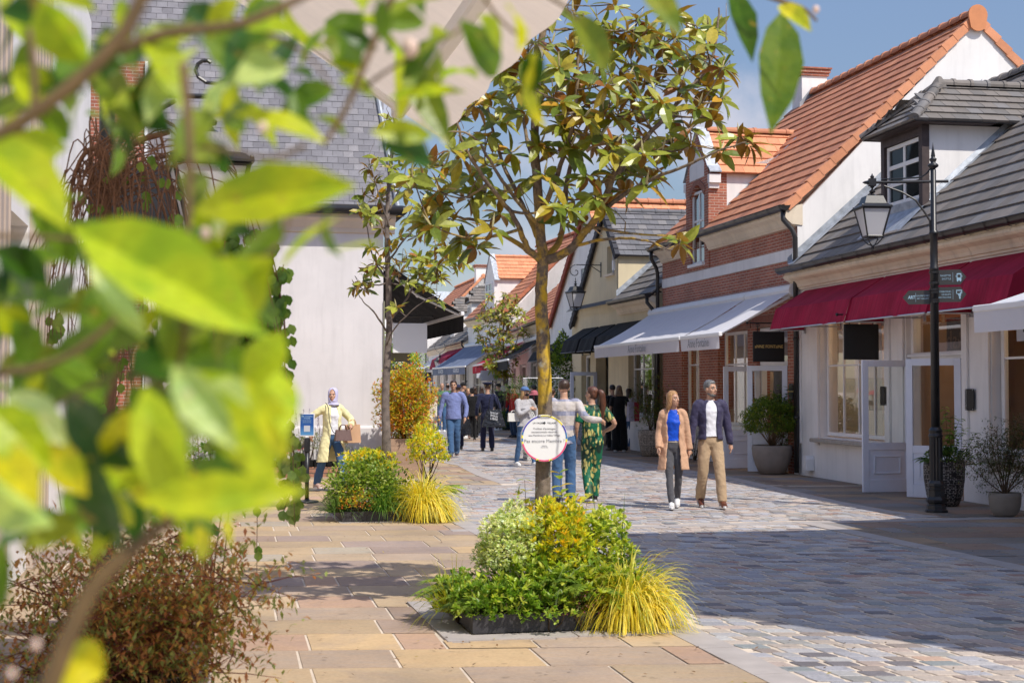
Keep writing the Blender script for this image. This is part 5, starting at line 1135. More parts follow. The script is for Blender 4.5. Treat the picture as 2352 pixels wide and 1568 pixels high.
def plate(loc, rz, L, h, side, label, lines, icon, size=0.036):
    r = thing('direction_sign', loc, rz, label, 'sign', 'direction plates on the lamp post')
    m = MB(); x0, x1 = 0.05*side, side*L; xp = side*(L+0.08)
    m.prism([(x0,-0.008,-h/2),(x1,-0.008,-h/2),(xp,-0.008,0),(x1,-0.008,h/2),(x0,-0.008,h/2)], (0,0.016,0)); m.build('plate', mat_plain('dark_grey_enamel',(0.055,0.052,0.050),0.45,0.06,5,0), r)
    for z in (h/2-0.03, -h/2+0.03): m = MB(); m.lathe([(0.058,z-0.015),(0.068,z-0.015),(0.068,z+0.015),(0.058,z+0.015)], (0,0,0), 14); m.build('clamp', BLACK, r)
    for i, t in enumerate(lines):
        text(t, size, BLUE_INK, r, (side*(0.22 if side > 0 else 0.15), -0.0095, (len(lines)-1)*size*0.62 - i*size*1.25 + 0.0), (radians(90),0,0), align='RIGHT' if side > 0 else 'CENTER', sx=0.82, ext=0.0008)
    m = MB(); xs = side*0.245; m.box(xs-0.0015,-0.0105,-h*0.32,xs+0.0015,-0.0085,h*0.32)
    c = side*0.325
    def B(a,b,c_,d_): m.box(c+a,-0.0108,b,c+c_,-0.0085,d_)
    if icon == 'bus':
        B(-0.030,-0.05,-0.020,0.05); B(0.020,-0.05,0.030,0.05); B(-0.020,0.035,0.020,0.052); B(-0.020,-0.05,-0.003,-0.008); B(0.003,-0.05,0.020,-0.008); B(-0.003,-0.04,0.003,-0.008); B(-0.041,0.0,-0.035,0.025); B(0.035,0.0,0.041,0.025); B(-0.026,-0.062,-0.012,-0.05); B(0.012,-0.062,0.026,-0.05)
    elif icon == 'atm':
        B(-0.038,0.048,0.038,0.06); B(-0.038,0.01,-0.030,0.048); B(0.028,0.01,0.038,0.048); B(-0.030,0.004,0.010,0.012); B(-0.012,-0.02,0.006,0.004); B(-0.002,-0.06,0.018,-0.0); B(0.010,-0.02,0.024,0.03)
    m.build('pictogram', BLUE_INK, r)
    if icon == 'art': text('ART', 0.062, BLUE_INK, r, (-0.30,-0.0095,0), (radians(90),0,0), sx=0.8, ext=0.0008, off=0.002, shear=0.1)
    return r
pa = radians(-20)
plate((P.x,P.y,3.20), pa, 0.34, 0.205, 1, 'upper right direction plate with a pale bus pictogram', ['NAVETTES','SHUTTLE'], 'bus')
plate((P.x,P.y,2.965), pa, 0.34, 0.205, 1, 'lower right direction plate with a cash machine pictogram', ['DISTRIBUTEURS','DE BILLETS','CASH MACHINE'], 'atm', 0.031)
plate((P.x,P.y,2.935), pa, 0.34, 0.19, -1, 'left pointing direction plate reading ART', ["GALERIE D'ART",'ART GALLERY'], 'art', 0.031)
lamp_post((-2.42, 8.45, 0), radians(6), 'black lamp post with scroll arm mostly hidden by the foreground leaves', H=4.05, arm=0.62) if False else None
# post of the second lamp is lower; its lantern hangs at eye-catching height behind the leaves
r = thing('street_lamp', (-2.42, 8.45, 0), 0.1, 'black lamp post with scroll arm mostly hidden by the foreground leaves', 'street lamp', 'lamp posts')
m = MB(); m.lathe([(0.14,0),(0.14,0.1),(0.1,0.2),(0.1,0.4),(0.07,0.5),(0.05,1.2),(0.045,3.6),(0.03,3.7),(0.0,3.85)], (0,0,0), 14); m.build('shaft', BLACK, r, smooth=True)
m = MB(); m.tube([(0,0,3.45),(0.62,0,3.45)], 0.016, 8); m.tube([(0.60+0.20*(1-t/14)*cos(1.57-t*0.55), 0, 3.63+0.17*(1-t/14)*sin(1.57-t*0.55)) for t in range(13)], 0.012, 7); m.tube([(0.0,0,3.0),(0.12,0,3.25),(0.4,0,3.42)], 0.014, 7); m.build('arm', BLACK, r)
lantern(r, 0.60, 0, 3.45, 1.0, 0.2)
# wall lantern on scroll bracket, cream shop
wp = on(B3, -0.036, y3(41.6)+0.0, 0)
r = thing('wall_lantern', (wp[0], wp[1], 5.28), B3[1], 'black wall lantern on a scrolled iron bracket fixed to the cream gable', 'lantern', 'wall lanterns')
m = MB(); m.box(-0.02,-0.025,-0.35,0.0,0.025,0.08); m.tube([(0,0,0),(-0.75,0,0)], 0.014, 7); m.tube([(0,0,-0.22),(-0.30,0,-0.03)], 0.012, 6)
m.tube([(-0.78+0.20*(1-t/15)*cos(1.57+t*0.5), 0, -0.20+0.20*(1-t/15)*sin(1.57+t*0.5)) for t in range(14)], 0.012, 7); m.tube([(-0.42+0.10*(1-t/13)*cos(1.57+t*0.5), 0, -0.10+0.10*(1-t/13)*sin(1.57+t*0.5)) for t in range(11)], 0.010, 6)
m.tube([(-0.78,0,-0.38),(-0.78,0,-0.50)], 0.01, 6); m.build('bracket', BLACK, r); lantern(r, -0.78, 0, -0.42, 0.95, 0.2)
wp = on(B7, 0, 5.0, 0); r = thing('wall_lantern', (wp[0], wp[1], 4.1), B7[1], 'far small wall lantern on a round scroll below the grey slate roof', 'lantern', 'wall lanterns')
m = MB(); m.tube([(0,0,0),(-0.9,0,0)], 0.016, 6); m.tube([(-0.95+0.3*cos(t*pi/8), 0, -0.1+0.3*sin(t*pi/8)) for t in range(17)], 0.014, 6); m.build('bracket', BLACK, r); lantern(r, -0.95, 0, -0.40, 1.2, 0.2)

# ------------------------------------------------------------------ round notice on the main tree and its small twin
def tree_notice(loc, rz, R, label, full=True):
    r = thing('tree_notice', loc, rz, label, 'sign', 'round notices on the tree trunks')
    m = MB(); n = 48; th = 0.055
    m.rings([[m.vert((cos(2*pi*k/n)*q, y, sin(2*pi*k/n)*q)) for k in range(n)] for q, y in ((R*0.98, th), (R, th-0.006), (R, 0.004), (R*0.985, 0.0))]); m.build('disc', mat_plain('notice_white', (0.78,0.78,0.77), 0.4, 0.02, 3, 0), r)
    cols = {'blue': (0.05,0.04,0.38), 'yellow': (0.85,0.72,0.03), 'cyan': (0.02,0.16,0.40), 'pink': (0.75,0.06,0.20)}
    segs = [(52,74,'yellow'),(74,100,'yellow'),(100,150,'blue'),(150,163,'blue'),(163,172,'cyan'),(172,180,'yellow'),(180,188,'cyan'),(188,194,'yellow'),(194,248,'pink'),(248,256,'yellow'),(256,282,'pink'),(282,290,'yellow'),(290,350,'pink'),(350,358,'yellow'),(358,368,'cyan'),(8,15,'cyan'),(15,36,'blue'),(36,52,'yellow')]
    bym = {}
    for a, b, c in segs: bym.setdefault(c, []).append((a, b))
    for c, l in bym.items():
        m = MB()
        for a, b in l:
            k_ = max(2, int((b-a)/4)); an = [radians(a+(b-a)*i/k_) for i in range(k_+1)]
            m.poly([(cos(t)*R*0.985, -0.002, sin(t)*R*0.985) for t in an] + [(cos(t)*R*0.925, -0.002, sin(t)*R*0.925) for t in an[::-1]])
        m.build('rim_colour', mat_plain('notice_'+c, cols[c], 0.45, 0.02, 3, 0), r)
    if full:
        q = R/0.166
        T = lambda s, size, z, ink, **kw: text(s, size*q, ink, r, (0,-0.0015,z*q), (radians(90),0,0), ext=0.0006, **kw)
        T('LA VALLEE      VILLAGE', 0.0155, 0.108, DARK_INK, sx=1.05); m = MB(); m.prism([(0,-0.003,0.099*q),(0.010*q,-0.003,0.109*q),(0,-0.003,0.119*q),(-0.010*q,-0.003,0.109*q)], (0,0.002,0)); m.build('emblem', DARK_INK, r)
        T("Profitez d'avantages", 0.020, 0.068, GREY_INK); T('exceptionnels r\u00e9serv\u00e9s', 0.020, 0.045, GREY_INK); T('aux Membres La Vall\u00e9e Village', 0.0185, 0.021, GREY_INK)
        T('Pas encore Membre ?', 0.034, -0.020, GREY_INK, sx=0.98); T('Scannez et', 0.009, -0.052, GREY_INK); T('inscrivez-vous', 0.009, -0.063, GREY_INK)
        m = MB()
        for s in (-1, 1):
            m.tube([(s*0.05,0.0,R*0.95),(s*0.045,-0.006,R*0.93)], 0.004, 5); m.tube([(s*0.05,0.0,-R*0.95),(s*0.047,-0.006,-R*0.92)], 0.004, 5)
        m.tube([(-0.045,-0.004,R*0.95),(-0.044,-0.008,R*0.93),(0.044,-0.008,R*0.93),(0.045,-0.004,R*0.95)], 0.0025, 5); m.build('clip', BLACK, r)
    return r
tree_notice((0.238, 10.46, 1.328), radians(7), 0.172, 'round white notice with a coloured rim fastened to the main trunk')
tree_notice((0.13, 10.80, 1.33), radians(7)+pi, 0.165, 'back half of the round notice showing behind the main trunk', False) if False else None
tree_notice((-0.34, 57.7, 1.66), 0.15, 0.14, 'small round white notice on the third tree down the street', False)
tree_notice((-0.49, 57.9, 1.68), 0.5, 0.13, 'second small white disc on the far side of the third tree', False)

# ------------------------------------------------------------------ queue posts, glass display case
BELT = mat_plain('grey_belt_webbing', (0.06,0.055,0.065), 0.8, 0.1, 20, 0.2)
def queue_post(loc, label):
    r = thing('queue_post', loc, 0.1, label, 'queue post', 'queue barrier posts')
    m = MB(); m.lathe([(0.175,0),(0.175,0.02),(0.165,0.035),(0.05,0.05),(0.034,0.06)], (0,0,0), 28); m.build('base', BLACK, r, smooth=False)
    m = MB(); m.lathe([(0.031,0.05),(0.031,0.78)], (0,0,0), 16); m.build('pole', BLACK, r, smooth=True)
    m = MB(); m.lathe([(0.033,0.74),(0.045,0.76),(0.047,0.90),(0.042,0.95),(0.02,0.965)], (0,0,0), 12); m.build('head', BLACK, r); return r
q1 = gp(307.5, 502); q2_ = gp(292.5, 491.5); q3_ = gp(262, 488)
queue_post((q1.x,q1.y,0), 'black queue post carrying the blue notice beside the woman in yellow'); queue_post((q2_.x,q2_.y,0), 'second black queue post half hidden by hanging leaves'); queue_post((q3_.x,q3_.y,0), 'black queue post behind the yellow foreground leaf')
for a, b, lb_ in ((q1, q2_, 'grey barrier belt stretched between the two visible queue posts'), (q2_, q3_, 'grey barrier belt running left behind the leaves')):
    r = thing('barrier_belt', tuple((a+b)/2 + Vector((0,0,0.88))), 0, lb_, 'barrier belt'); m = MB(); n = 12; d_ = b-a; rows = [[tuple(a + d_*(0.04+0.92*i/n) - (a+b)/2 + Vector((0,0,dz - 0.10*sin(pi*i/n)))) for i in range(n+1)] for dz in (0.025,-0.025)]; fabric_sheet(m, rows); o = m.build('belt', BELT, r); md = o.modifiers.new('s','SOLIDIFY'); md.thickness = 0.004
NB = NM('blue_notice_print'); v = NB.tex('Object'); sp = NB.n('SeparateXYZ'); NB.l(v, sp.inputs[0]); NB.col(NB.mix(NB.ramp(sp.outputs['Z'], [(0.0,0.0),(0.16,1.0)]), (0.10,0.30,0.55), (0.012,0.08,0.30))); NB.rough(0.3)
r = thing('queue_notice', (q1.x, q1.y-0.02, 0.985), radians(6), 'small upright blue framed notice on top of the queue post', 'sign')
m = MB(); m.box(-0.11,0,0,0.11,0.015,0.335); m.box(-0.02,0.0,-0.06,0.02,0.012,0.0); m.build('frame', PAINT_W, r); m = MB(); m.box(-0.097,-0.003,0.014,0.097,-0.0005,0.321); m.build('print', NB.m, r)
text("File d'attente", 0.030, BLUE_INK, r, (0,-0.004,0.290), (radians(90),0,0), ext=0.0005); text('virtuelle', 0.030, BLUE_INK, r, (0,-0.004,0.262), (radians(90),0,0), ext=0.0005)
for i in range(4): text('Scannez pour rejoindre la file', 0.0105, BLUE_INK, r, (0,-0.004,0.235-i*0.013), (radians(90),0,0), ext=0.0004)
m = MB(); m.box(-0.045,-0.005,0.065,0.045,-0.003,0.155); m.build('white_square', PALE, r)
r = thing('display_case', (0.72, 33.2, 0), 0.15, 'glass display case with pink hats on a patterned base behind the trunk', 'display case')
k = NM('lettered_base'); v = k.tex('Object', (1,1,1)); vo = k.n('TexBrick'); vo.inputs['Scale'].default_value = 1.0; vo.inputs['Brick Width'].default_value = 0.05; vo.inputs['Row Height'].default_value = 0.045; vo.inputs['Mortar Size'].default_value = 0.012; sx = k.n('SeparateXYZ'); cb = k.n('CombineXYZ'); k.l(v, sx.inputs[0]); k.l(sx.outputs[0], cb.inputs[0]); k.l(sx.outputs[2], cb.inputs[1]); k.l(cb.outputs[0], vo.inputs['Vector']); vo.inputs['Color1'].default_value = (0.02,0.03,0.03,1); vo.inputs['Color2'].default_value = (0.10,0.10,0.09,1); vo.inputs['Mortar'].default_value = (0.6,0.6,0.58,1); k.col(vo.outputs[0]); k.rough(0.6)
m = MB(); m.bbox(-0.42,-0.3,0,0.42,0.3,1.15,0.01); m.build('base', k.m, r)
g = MB(); 
for a, b in (((-0.42,-0.3),(0.42,-0.3)),((0.42,-0.3),(0.42,0.3)),((0.42,0.3),(-0.42,0.3)),((-0.42,0.3),(-0.42,-0.3))): g.poly([(a[0],a[1],1.15),(b[0],b[1],1.15),(b[0],b[1],1.92),(a[0],a[1],1.92)])
g.build('glass_box', GLASS, r); m = MB()
for x in (-0.42,0.42):
    for y in (-0.3,0.3): m.tube([(x,y,1.15),(x,y,1.92)], 0.008, 5)
for y in (-0.3,0.3): m.tube([(-0.42,y,1.92),(0.42,y,1.92)], 0.008, 5)
m.build('edge_rail', STEEL, r)
for i, (x, c, z) in enumerate(((-0.2,(0.5,0.14,0.18),1.55),(0.15,(0.55,0.30,0.32),1.6),(0.28,(0.6,0.58,0.5),1.35),(-0.05,(0.06,0.06,0.07),1.3))):
    m = MB(); m.lathe([(0.0,0.09),(0.06,0.08),(0.085,0.04),(0.09,0.0),(0.15,-0.02),(0.15,-0.03)], (x,-0.05*i+0.05,z), 14); m.tube([(x,0.05-0.05*i,1.15),(x,0.05-0.05*i,z)], 0.01, 5); m.build('sun_hat', mat_fabric('hat_cloth_%d' % i, c), r)
# ------------------------------------------------------------------ foliage kit
RP = random.Random(11)
def rv(s=1.0): return Vector((RP.uniform(-s,s), RP.uniform(-s,s), RP.uniform(-s,s)))
def leaf(mb, p, d, up, L, W, col, fold=0.18, droop=0.2, seg=2, tip=0.0):
    """one leaf blade from p along d; up = upper side"""
    d = d.normalized(); s = d.cross(up)
    if s.length < 1e-3: s = d.cross(Vector((1,0.2,0)))
    s.normalize(); u = s.cross(d).normalized()
    prof = {2: ((0,0.0),(0.45,1.0),(1,0.0)), 3: ((0,0.06),(0.3,0.85),(0.65,0.9),(1,0.0)), 4: ((0,0.05),(0.22,0.72),(0.48,1.0),(0.76,0.72),(1,0.0))}[seg]
    mid, le, ri = [], [], []
    for t, w in prof:
        c = p + d*(L*t) - u*(L*droop*t*t)
        mid.append(mb.vert(c))
        if w > 0: le.append(mb.vert(c - s*(W*0.5*w) + u*(W*fold*w))); ri.append(mb.vert(c + s*(W*0.5*w) + u*(W*fold*w)))
        else: le.append(mid[-1]); ri.append(mid[-1])
    for k in range(len(mid)-1):
        a = [x for i, x in enumerate((mid[k], mid[k+1], le[k+1], le[k])) ]; b = [mid[k], ri[k], ri[k+1], mid[k+1]]
        for q in (a, b):
            o = []
            for x in q:
                if x not in o: o.append(x)
            if len(o) > 2: mb.face(o, col)
def jit(c, a=0.15):
    j = RP.uniform(1-a, 1+a); return (c[0]*j*RP.uniform(0.93,1.08), c[1]*j, c[2]*j*RP.uniform(0.85,1.15))
def pickc(tab):
    r = RP.uniform(0, sum(w for _, w in tab))
    for c, w in tab:
        r -= w
        if r <= 0: break
    return jit(c)
LEAF = mat_leaf('shrub_leaf', 0.45, 0.38)
LEAF_G = mat_leaf('glossy_magnolia_leaf', 0.34, 0.26, under=(0.25, 0.13, 0.022), spec=0.42, tcol=1.6)
GRASS = mat_leaf('grass_blade', 0.5, 0.4)
BARK_L = NM('lichen_bark'); v = BARK_L.tex('Object', (1,1,0.8)); f = BARK_L.noise(v, 6.5, 6, 0.65); g_ = BARK_L.noise(v, 26, 5, 0.7); sp = BARK_L.n('SeparateXYZ'); BARK_L.l(BARK_L.tex(), sp.inputs[0])
lich = BARK_L.ramp(f, [(0.44,0.0),(0.56,0.95)]); hgt = BARK_L.ramp(sp.outputs['Z'], [(0.30,0.0),(0.5,1.0)]); mr = BARK_L.n('MapRange'); mr.inputs['From Min'].default_value = 1.25; mr.inputs['From Max'].default_value = 1.6; BARK_L.l(sp.outputs['Z'], mr.inputs['Value'])
base = BARK_L.mix(BARK_L.ramp(g_, [(0.35,0.0),(0.65,1.0)]), (0.10,0.075,0.055), (0.22,0.17,0.13)); base = BARK_L.mix(BARK_L.ramp(BARK_L.noise(v, 11, 3), [(0.62,0.0),(0.68,0.9)]), base, (0.38,0.38,0.32))
mr2 = BARK_L.n('MapRange'); mr2.inputs['From Min'].default_value = 2.5; mr2.inputs['From Max'].default_value = 3.1; mr2.inputs['To Min'].default_value = 1.0; mr2.inputs['To Max'].default_value = 0.12; BARK_L.l(sp.outputs['Z'], mr2.inputs['Value']); lmm = BARK_L.n('Math', operation='MULTIPLY'); BARK_L.l(mr.outputs[0], lmm.inputs[0]); BARK_L.l(mr2.outputs[0], lmm.inputs[1])
lm = BARK_L.n('Math', operation='MULTIPLY'); BARK_L.l(lich, lm.inputs[0]); BARK_L.l(lmm.outputs[0], lm.inputs[1])
BARK_L.col(BARK_L.mix(lm.outputs[0], base, (0.54,0.35,0.02))); BARK_L.rough(0.9); BARK_L.bump(BARK_L.mix(0.5, f, g_), 1.0, 0.012); BARK_L = BARK_L.m
BARK_G = mat_plain('grey_bark', (0.20,0.16,0.135), 0.9, 0.5, 14, 0.9, 0.01); BARK_B = mat_plain('brown_twig_bark', (0.13,0.085,0.05), 0.85, 0.4, 18, 0.6)
MAGC = [((0.22,0.255,0.025), 10), ((0.33,0.35,0.05), 8), ((0.12,0.165,0.02), 6), ((0.36,0.29,0.03), 4), ((0.50,0.30,0.025), 1.6), ((0.30,0.12,0.025), 1.6)]
def rosette(mb, c, up, L=0.15, n=9, tab=MAGC, seg=3, W=0.40, spread=(0.55, 1.95)):
    up = up.normalized(); a = up.cross(Vector((0.3,1,0.1))).normalized(); b = up.cross(a); ph = RP.uniform(0, 6.28)
    n = max(4, n + RP.randint(-4, 2))
    for i in range(n):
        t = ph + i*2.399; el = spread[0] + (spread[1]-spread[0])*(1-i/n) + RP.uniform(-.15,.2)
        d = (a*cos(t)+b*sin(t))*cos(el*0.0 + (pi/2 - el)*1.0 if False else pi/2-el) + up*sin(pi/2-el) if False else (a*cos(t)+b*sin(t))*sin(el) + up*cos(el)
        d = d + Vector((0,0,-0.35*sin(el)*RP.uniform(0.2,1.3)))
        l = L*RP.uniform(0.6,1.15)
        leaf(mb, c + d*0.012 - up*(0.05*i/n), d, up*0.8 + Vector((0.30,-0.85,0.45)) + rv(0.75), l, l*W*RP.uniform(0.85,1.1), pickc(tab), 0.12, RP.uniform(0.05,0.4), seg)
def smooth_path(pts, n=4):
    out = []
    for i in range(len(pts)-1):
        p0 = pts[max(i-1,0)]; p1 = pts[i]; p2 = pts[i+1]; p3 = pts[min(i+2,len(pts)-1)]
        for k in range(n):
            t = k/n; out.append(0.5*((2*p1)+(p2-p0)*t+(2*p0-5*p1+4*p2-p3)*t*t+(3*p1-p0-3*p2+p3)*t**3))
    out.append(pts[-1]); return out
BUDM = mat_plain('pale_bud', (0.45,0.40,0.20), 0.6, 0.1, 8, 0)
def magnolia(label, trunk, limbs, ros, bark, L, rt, group='magnolia trees', seg=3, n=9, smallest=0.006, cat='tree'):
    """trunk/limbs: lists of world points (with start/end radius); ros: rosette positions"""
    base = trunk[0][0]; r = thing('magnolia_tree', tuple(base), 0, label, cat, group)
    m = MB(); m.T = Matrix.Translation(-base); nodes = []
    for pts, r0, r1 in [trunk] + limbs:
        sp_ = smooth_path([p + (rv(0.015) if i else Vector()) for i, p in enumerate(pts)], 6); N = len(sp_)
        for i, p in enumerate(sp_): sp_[i] = p + rv(0.006 if i else 0)
        rr = [r0 + (r1-r0)*(i/(N-1))**0.8 for i in range(N)]
        m.tube(sp_, rr, 10 if r0 > 0.03 else 7)
        for i, p in enumerate(sp_):
            if i > N*0.12: nodes.append((p, rr[i]))
    tw = []
    for c in ros:
        best = min(nodes, key=lambda q: (q[0]-c).length + (0.35 if q[0].z > c.z+0.05 else 0)); p, rr = best
        k = 5; dv = c-p; side = rv(0.10*dv.length); pts = [p + dv*(i/k) + side*sin(pi*i/k) + Vector((0,0,-0.10*dv.length*sin(pi*i/k))) for i in range(k+1)]
        r0 = min(rr*0.7, 0.013); m.tube(pts, [max(smallest*0.5, r0+(0.005-r0)*i/k) for i in range(k+1)], 5)
        for q in pts[1:]: nodes.append((q, 0.008))
        tw.append((c, (pts[-1]-pts[-2]).normalized()))
        if RP.random() < 0.35:  # bare spur
            q = pts[2]; m.tube([q, q+rv(0.10)+Vector((0,0,0.10)), q+rv(0.16)+Vector((0,0,0.2))], [0.006,0.004,0.002], 4)
    m.build('trunk', bark, r, smooth=True)
    f = MB(); f.T = Matrix.Translation(-base); nb = 0
    for c, d in tw:
        up = (d*0.6 + Vector((0,0,0.8)) + rv(0.35)).normalized(); rosette(f, c, up, L, n, seg=seg)
        if RP.random() < 0.5 and nb < 90 and seg > 2: nb += 1; bud = MB(); bud.T = f.T; bud.tube([c, c+up*L*0.25, c+up*L*0.55], [0.007,0.009,0.001], 5); bud.build('bud', BUDM, r)
    f.build('crown', LEAF_G, r, recalc=False)
    return r
# --- main tree
D1 = 10.6
def O(x, y, dd=0.0): return ov(x, y, D1+dd)
trunk1 = ([Vector((0.25,10.6,0.08)), O(1250,1200), O(1247,900,0.02), O(1243,700), O(1245,600), O(1240,450,0.03), O(1230,300,0.05), O(1243,120,0.02), O(1262,-60,0.0), O(1270,-260)], 0.070, 0.018)
limbs1 = [([O(1244,600), O(1210,560,-.1), O(1180,500,-.25), O(1110,400,-.45), O(1065,330,-.55), O(1045,240,-.6)], 0.030, 0.007),
 ([O(1244,600), O(1190,560,.15), O(1110,510,.3), O(1040,495,.5), O(960,440,.6)], 0.026, 0.006),
 ([O(1243,560), O(1200,470,.1), O(1150,350,.3), O(1110,200,.4), O(1100,120,.4)], 0.024, 0.006),
 ([O(1240,520), O(1170,440,-.3), O(1120,350,-.5), O(1080,310,-.7), O(1000,300,-.8)], 0.018, 0.005),
 ([O(1248,600), O(1310,570,-.1), O(1375,490,-.2), O(1415,400,-.3), O(1470,330,-.3), O(1560,230,-.2), O(1640,130,-.1), O(1652,10,0)], 0.038, 0.007),
 ([O(1250,590), O(1285,540,.2), O(1305,400,.3), O(1345,300,.3), O(1425,215,.2), O(1500,140,.1)], 0.030, 0.007),
 ([O(1242,500), O(1285,380,-.2), O(1325,250,-.4), O(1330,100,-.4), O(1345,20,-.4)], 0.024, 0.006),
 ([O(1378,488,-.2), O(1460,425,-.4), O(1560,385,-.6), O(1650,345,-.7), O(1715,325,-.8)], 0.020, 0.005),
 ([O(1320,562,-.1), O(1400,548,-.4), O(1475,552,-.7), O(1545,572,-.9)], 0.014, 0.006),
 ([O(1418,395,-.3), O(1500,335,.1), O(1590,290,.3), O(1655,190,.4)], 0.018, 0.005),
 ([O(1240,440), O(1205,300,.4), O(1190,180,.5), O(1180,60,.5)], 0.02, 0.005)]
rpos = [(1270,90),(1330,60),(1390,45),(1440,70),(1500,50),(1560,70),(1600,50),(1640,90),(1290,150),(1340,130),(1400,120),(1450,140),(1520,130),(1580,130),(1640,160),(1665,215),(1280,220),(1330,200),(1390,190),(1450,210),(1510,190),(1560,200),(1620,230),(1300,280),(1350,260),(1410,270),(1470,280),(1540,270),(1590,290),(1360,330),(1420,330),(1480,350),(1530,340),(1400,390),(1440,400),(1480,425),(1340,390),(1300,420),(1330,450),(1270,470),(1600,320),(1655,345),(1700,310),(1722,330),(1552,535),(1370,440),(1250,330),(1240,240),
 (1180,250),(1140,260),(1090,230),(1060,275),(1200,180),(1160,200),(1210,120),(1080,320),(1020,370),(970,380),(1000,430),(960,470),(1040,420),(1080,460),(930,420),(1060,540),(990,510),(1110,380),(1180,350),(1150,480),(1460,100),(1545,30),(1620,190),(1310,20),(1240,20),(1380,240),(1500,240),(1430,300),(1380,300),(1320,330),(1550,330),(1450,250),(1600,240),(1040,330),(1255,-20),(1560,560),(1650,60),(1270,10),(1350,170),(1420,160),(1480,170),(1290,350),(1385,470),(1300,500),(1120,300),(1150,150),(1270,-60),(1330,-40),(1420,0),(1200,20),(1390,90),(1460,30),(1500,90),(1560,120),(1610,120),(1330,240),(1400,220),(1530,220),(1310,180),(1440,180),(1490,310),(1340,290),(1400,350),(1460,380),(1240,180),(1640,270),(1225,80),(1110,430),(1010,470),(945,395),(1075,395),(1030,500),(975,510),(1095,555),(1135,520),(1160,430),(1060,360),(950,350),(1200,260),(1125,215),(1310,470),(1430,440),(1345,510),(1500,400),(1250,400),(1215,400),(1540,100),(1480,60),(1400,70),(1350,90),(1305,110),(1660,150),(1625,60),(1575,170)]
magnolia('tall magnolia tree with yellow lichened trunk and round notice in the near planter', trunk1, limbs1, [O(x+RP.uniform(-8,8), y+RP.uniform(-8,8), RP.uniform(-0.75,0.75)) for x, y in rpos], BARK_L, 0.185, None, n=12, seg=4)
# --- second tree
D2 = 18.72
def O2(x, y, dd=0.0): return ov(x, y, D2+dd)
trunk2 = ([Vector((-1.60,18.72,0.08)), O2(889,1040), O2(884,900), O2(892,740,.05), O2(887,560), O2(893,440,.05), O2(905,250), O2(905,120)], 0.075, 0.012)
limbs2 = [([O2(888,760), O2(860,715,-.2), O2(835,690,-.3), O2(812,660,-.4)], 0.016, 0.004), ([O2(890,740), O2(930,690,.2), O2(960,640,.3), O2(1010,610,.4), O2(1045,585,.4)], 0.018, 0.004), ([O2(888,640), O2(860,590,.2), O2(840,520,.3), O2(830,470,.3)], 0.016, 0.004),
 ([O2(892,600), O2(930,545,-.2), O2(975,500,-.3), O2(1000,470,-.3)], 0.016, 0.004), ([O2(893,520), O2(870,450,-.2), O2(850,380,-.3)], 0.013, 0.004), ([O2(894,480), O2(925,400,.2), O2(935,320,.3)], 0.013, 0.004), ([O2(888,790), O2(915,745,-.3), O2(975,690,-.5), O2(1010,680,-.6)], 0.012, 0.004)]
r2 = [(830,640),(860,600),(920,620),(960,585),(1000,600),(1040,600),(980,650),(905,700),(830,665),(1000,560),(950,540),(850,505),(870,450),(830,480),(900,380),(860,420),(930,500),(905,265),(840,385),(1008,690),(1030,575),(985,630),(960,620),(935,580),(890,560),(815,650),(845,630),(850,560),(905,430),(930,350),(1055,600),(1015,640),(940,650),(880,520),(835,440),(990,520),(960,480),(1020,540),(900,320),(880,270),(845,480),(910,600),(975,600),(1000,625),(1045,620)]
magnolia('slender second magnolia tree with brown-green leaves in the farther planter', trunk2, limbs2, [O2(x+RP.uniform(-6,6), y+RP.uniform(-6,6), RP.uniform(-0.6,0.6)) for x, y in r2 + [(x+22, y-24) for x, y in r2[::2]]], BARK_G, 0.19, None, n=9, seg=3)
# --- third tree, far
D3 = 58
def O3(x, y, dd=0.0): return ov(x, y, D3+dd)
b3_ = Vector((O3(1158,900).x, D3, 0))
r3 = []
for i in range(190):
    t = RP.uniform(0, 1); w = 62*(0.25+0.75*sin(pi*min(1, t*0.9+0.08)))
    r3.append(O3(1155+RP.uniform(-w, w), 672+t*190, RP.uniform(-.9,.9)))
magnolia('third magnolia tree farther down the street with small round notice', ([b3_, O3(1158,860), O3(1157,780), O3(1155,670)], 0.085, 0.02), [([O3(1158,850), O3(1130,800,.3), O3(1115,760,.4)], 0.03, 0.01), ([O3(1158,840), O3(1185,790,-.3), O3(1195,740,-.4)], 0.03, 0.01)], r3, BARK_G, 0.25, None, n=9, seg=2)

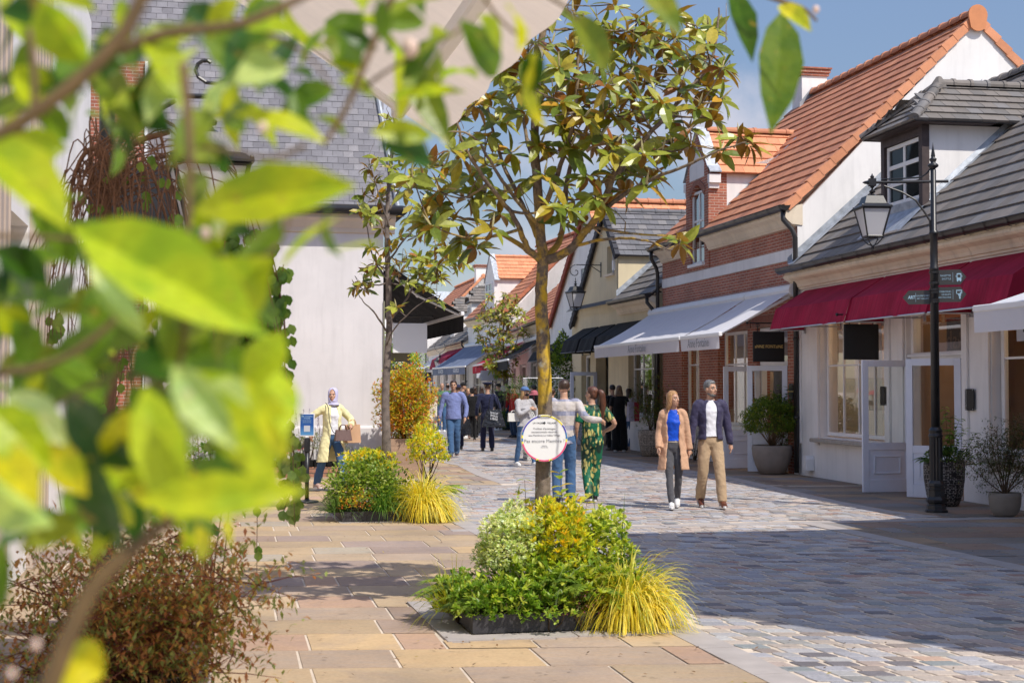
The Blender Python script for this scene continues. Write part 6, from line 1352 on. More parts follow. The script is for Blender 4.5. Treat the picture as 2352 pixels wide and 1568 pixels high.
# ------------------------------------------------------------------ shrubs
def dome_shrub(name, label, c, rx, ry, rz, n, L, W, tab, group=None, cat='shrub', inner=0.35, seg=2, stems=8, upb=0.5, mat=None, lump=0.25, cut=-0.35, base=None, whorl=1, stem_mat=None, droop=0.2):
    """leafy mass: leaves on twig tips spread through an uneven shell with gaps"""
    c = Vector(c); base = Vector(base) if base is not None else Vector((c.x, c.y, max(0, c.z-rz)))
    r = thing(name, tuple(base), 0, label, cat, group); f = MB(); f.T = Matrix.Translation(-base); s = MB(); s.T = f.T
    seedv = rv(20)
    for i in range(n):
        while True:
            q = rv(1.0)
            if 0.05 < q.length < 1: break
        q.normalize()
        if q.z < cut: continue
        k = (inner + (1-inner)*RP.random()**0.45) * (1 + lump*noise.noise(q*2.2+seedv)*1.6)
        p = c + Vector((q.x*rx*k, q.y*ry*k, q.z*rz*k))
        if p.z < 0.03: p.z = 0.03 + RP.random()*0.03
        d = (Vector((q.x,q.y,q.z*0.7)) + Vector((0,0,upb)) + rv(0.55)).normalized()
        col = pickc(tab)
        for w_ in range(whorl):
            dd = (d + rv(0.75)).normalized() if whorl > 1 else d
            leaf(f, p, dd, Vector((0,0,1)) + rv(0.5), L*RP.uniform(0.65,1.15), W*RP.uniform(0.75,1.15), jit(col, 0.08) if whorl > 1 else col, 0.12, RP.uniform(0, droop*2), seg)
    for i in range(stems):
        q = rv(1.0); q.z = abs(q.z); q.normalize(); e = c + Vector((q.x*rx, q.y*ry, q.z*rz))*0.8; mid = (base+e)*0.5 + rv(0.04)
        s.tube([base + rv(0.03), mid, e], [0.008*max(1,rz*2), 0.005*max(1,rz*2), 0.002], 5)
    if stems: s.build('stems', stem_mat or BARK_B, r, smooth=True)
    f.build('foliage', mat or LEAF, r, recalc=False); return r
def tuft(name, label, c, n, L, tab, group=None, w=0.006, droop=1.0, cat='ornamental grass', sprd=1.0, dirbias=(0,0,0)):
    c = Vector(c); r = thing(name, tuple(c), 0, label, cat, group); f = MB()
    for i in range(n):
        a = RP.uniform(0, 2*pi); el = RP.uniform(0.05, 1.0)*sprd; l = L*RP.uniform(0.5,1.2); h = Vector((cos(a), sin(a), 0)) + Vector(dirbias) + rv(0.25); p0 = Vector((cos(a), sin(a), 0))*RP.uniform(0,0.13)
        d = (h*sin(el) + Vector((0,0,cos(el)))); pts = []; p = p0.copy(); k = 7; g = 0.16*droop*RP.uniform(0.5,1.4)
        for j in range(k+1):
            pts.append(p.copy()); d = (d + Vector((0,0,-g*(0.4+j*0.28)))).normalized(); p = p + d*(l/k)
        col = pickc(tab); sd = d.cross(Vector((0,0,1)));  sd = Vector((-sin(a), cos(a), 0)) + rv(0.3); sd.normalize(); ids = []
        for j, q in enumerate(pts):
            ww = w*(1 - (j/k)**2)*RP.uniform(0.8,1.1) + 0.0006; z0 = max(q.z, -c.z+0.025)
            ids.append((f.vert((q.x-sd.x*ww, q.y-sd.y*ww, z0)), f.vert((q.x+sd.x*ww, q.y+sd.y*ww, z0+ww*0.5))))
        for u_, v_ in zip(ids, ids[1:]): f.face([u_[0], u_[1], v_[1], v_[0]], col)
    f.build('blades', GRASS, r, recalc=False); return r
def fern(label, c, n, L, tab, group=None, az=(0, 2*pi), el0=0.75, name='fern'):
    c = Vector(c); r = thing(name, tuple(c), 0, label, 'fern', group); f = MB()
    for i in range(n):
        a = RP.uniform(*az); l = L*RP.uniform(0.7,1.1); d = Vector((cos(a)*sin(el0), sin(a)*sin(el0), cos(el0)))+rv(0.15); p = Vector((0,0,0)); k = 18; col = pickc(tab); pts = []
        for j in range(k+1):
            pts.append(p.copy()); d = (d + Vector((0,0,-0.075))).normalized(); p = p + d*(l/k)
        f.tube(pts, [0.003*(1-j/k)+0.0008 for j in range(k+1)], 4, col=col)
        for j in range(2, k):
            t = (pts[j+1]-pts[j]).normalized(); s_ = t.cross(Vector((0,0,1))); s_.normalize(); w_ = l*0.20*sin(pi*(j/k)**0.75)*1.05
            for sg in (-1,1):
                for off in (0, 0.5): leaf(f, pts[j]+t*(off*l/k), (s_*sg + t*0.45 + rv(0.12)), Vector((0,0,1)), w_*RP.uniform(0.85,1.05), w_*0.30, jit(col,0.08), 0.05, 0.2, 2)
    f.build('fronds', LEAF, r, recalc=False); return r
VAR = [((0.62,0.66,0.38), 10), ((0.76,0.78,0.54), 8), ((0.40,0.48,0.18), 4)]
GOLD_ = [((0.72,0.62,0.04), 10), ((0.60,0.60,0.06), 8), ((0.30,0.40,0.04), 6), ((0.80,0.52,0.03), 2)]
LIME = [((0.50,0.56,0.08), 10), ((0.62,0.64,0.16), 7), ((0.26,0.36,0.04), 5)]
GRN = [((0.075,0.15,0.02), 10), ((0.11,0.20,0.025), 8), ((0.15,0.25,0.03), 4)]
MIDG = [((0.20,0.34,0.035), 10), ((0.32,0.44,0.06), 8), ((0.52,0.58,0.10), 5), ((0.12,0.22,0.02), 5)]
DKG = [((0.035,0.075,0.015), 10), ((0.05,0.10,0.02), 8)]
SEDGE = [((0.74,0.60,0.06), 10), ((0.82,0.72,0.16), 6), ((0.58,0.50,0.05), 6), ((0.36,0.42,0.07), 4)]
AUT = [((0.66,0.38,0.04), 9), ((0.62,0.22,0.05), 6), ((0.70,0.55,0.05), 10), ((0.34,0.42,0.05), 14), ((0.56,0.09,0.05), 2)]
FERNC = [((0.26,0.36,0.05), 10), ((0.38,0.44,0.06), 7), ((0.14,0.22,0.03), 4)]
def planter_box(label, C, w, h=0.125):
    r = thing('tree_planter', (C.x, C.y, 0.02), atan2(CDIR.y, CDIR.x), label, 'planter', 'low black tree planters'); m = MB(); t = 0.012
    m.box(-w,-w,0,w,-w+t,h); m.box(-w,w-t,0,w,w,h); m.box(-w,-w+t,0,-w+t,w-t,h); m.box(w-t,-w+t,0,w,w-t,h); m.build('steel_edging', mat_plain('dark_steel_edging',(0.035,0.033,0.036),0.5,0.4,12,0.3), r)
    m = MB(); m.box(-w+t+.001,-w+t+.001,0,w-t-.001,w-t-.001,h-0.02); m.build('soil', mat_plain('planting_soil',(0.025,0.018,0.012),0.95,0.3,20,0.8,0.02), r); return r
planter_box('low black planter box around the main magnolia trunk', P1C, 0.69); planter_box('low black planter box around the slender second magnolia', P2C, 0.70)
# planter one (near)
dome_shrub('variegated_shrub', 'rounded silver-green variegated shrub at the left of the near planter', (0.02,10.40,0.50), 0.28,0.28,0.34, 4200, 0.034,0.021, VAR, 'shrubs in the near planter', stems=12, whorl=3, lump=0.2)
dome_shrub('golden_shrub', 'golden yellow upright shrub just in front of the main trunk', (0.33,10.36,0.52), 0.27,0.25,0.37, 1250, 0.055,0.020, GOLD_, 'shrubs in the near planter', upb=1.6, whorl=4, stems=14, seg=3)
dome_shrub('golden_shrub', 'yellow-tipped shrub left behind the main trunk', (0.10,10.75,0.60), 0.16,0.16,0.26, 240, 0.055,0.019, GOLD_, 'shrubs in the near planter', upb=1.6, whorl=4, stems=8, seg=3)
dome_shrub('lime_shrub', 'lime green rounded-leaf shrub right of the main trunk', (0.63,10.55,0.48), 0.25,0.24,0.34, 760, 0.048,0.032, LIME, 'shrubs in the near planter', whorl=4, stems=10, seg=3)
dome_shrub('evergreen_shrub', 'dark green leafy filler shrub at the heart of the near planter', (0.34,10.50,0.20), 0.72,0.62,0.30, 3600, 0.055,0.026, GRN, 'shrubs in the near planter', inner=0.15, stems=10, cut=-0.5)
dome_shrub('leafy_groundcover', 'bright lime leafy layer knitting the near planter together', (0.30,10.16,0.27), 0.56,0.34,0.24, 1300, 0.060,0.026, [((0.34,0.44,0.05),8),((0.50,0.54,0.08),6),((0.18,0.28,0.03),4)], None, cat='plant', whorl=3, upb=1.0, seg=3, stems=6, lump=0.5)
for i, (x, y, s) in enumerate(((-0.20,9.96,0.19),(0.04,9.93,0.19),(0.26,9.92,0.18),(-0.36,10.28,0.20))):
    dome_shrub('spurge_plant', ['green and yellow whorled spurge at the front left corner of the near planter','whorled spurge spilling over the front edge left of centre','whorled spurge at the centre of the front edge','green spurge on the left edge of the near planter'][i], (x,y,0.17), s*1.15,s*1.1,0.20, 330, 0.050,0.020, MIDG, 'spurges in the near planter', cat='plant', whorl=5, upb=1.2, seg=3, stems=6)
dome_shrub('flowering_plant', 'small dark plant with dusty pink flowers over the front edge', (0.50,9.93,0.17), 0.17,0.13,0.13, 520, 0.018,0.012, [((0.30,0.10,0.12),4),((0.10,0.12,0.03),6)], cat='plant', whorl=2, stems=4)
fern('bright fern arching out at the left of the near planter', (-0.34,10.35,0.22), 15, 0.46, FERNC, 'ferns in the near planter', (1.6, 4.2), 0.95)
fern('fern at the lower left corner of the near planter', (-0.25,10.05,0.2), 9, 0.34, FERNC, 'ferns in the near planter', (2.6, 4.9), 1.15)
fern('fern in the middle front of the near planter', (0.48,10.05,0.26), 14, 0.40, FERNC, 'ferns in the near planter', (2.8, 6.4), 0.8)
fern('upright fern right of the centre in the near planter', (0.78,10.25,0.28), 13, 0.42, FERNC, 'ferns in the near planter', (-1.0, 3.0), 0.6)
tuft('golden_sedge', 'large golden sedge spilling over the right end of the near planter', (0.83,10.12,0.12), 1250, 0.52, SEDGE, 'golden sedges', 0.0052, 2.5, sprd=1.2, dirbias=(0.1,-0.15,0))
tuft('golden_sedge', 'thin golden grass at the left edge of the near planter', (-0.42,10.15,0.12), 160, 0.34, [((0.40,0.36,0.03),5),((0.26,0.30,0.03),5)], 'golden sedges', 0.003, 1.0, sprd=1.1, dirbias=(-0.5,-0.2,0))
tuft('strap_leaf_plant', 'few long grey-green strap leaves hanging over the front edge', (0.28,9.96,0.20), 9, 0.42, [((0.34,0.42,0.22),5)], None, 0.008, 1.5, cat='plant', dirbias=(0,-0.8,0))
tuft('strap_leaf_plant', 'single tall dark leaf spike right of the main trunk', (0.78,10.5,0.2), 4, 0.85, [((0.10,0.17,0.05),5)], None, 0.006, 0.15, cat='plant', sprd=0.25)
dome_shrub('red_leaved_plant', 'small rust-red plant at the front edge beside the sedge', (0.60,9.98,0.10), 0.06,0.05,0.06, 40, 0.05,0.015, [((0.35,0.09,0.04),5)], cat='plant', whorl=2, stems=2)
def stemmy(name, label, base, stems, L, W, tab, seg=4, cat='shrub', gap=0.07, mat=None, r0=0.006):
    base = Vector(base); r = thing(name, tuple(base), 0, label, cat); s = MB(); f = MB()
    for e, curve in stems:
        e = Vector(e)-base; side = rv(curve); pts = smooth_path([Vector((0,0,0))+rv(.02), e*0.5+side, e], 6); s.tube(pts, [r0*(1-0.75*i/(len(pts)-1)) for i in range(len(pts))], 5)
        tot = e.length; nn = max(2, int(tot*0.75/gap))
        for j in range(nn):
            t = 0.25+0.75*j/(nn-1); p = pts[min(len(pts)-1, int(t*(len(pts)-1)))]; a = RP.uniform(0,6.28)
            for q in (0, pi): leaf(f, p, Vector((cos(a+q), sin(a+q), 0.35))+rv(0.3), Vector((0,0,1)), L*RP.uniform(0.6,1.15), W*RP.uniform(0.7,1.1), pickc(tab), 0.14, RP.uniform(0.1,0.6), seg)
    s.build('stems', BARK_B, r, smooth=True); f.build('foliage', mat or LEAF, r, recalc=False); return r
DOG = [((0.52,0.48,0.03), 10), ((0.38,0.42,0.03), 6), ((0.24,0.33,0.03), 5), ((0.58,0.40,0.03), 2)]
stemmy('dogwood_shrub', 'yellow broad-leaved dogwood shoots rising right of the main trunk', (0.52,10.85,0.15), [(ov(1285,1085,10.8),.05),(ov(1310,1150,10.7),.05),(ov(1350,1140,10.9),.05),(ov(1400,1170,10.9),.05),(ov(1270,1170,10.7),.04),(ov(1320,1200,10.6),.04),(ov(1370,1195,10.7),.04),(ov(1420,1180,10.9),.05),(ov(1290,1130,10.7),.05)], 0.115, 0.075, DOG, gap=0.05)
stemmy('dogwood_shrub', 'thin dogwood shoots with small leaves left of the main trunk', (0.12,10.9,0.2), [(ov(1205,1100,11),.05),(ov(1190,1135,11),.05),(ov(1222,1150,10.9),.04),(ov(1180,1170,11),.04)], 0.07, 0.045, DOG, gap=0.09)
# planter two
dome_shrub('variegated_shrub', 'large green and cream shrub filling the left of the farther planter', (-1.90,18.30,0.38), 0.50,0.42,0.40, 3600, 0.052,0.034, [((0.26,0.36,0.05),10),((0.42,0.48,0.12),7),((0.12,0.20,0.03),6)], 'shrubs in the farther planter', whorl=2, stems=12)
dome_shrub('golden_shrub', 'golden shrub in the centre of the farther planter', (-1.84,18.70,0.70), 0.36,0.28,0.20, 900, 0.055,0.020, GOLD_, 'shrubs in the farther planter', upb=1.6, whorl=4)
dome_shrub('golden_shrub', 'tall golden spiky shrub right of the second trunk', (-1.10,18.70,0.82), 0.28,0.25,0.36, 800, 0.060,0.020, GOLD_, 'shrubs in the farther planter', upb=1.9, whorl=4, stems=12)
dome_shrub('golden_shrub', 'taller golden sprig behind the second trunk', (-1.18,19.1,1.0), 0.14,0.14,0.30, 200, 0.055,0.020, GOLD_, 'shrubs in the farther planter', upb=2.2, whorl=4, stems=6)
dome_shrub('evergreen_shrub', 'dark green filler under the shrubs of the farther planter', (-1.6,18.7,0.26), 0.72,0.62,0.32, 2200, 0.06,0.028, GRN, 'shrubs in the farther planter', inner=0.15, stems=6, cut=-0.5)
dome_shrub('nandina_shrub', 'low orange and red nandina at the front of the farther planter', (-1.95,17.98,0.24), 0.24,0.16,0.20, 480, 0.045,0.016, AUT, None, whorl=3, upb=0.9)
tuft('golden_sedge', 'golden sedge spilling over the right end of the farther planter', (-1.12,18.12,0.16), 1150, 0.58, SEDGE, 'golden sedges', 0.0065, 2.5, sprd=1.2, dirbias=(0.25,-0.1,0))
tuft('green_sedge', 'green grass tuft at the front centre of the farther planter', (-1.62,18.05,0.14), 420, 0.40, [((0.08,0.20,0.03),6),((0.16,0.28,0.05),5)], None, 0.005, 1.2, sprd=1.2)
tuft('green_sedge', 'green grass tuft at the lower left of the farther planter', (-2.22,18.1,0.12), 260, 0.38, [((0.08,0.16,0.04),6),((0.16,0.26,0.07),5)], None, 0.006, 1.1, sprd=1.25)
fern('fern at the right edge of the farther planter', (-0.95,18.5,0.35), 10, 0.45, FERNC, None, (-1.2,1.4), 0.9)
# autumn shrub in the tan box planter
AP = Vector((-2.05, 27.0, 0))
r = thing('box_planter', (AP.x, AP.y, 0), 0.1, 'tall tan wooden box planter behind the second trunk', 'planter'); m = MB(); m.box(-0.36,-0.3,0,0.36,-0.28,0.74); m.box(-0.36,0.28,0,0.36,0.3,0.74); m.box(-0.36,-0.28,0,-0.34,0.28,0.74); m.box(0.34,-0.28,0,0.36,0.28,0.74); m.box(-0.34,-0.28,0,0.34,0.28,0.70)
k = NM('tan_boards'); v = k.tex('Object',(1,1,14)); k.col(k.mix(1.0,(0.36,0.24,0.16),k.ramp(k.noise(v,2,5),[(0.3,0.75),(0.7,1.15)]),'MULTIPLY')); k.rough(0.8); m.build('boards', k.m, r)
dome_shrub('nandina_shrub', 'tall orange and green nandina shrub growing from the tan box planter', (AP.x+0.03,AP.y,1.36), 0.56,0.46,0.74, 6500, 0.060,0.026, AUT, None, whorl=3, stems=26, base=(AP.x,AP.y,0.70), lump=0.40, inner=0.2, cut=-0.95)
# flowers in the raised brick bed
def bedpt(x, y, z): return on(L1F, x, y, z)
for i, (x, h, w) in enumerate(((1.45,0.55,0.30),(2.0,0.35,0.3),(0.95,0.45,0.28),(2.7,0.45,0.32),(3.3,0.6,0.34),(3.9,0.5,0.3),(4.5,0.5,0.3))):
    p = bedpt(x,0.42,0.30+h*0.5); dome_shrub('bedding_plant', ['tall grey-green salvia clump left of centre in the raised bed','low white and pink flowering clump in the raised bed','grey-green leafy clump at the right of the raised bed','leafy clump behind the woman in yellow','yellow-green bush at the left of the raised bed','bush at the far left of the raised bed','leafy bush beside the left end of the raised bed'][i], p, w,w*0.8,h*0.62, 700, 0.045,0.018, [((0.18,0.22,0.10),8),((0.28,0.32,0.16),6),((0.45,0.45,0.38),3)] if i < 3 else [((0.20,0.26,0.05),8),((0.34,0.36,0.06),6)], 'plants in the raised bed', cat='plant', whorl=2, stems=6)
r = thing('salvia_flowers', bedpt(1.3,0.4,0.30), 0, 'tall violet salvia flower spikes against the white wall', 'flowers'); s = MB(); f = MB()
for i in range(26):
    a = RP.uniform(-0.55,0.55); h = RP.uniform(0.5,1.05); b = Vector((a,RP.uniform(-.15,.15),0)); e = b + Vector((RP.uniform(-.12,.12),RP.uniform(-.1,.1),h)); s.tube([b,(b+e)/2+rv(.02),e],[0.004,0.003,0.002],4)
    for j in range(26): q = e - Vector((0,0,0.28*j/26)); leaf(f, q, rv(1)+Vector((0,0,.2)), Vector((0,0,1)), 0.030, 0.016, jit((0.20,0.13,0.33)), 0.1, 0.2, 2)
s.build('stems', BARK_B, r); f.build('petals', LEAF, r, recalc=False)
r = thing('pink_flowers', bedpt(1.9,0.5,0.30), 0, 'few bright pink blooms low in the raised bed', 'flowers'); f = MB()
for i in range(9):
    q = Vector((RP.uniform(-.4,.4),RP.uniform(-.1,.15),RP.uniform(.15,.4)))
    for j in range(14): leaf(f, q, rv(1), Vector((0,0,1)), 0.05, 0.04, jit((0.75,0.10,0.25)), 0.1, 0.2, 2)
f.build('petals', LEAF, r, recalc=False)

# ------------------------------------------------------------------ pots and shrubs on the right
def pot(name, label, loc, prof, mat, group=None, n=36):
    r = thing(name, loc, 0, label, 'plant pot', group); m = MB(); rt, zt = prof[-1]; m.lathe(prof + [(rt-0.03, zt), (rt-0.035, zt-0.05), (0.02, zt-0.06)], (0,0,0), n); m.build('pot', mat, r, smooth=False); 
    me = r.children[-1].data; me.polygons.foreach_set('use_smooth', [True]*len(me.polygons)); q = MB(); q.lathe([(0.01,zt-0.052),(rt-0.036,zt-0.05),(0.01,zt-0.045)], (0,0,0), 20); q.build('soil', mat_plain('pot_soil',(0.03,0.022,0.015),0.95,0.3,20,0.6,0.02), r); return r
TAUPE = mat_plain('taupe_concrete', (0.28,0.235,0.20), 0.85, 0.15, 5, 0.35, 0.004, bscale=120)
GREYC = mat_plain('grey_concrete', (0.24,0.215,0.185), 0.85, 0.15, 5, 0.35, 0.004, bscale=120)
k = NM('woven_pot'); 
def crosshatch(name, c_bg, c_line):
    k = NM(name); c = k.n('TexCoord'); sp = k.n('SeparateXYZ'); k.l(c.outputs['Object'], sp.inputs[0]); at2 = k.n('Math', operation='ARCTAN2'); k.l(sp.outputs[1], at2.inputs[0]); k.l(sp.outputs[0], at2.inputs[1])
    cb = k.n('CombineXYZ'); k.l(at2.outputs[0], cb.inputs[0]); k.l(sp.outputs[2], cb.inputs[1]); res = None
    for sc_, w in (((4.5, 14, 1), 'X'), ((1.6, 36, 1), 'Y')):
        mp_ = k.n('Mapping'); mp_.inputs['Scale'].default_value = sc_; k.l(cb.outputs[0], mp_.inputs[0]); b = k.n('TexBrick'); b.inputs['Scale'].default_value = 1; b.inputs['Mortar Size'].default_value = 0.05; b.inputs['Brick Width'].default_value = 0.9 if w == 'X' else 0.5; b.inputs['Row Height'].default_value = 0.9; b.offset = 0.37
        k.l(mp_.outputs[0], b.inputs['Vector']); gate = k.ramp(k.noise(c.outputs['Object'], 16 if w == 'X' else 13, 2), [(0.44,0.0),(0.50,1.0)]); mm = k.n('Math', operation='MULTIPLY'); k.l(b.outputs['Fac'], mm.inputs[0]); k.l(gate, mm.inputs[1])
        if res is None: res = mm.outputs[0]
        else: mx_ = k.n('Math', operation='MAXIMUM'); k.l(res, mx_.inputs[0]); k.l(mm.outputs[0], mx_.inputs[1]); res = mx_.outputs[0]
    k.col(k.mix(res, c_bg, c_line)); k.rough(0.6); k.bump(res, 0.5, 0.006); return k.m
pot('round_planter', 'large round taupe planter pot in front of the brick shop', (5.10,27.95,0.012), [(0.22,0),(0.25,0.01),(0.33,0.18),(0.38,0.36),(0.395,0.50),(0.385,0.56)], TAUPE)
dome_shrub('hebe_shrub', 'dense green hebe shrub filling the large round planter pot', (5.10,27.95,0.98), 0.58,0.50,0.52, 5200, 0.058,0.023, [((0.15,0.23,0.035),10),((0.24,0.32,0.05),6),((0.08,0.14,0.02),6),((0.32,0.30,0.04),2)], None, whorl=3, stems=40, base=(5.10,27.95,0.52), inner=0.5, stem_mat=mat_plain('pale_stem',(0.22,0.14,0.08),0.8,0.2,10,0))
stemmy('climbing_shrub', 'broad-leaved green climber rising behind the hebe shrub', (5.30,28.05,0.5), [((5.25,28.0,1.75),.05),((5.42,28.0,1.70),.05),((5.10,28.0,1.62),.08),((5.48,27.9,1.4),.06),((5.60,27.8,1.25),.06),((5.62,27.75,1.0),.06),((5.0,28,1.55),.06),((5.35,27.9,1.55),.06),((5.2,27.9,1.5),.06),((5.62,27.7,0.85),.05)], 0.12, 0.075, [((0.06,0.14,0.03),8),((0.09,0.19,0.04),5)])
pot('tall_planter', 'tall black textured planter pot behind the lamp post', (6.20,20.45,0.012), [(0.17,0),(0.20,0.01),(0.25,0.15),(0.285,0.38),(0.29,0.56),(0.28,0.64)], crosshatch('black_woven_pot', (0.012,0.011,0.011), (0.30,0.28,0.27)))
stemmy('camellia_shrub', 'bright green leafy shrub in the tall black planter pot', (6.22,20.4,0.6), [((6.20,20.4,1.42),.03),((6.28,20.4,1.30),.04),((6.40,20.35,1.25),.05),((6.05,20.4,1.05),.05),((6.62,20.3,1.05),.05),((6.66,20.3,0.88),.05),((6.15,20.4,1.2),.05),((6.5,20.3,0.95),.05),((6.35,20.3,1.05),.05),((6.3,20.3,0.9),.05),((6.1,20.3,0.85),.05),((6.25,20.3,1.1),.05),((6.45,20.3,1.1),.05),((6.6,20.3,0.72),.05),((6.72,20.3,0.62),.04)], 0.095, 0.045, [((0.15,0.26,0.035),8),((0.22,0.33,0.045),5),((0.08,0.15,0.02),4)], gap=0.026)
dome_shrub('ground_ivy', 'dark ivy and fern trailing over the tall black planter rim', (6.20,20.35,0.68), 0.33,0.3,0.15, 700, 0.055,0.04, [((0.05,0.10,0.02),8),((0.10,0.18,0.03),4)], None, cat='plant', stems=4, base=(6.2,20.35,0.6))
fern('small fern hanging at the left rim of the tall black pot', (5.98,20.3,0.66), 9, 0.30, [((0.10,0.20,0.03),5)], None, (2.2,4.4), 1.0)
pot('round_planter', 'small round grey bowl planter at the right edge of the pavement', (6.48,18.75,0.012), [(0.10,0),(0.13,0.008),(0.17,0.05),(0.20,0.14),(0.208,0.25),(0.205,0.31)], GREYC)
def airy(name, label, base, tips, L, W, tab, cat='shrub', n=60, sr=0.16, r0=0.012, bark=None):
    base = Vector(base); r = thing(name, tuple(base), 0, label, cat); s = MB(); f = MB()
    for e in tips:
        e = Vector(e)-base; pts = smooth_path([rv(.02), e*0.45+rv(0.06), e], 6); s.tube(pts, [r0*(1-0.8*i/(len(pts)-1)) for i in range(len(pts))], 5)
        for j in range(n):
            p = pts[RP.randrange(len(pts)//2, len(pts))] ; q = p + Vector((RP.gauss(0,sr), RP.gauss(0,sr), RP.gauss(0,sr*0.7)));
            if j % 5 == 0: s.tube([p, (p+q)/2+rv(0.015), q], [0.003,0.002,0.001], 4)
            d = rv(1)+Vector((0,0,.3))
            for w_ in range(5): leaf(f, q+rv(0.03), d+rv(.7), Vector((0,0,1)), L*RP.uniform(.6,1.1), W, pickc(tab), 0.1, 0.2, 2)
    s.build('branches', bark or BARK_B, r, smooth=True); f.build('foliage', LEAF, r, recalc=False); return r
airy('airy_shrub', 'wispy dark green shrub with bare stems in the small grey bowl', (6.48,18.75,0.28), [(5.98,18.8,0.72),(6.2,18.9,0.95),(6.4,18.8,1.12),(6.62,18.7,1.25),(6.8,18.8,1.2),(6.95,18.7,0.95),(6.75,18.6,0.9),(6.25,18.6,1.02),(6.9,18.7,0.62),(6.7,18.8,1.05),(6.55,18.7,1.05)], 0.042, 0.014, [((0.07,0.09,0.03),8),((0.11,0.13,0.05),6),((0.14,0.10,0.05),3)], n=130, sr=0.11)
pot('tall_planter', 'tapered beige pot with black crosshatch pattern beside the couple', (3.42,35.2,0.012), [(0.20,0),(0.23,0.01),(0.27,0.25),(0.31,0.5),(0.315,0.64)], crosshatch('beige_woven_pot', (0.42,0.36,0.29), (0.02,0.018,0.016)))
airy('bamboo_shrub', 'tall feathery green shrub in the crosshatched pot', (3.42,35.2,0.6), [(3.1,35.2,1.5),(3.25,35.2,1.8),(3.42,35.2,1.95),(3.6,35.2,1.85),(3.75,35.1,1.6),(3.9,35.1,1.4),(3.35,35,1.4),(3.6,35,1.3),(3.2,35,1.1),(3.45,35.1,1.1)], 0.06, 0.018, [((0.10,0.16,0.03),8),((0.16,0.22,0.04),5),((0.30,0.14,0.03),2)], n=70, sr=0.16)
dome_shrub('box_hedge', 'small clipped dark hedge between the standing couple', (4.25,33.2,0.62), 0.36,0.3,0.60, 2600, 0.03,0.018, DKG, None, cat='hedge', inner=0.6, lump=0.06, cut=-0.9, base=(4.25,33.2,0.0))
dome_shrub('round_bush', 'dark bush beside the dark clothed women at the shop door', (1.95,38.8,0.55), 0.40,0.35,0.50, 1100, 0.05,0.028, GRN, None, stems=6)
# far greenery
dome_shrub('ivy_column', 'tall sunlit ivy covered column right of the main trunk', (1.72,45.6,1.7), 0.55,0.5,1.55, 5200, 0.10,0.07, [((0.12,0.20,0.025),8),((0.26,0.34,0.04),6),((0.05,0.09,0.015),6)], None, cat='hedge', inner=0.75, lump=0.2, cut=-0.95, base=(1.72,45.6,0), stems=4)
dome_shrub('dark_hedge', 'tall dark climbing hedge against the cream shop', (2.25,44.9,1.6), 0.35,0.4,1.5, 3000, 0.09,0.06, [((0.05,0.08,0.02),8),((0.16,0.07,0.03),4)], None, cat='hedge', inner=0.75, lump=0.15, cut=-0.95, base=(2.25,44.9,0), stems=4)
dome_shrub('box_hedge', 'low green hedge around the foot of the third tree', (0.15,57.3,0.42), 1.15,0.9,0.42, 2600, 0.08,0.05, [((0.07,0.13,0.02),8),((0.16,0.24,0.03),6)], None, cat='hedge', inner=0.7, lump=0.08, cut=-0.9, base=(0.15,57.3,0), stems=4)
dome_shrub('box_hedge', 'low green hedge behind the officer near the third tree', (-0.7,57.0,0.40), 0.85,0.8,0.38, 1500, 0.08,0.05, [((0.07,0.13,0.02),8),((0.16,0.24,0.03),6)], None, cat='hedge', inner=0.7, lump=0.08, cut=-0.9, base=(-0.7,57.0,0), stems=4)
dome_shrub('conifer_bush', 'spreading dark green shrub left of the glass display case', (0.55,47.5,1.45), 1.0,0.7,0.55, 2200, 0.10,0.03, [((0.06,0.12,0.025),8),((0.13,0.20,0.03),4)], None, inner=0.3, lump=0.5, base=(0.55,47.5,0), stems=14)
r = thing('topiary_spiral', (-0.82, 60.0, 0), 0, 'tall dark spiral topiary behind the officer', 'topiary'); f = MB()
for i in range(2600):
    z = RP.uniform(0.4,3.1); a = RP.uniform(0,6.28); w_ = 0.42*(1-(z-0.4)/3.2)+0.06+0.14*sin(z*7+a); leaf(f, Vector((cos(a)*w_,sin(a)*w_,z)), Vector((cos(a),sin(a),0.4))+rv(.4), Vector((0,0,1)), 0.08,0.04, pickc(DKG), 0.1,0.2,2)
s = MB(); s.tube([(0,0,0),(0,0,3.0)],[0.05,0.02],8); s.build('trunk', BARK_G, r); f.build('foliage', LEAF, r, recalc=False)
def broad_tree(label, base, h, rx, rz, n, L, tab, tr=0.12):
    r = thing('broadleaf_tree', tuple(base), 0, label, 'tree', 'far trees'); m = MB(); m.tube([(0,0,0),(0.05,0,h*0.4),(0,0,h*0.75)],[tr,tr*0.7,tr*0.3],8)
    for i in range(7): a = i*0.9; m.tube([(0,0,h*0.38+i*0.15),(cos(a)*rx*0.4,sin(a)*rx*0.4,h*0.6),(cos(a)*rx*0.75,sin(a)*rx*0.75,h*0.72+0.2*(i%3))],[tr*0.4,tr*0.25,0.02],6)
    m.build('trunk', BARK_G, r); f = MB(); sd_ = rv(9); cl = [(Vector((RP.gauss(0,rx*0.42), RP.gauss(0,rx*0.42), h-rz+RP.gauss(0,rz*0.45))), RP.uniform(0.3,0.55)*rx*0.6) for _ in range(26)]
    for i in range(n):
        c, q = cl[i % 26]; d = rv(1).normalized(); leaf(f, c + d*q*RP.random()**0.4, d+Vector((0,0,.4))+rv(.4), Vector((0,0,1)), L*RP.uniform(.7,1.2), L*0.6, pickc(tab), 0.1, 0.3, 2)
    f.build('crown', LEAF, r, recalc=False); return r
broad_tree('leafy green tree behind the khaki framed door', (-4.3,50,0), 3.9, 1.5,1.1, 3600, 0.14, MIDG)
broad_tree('pale green tree at the left bend of the street', (-9.5,75,0), 5.2, 2.4,1.6, 3600, 0.22, MIDG)
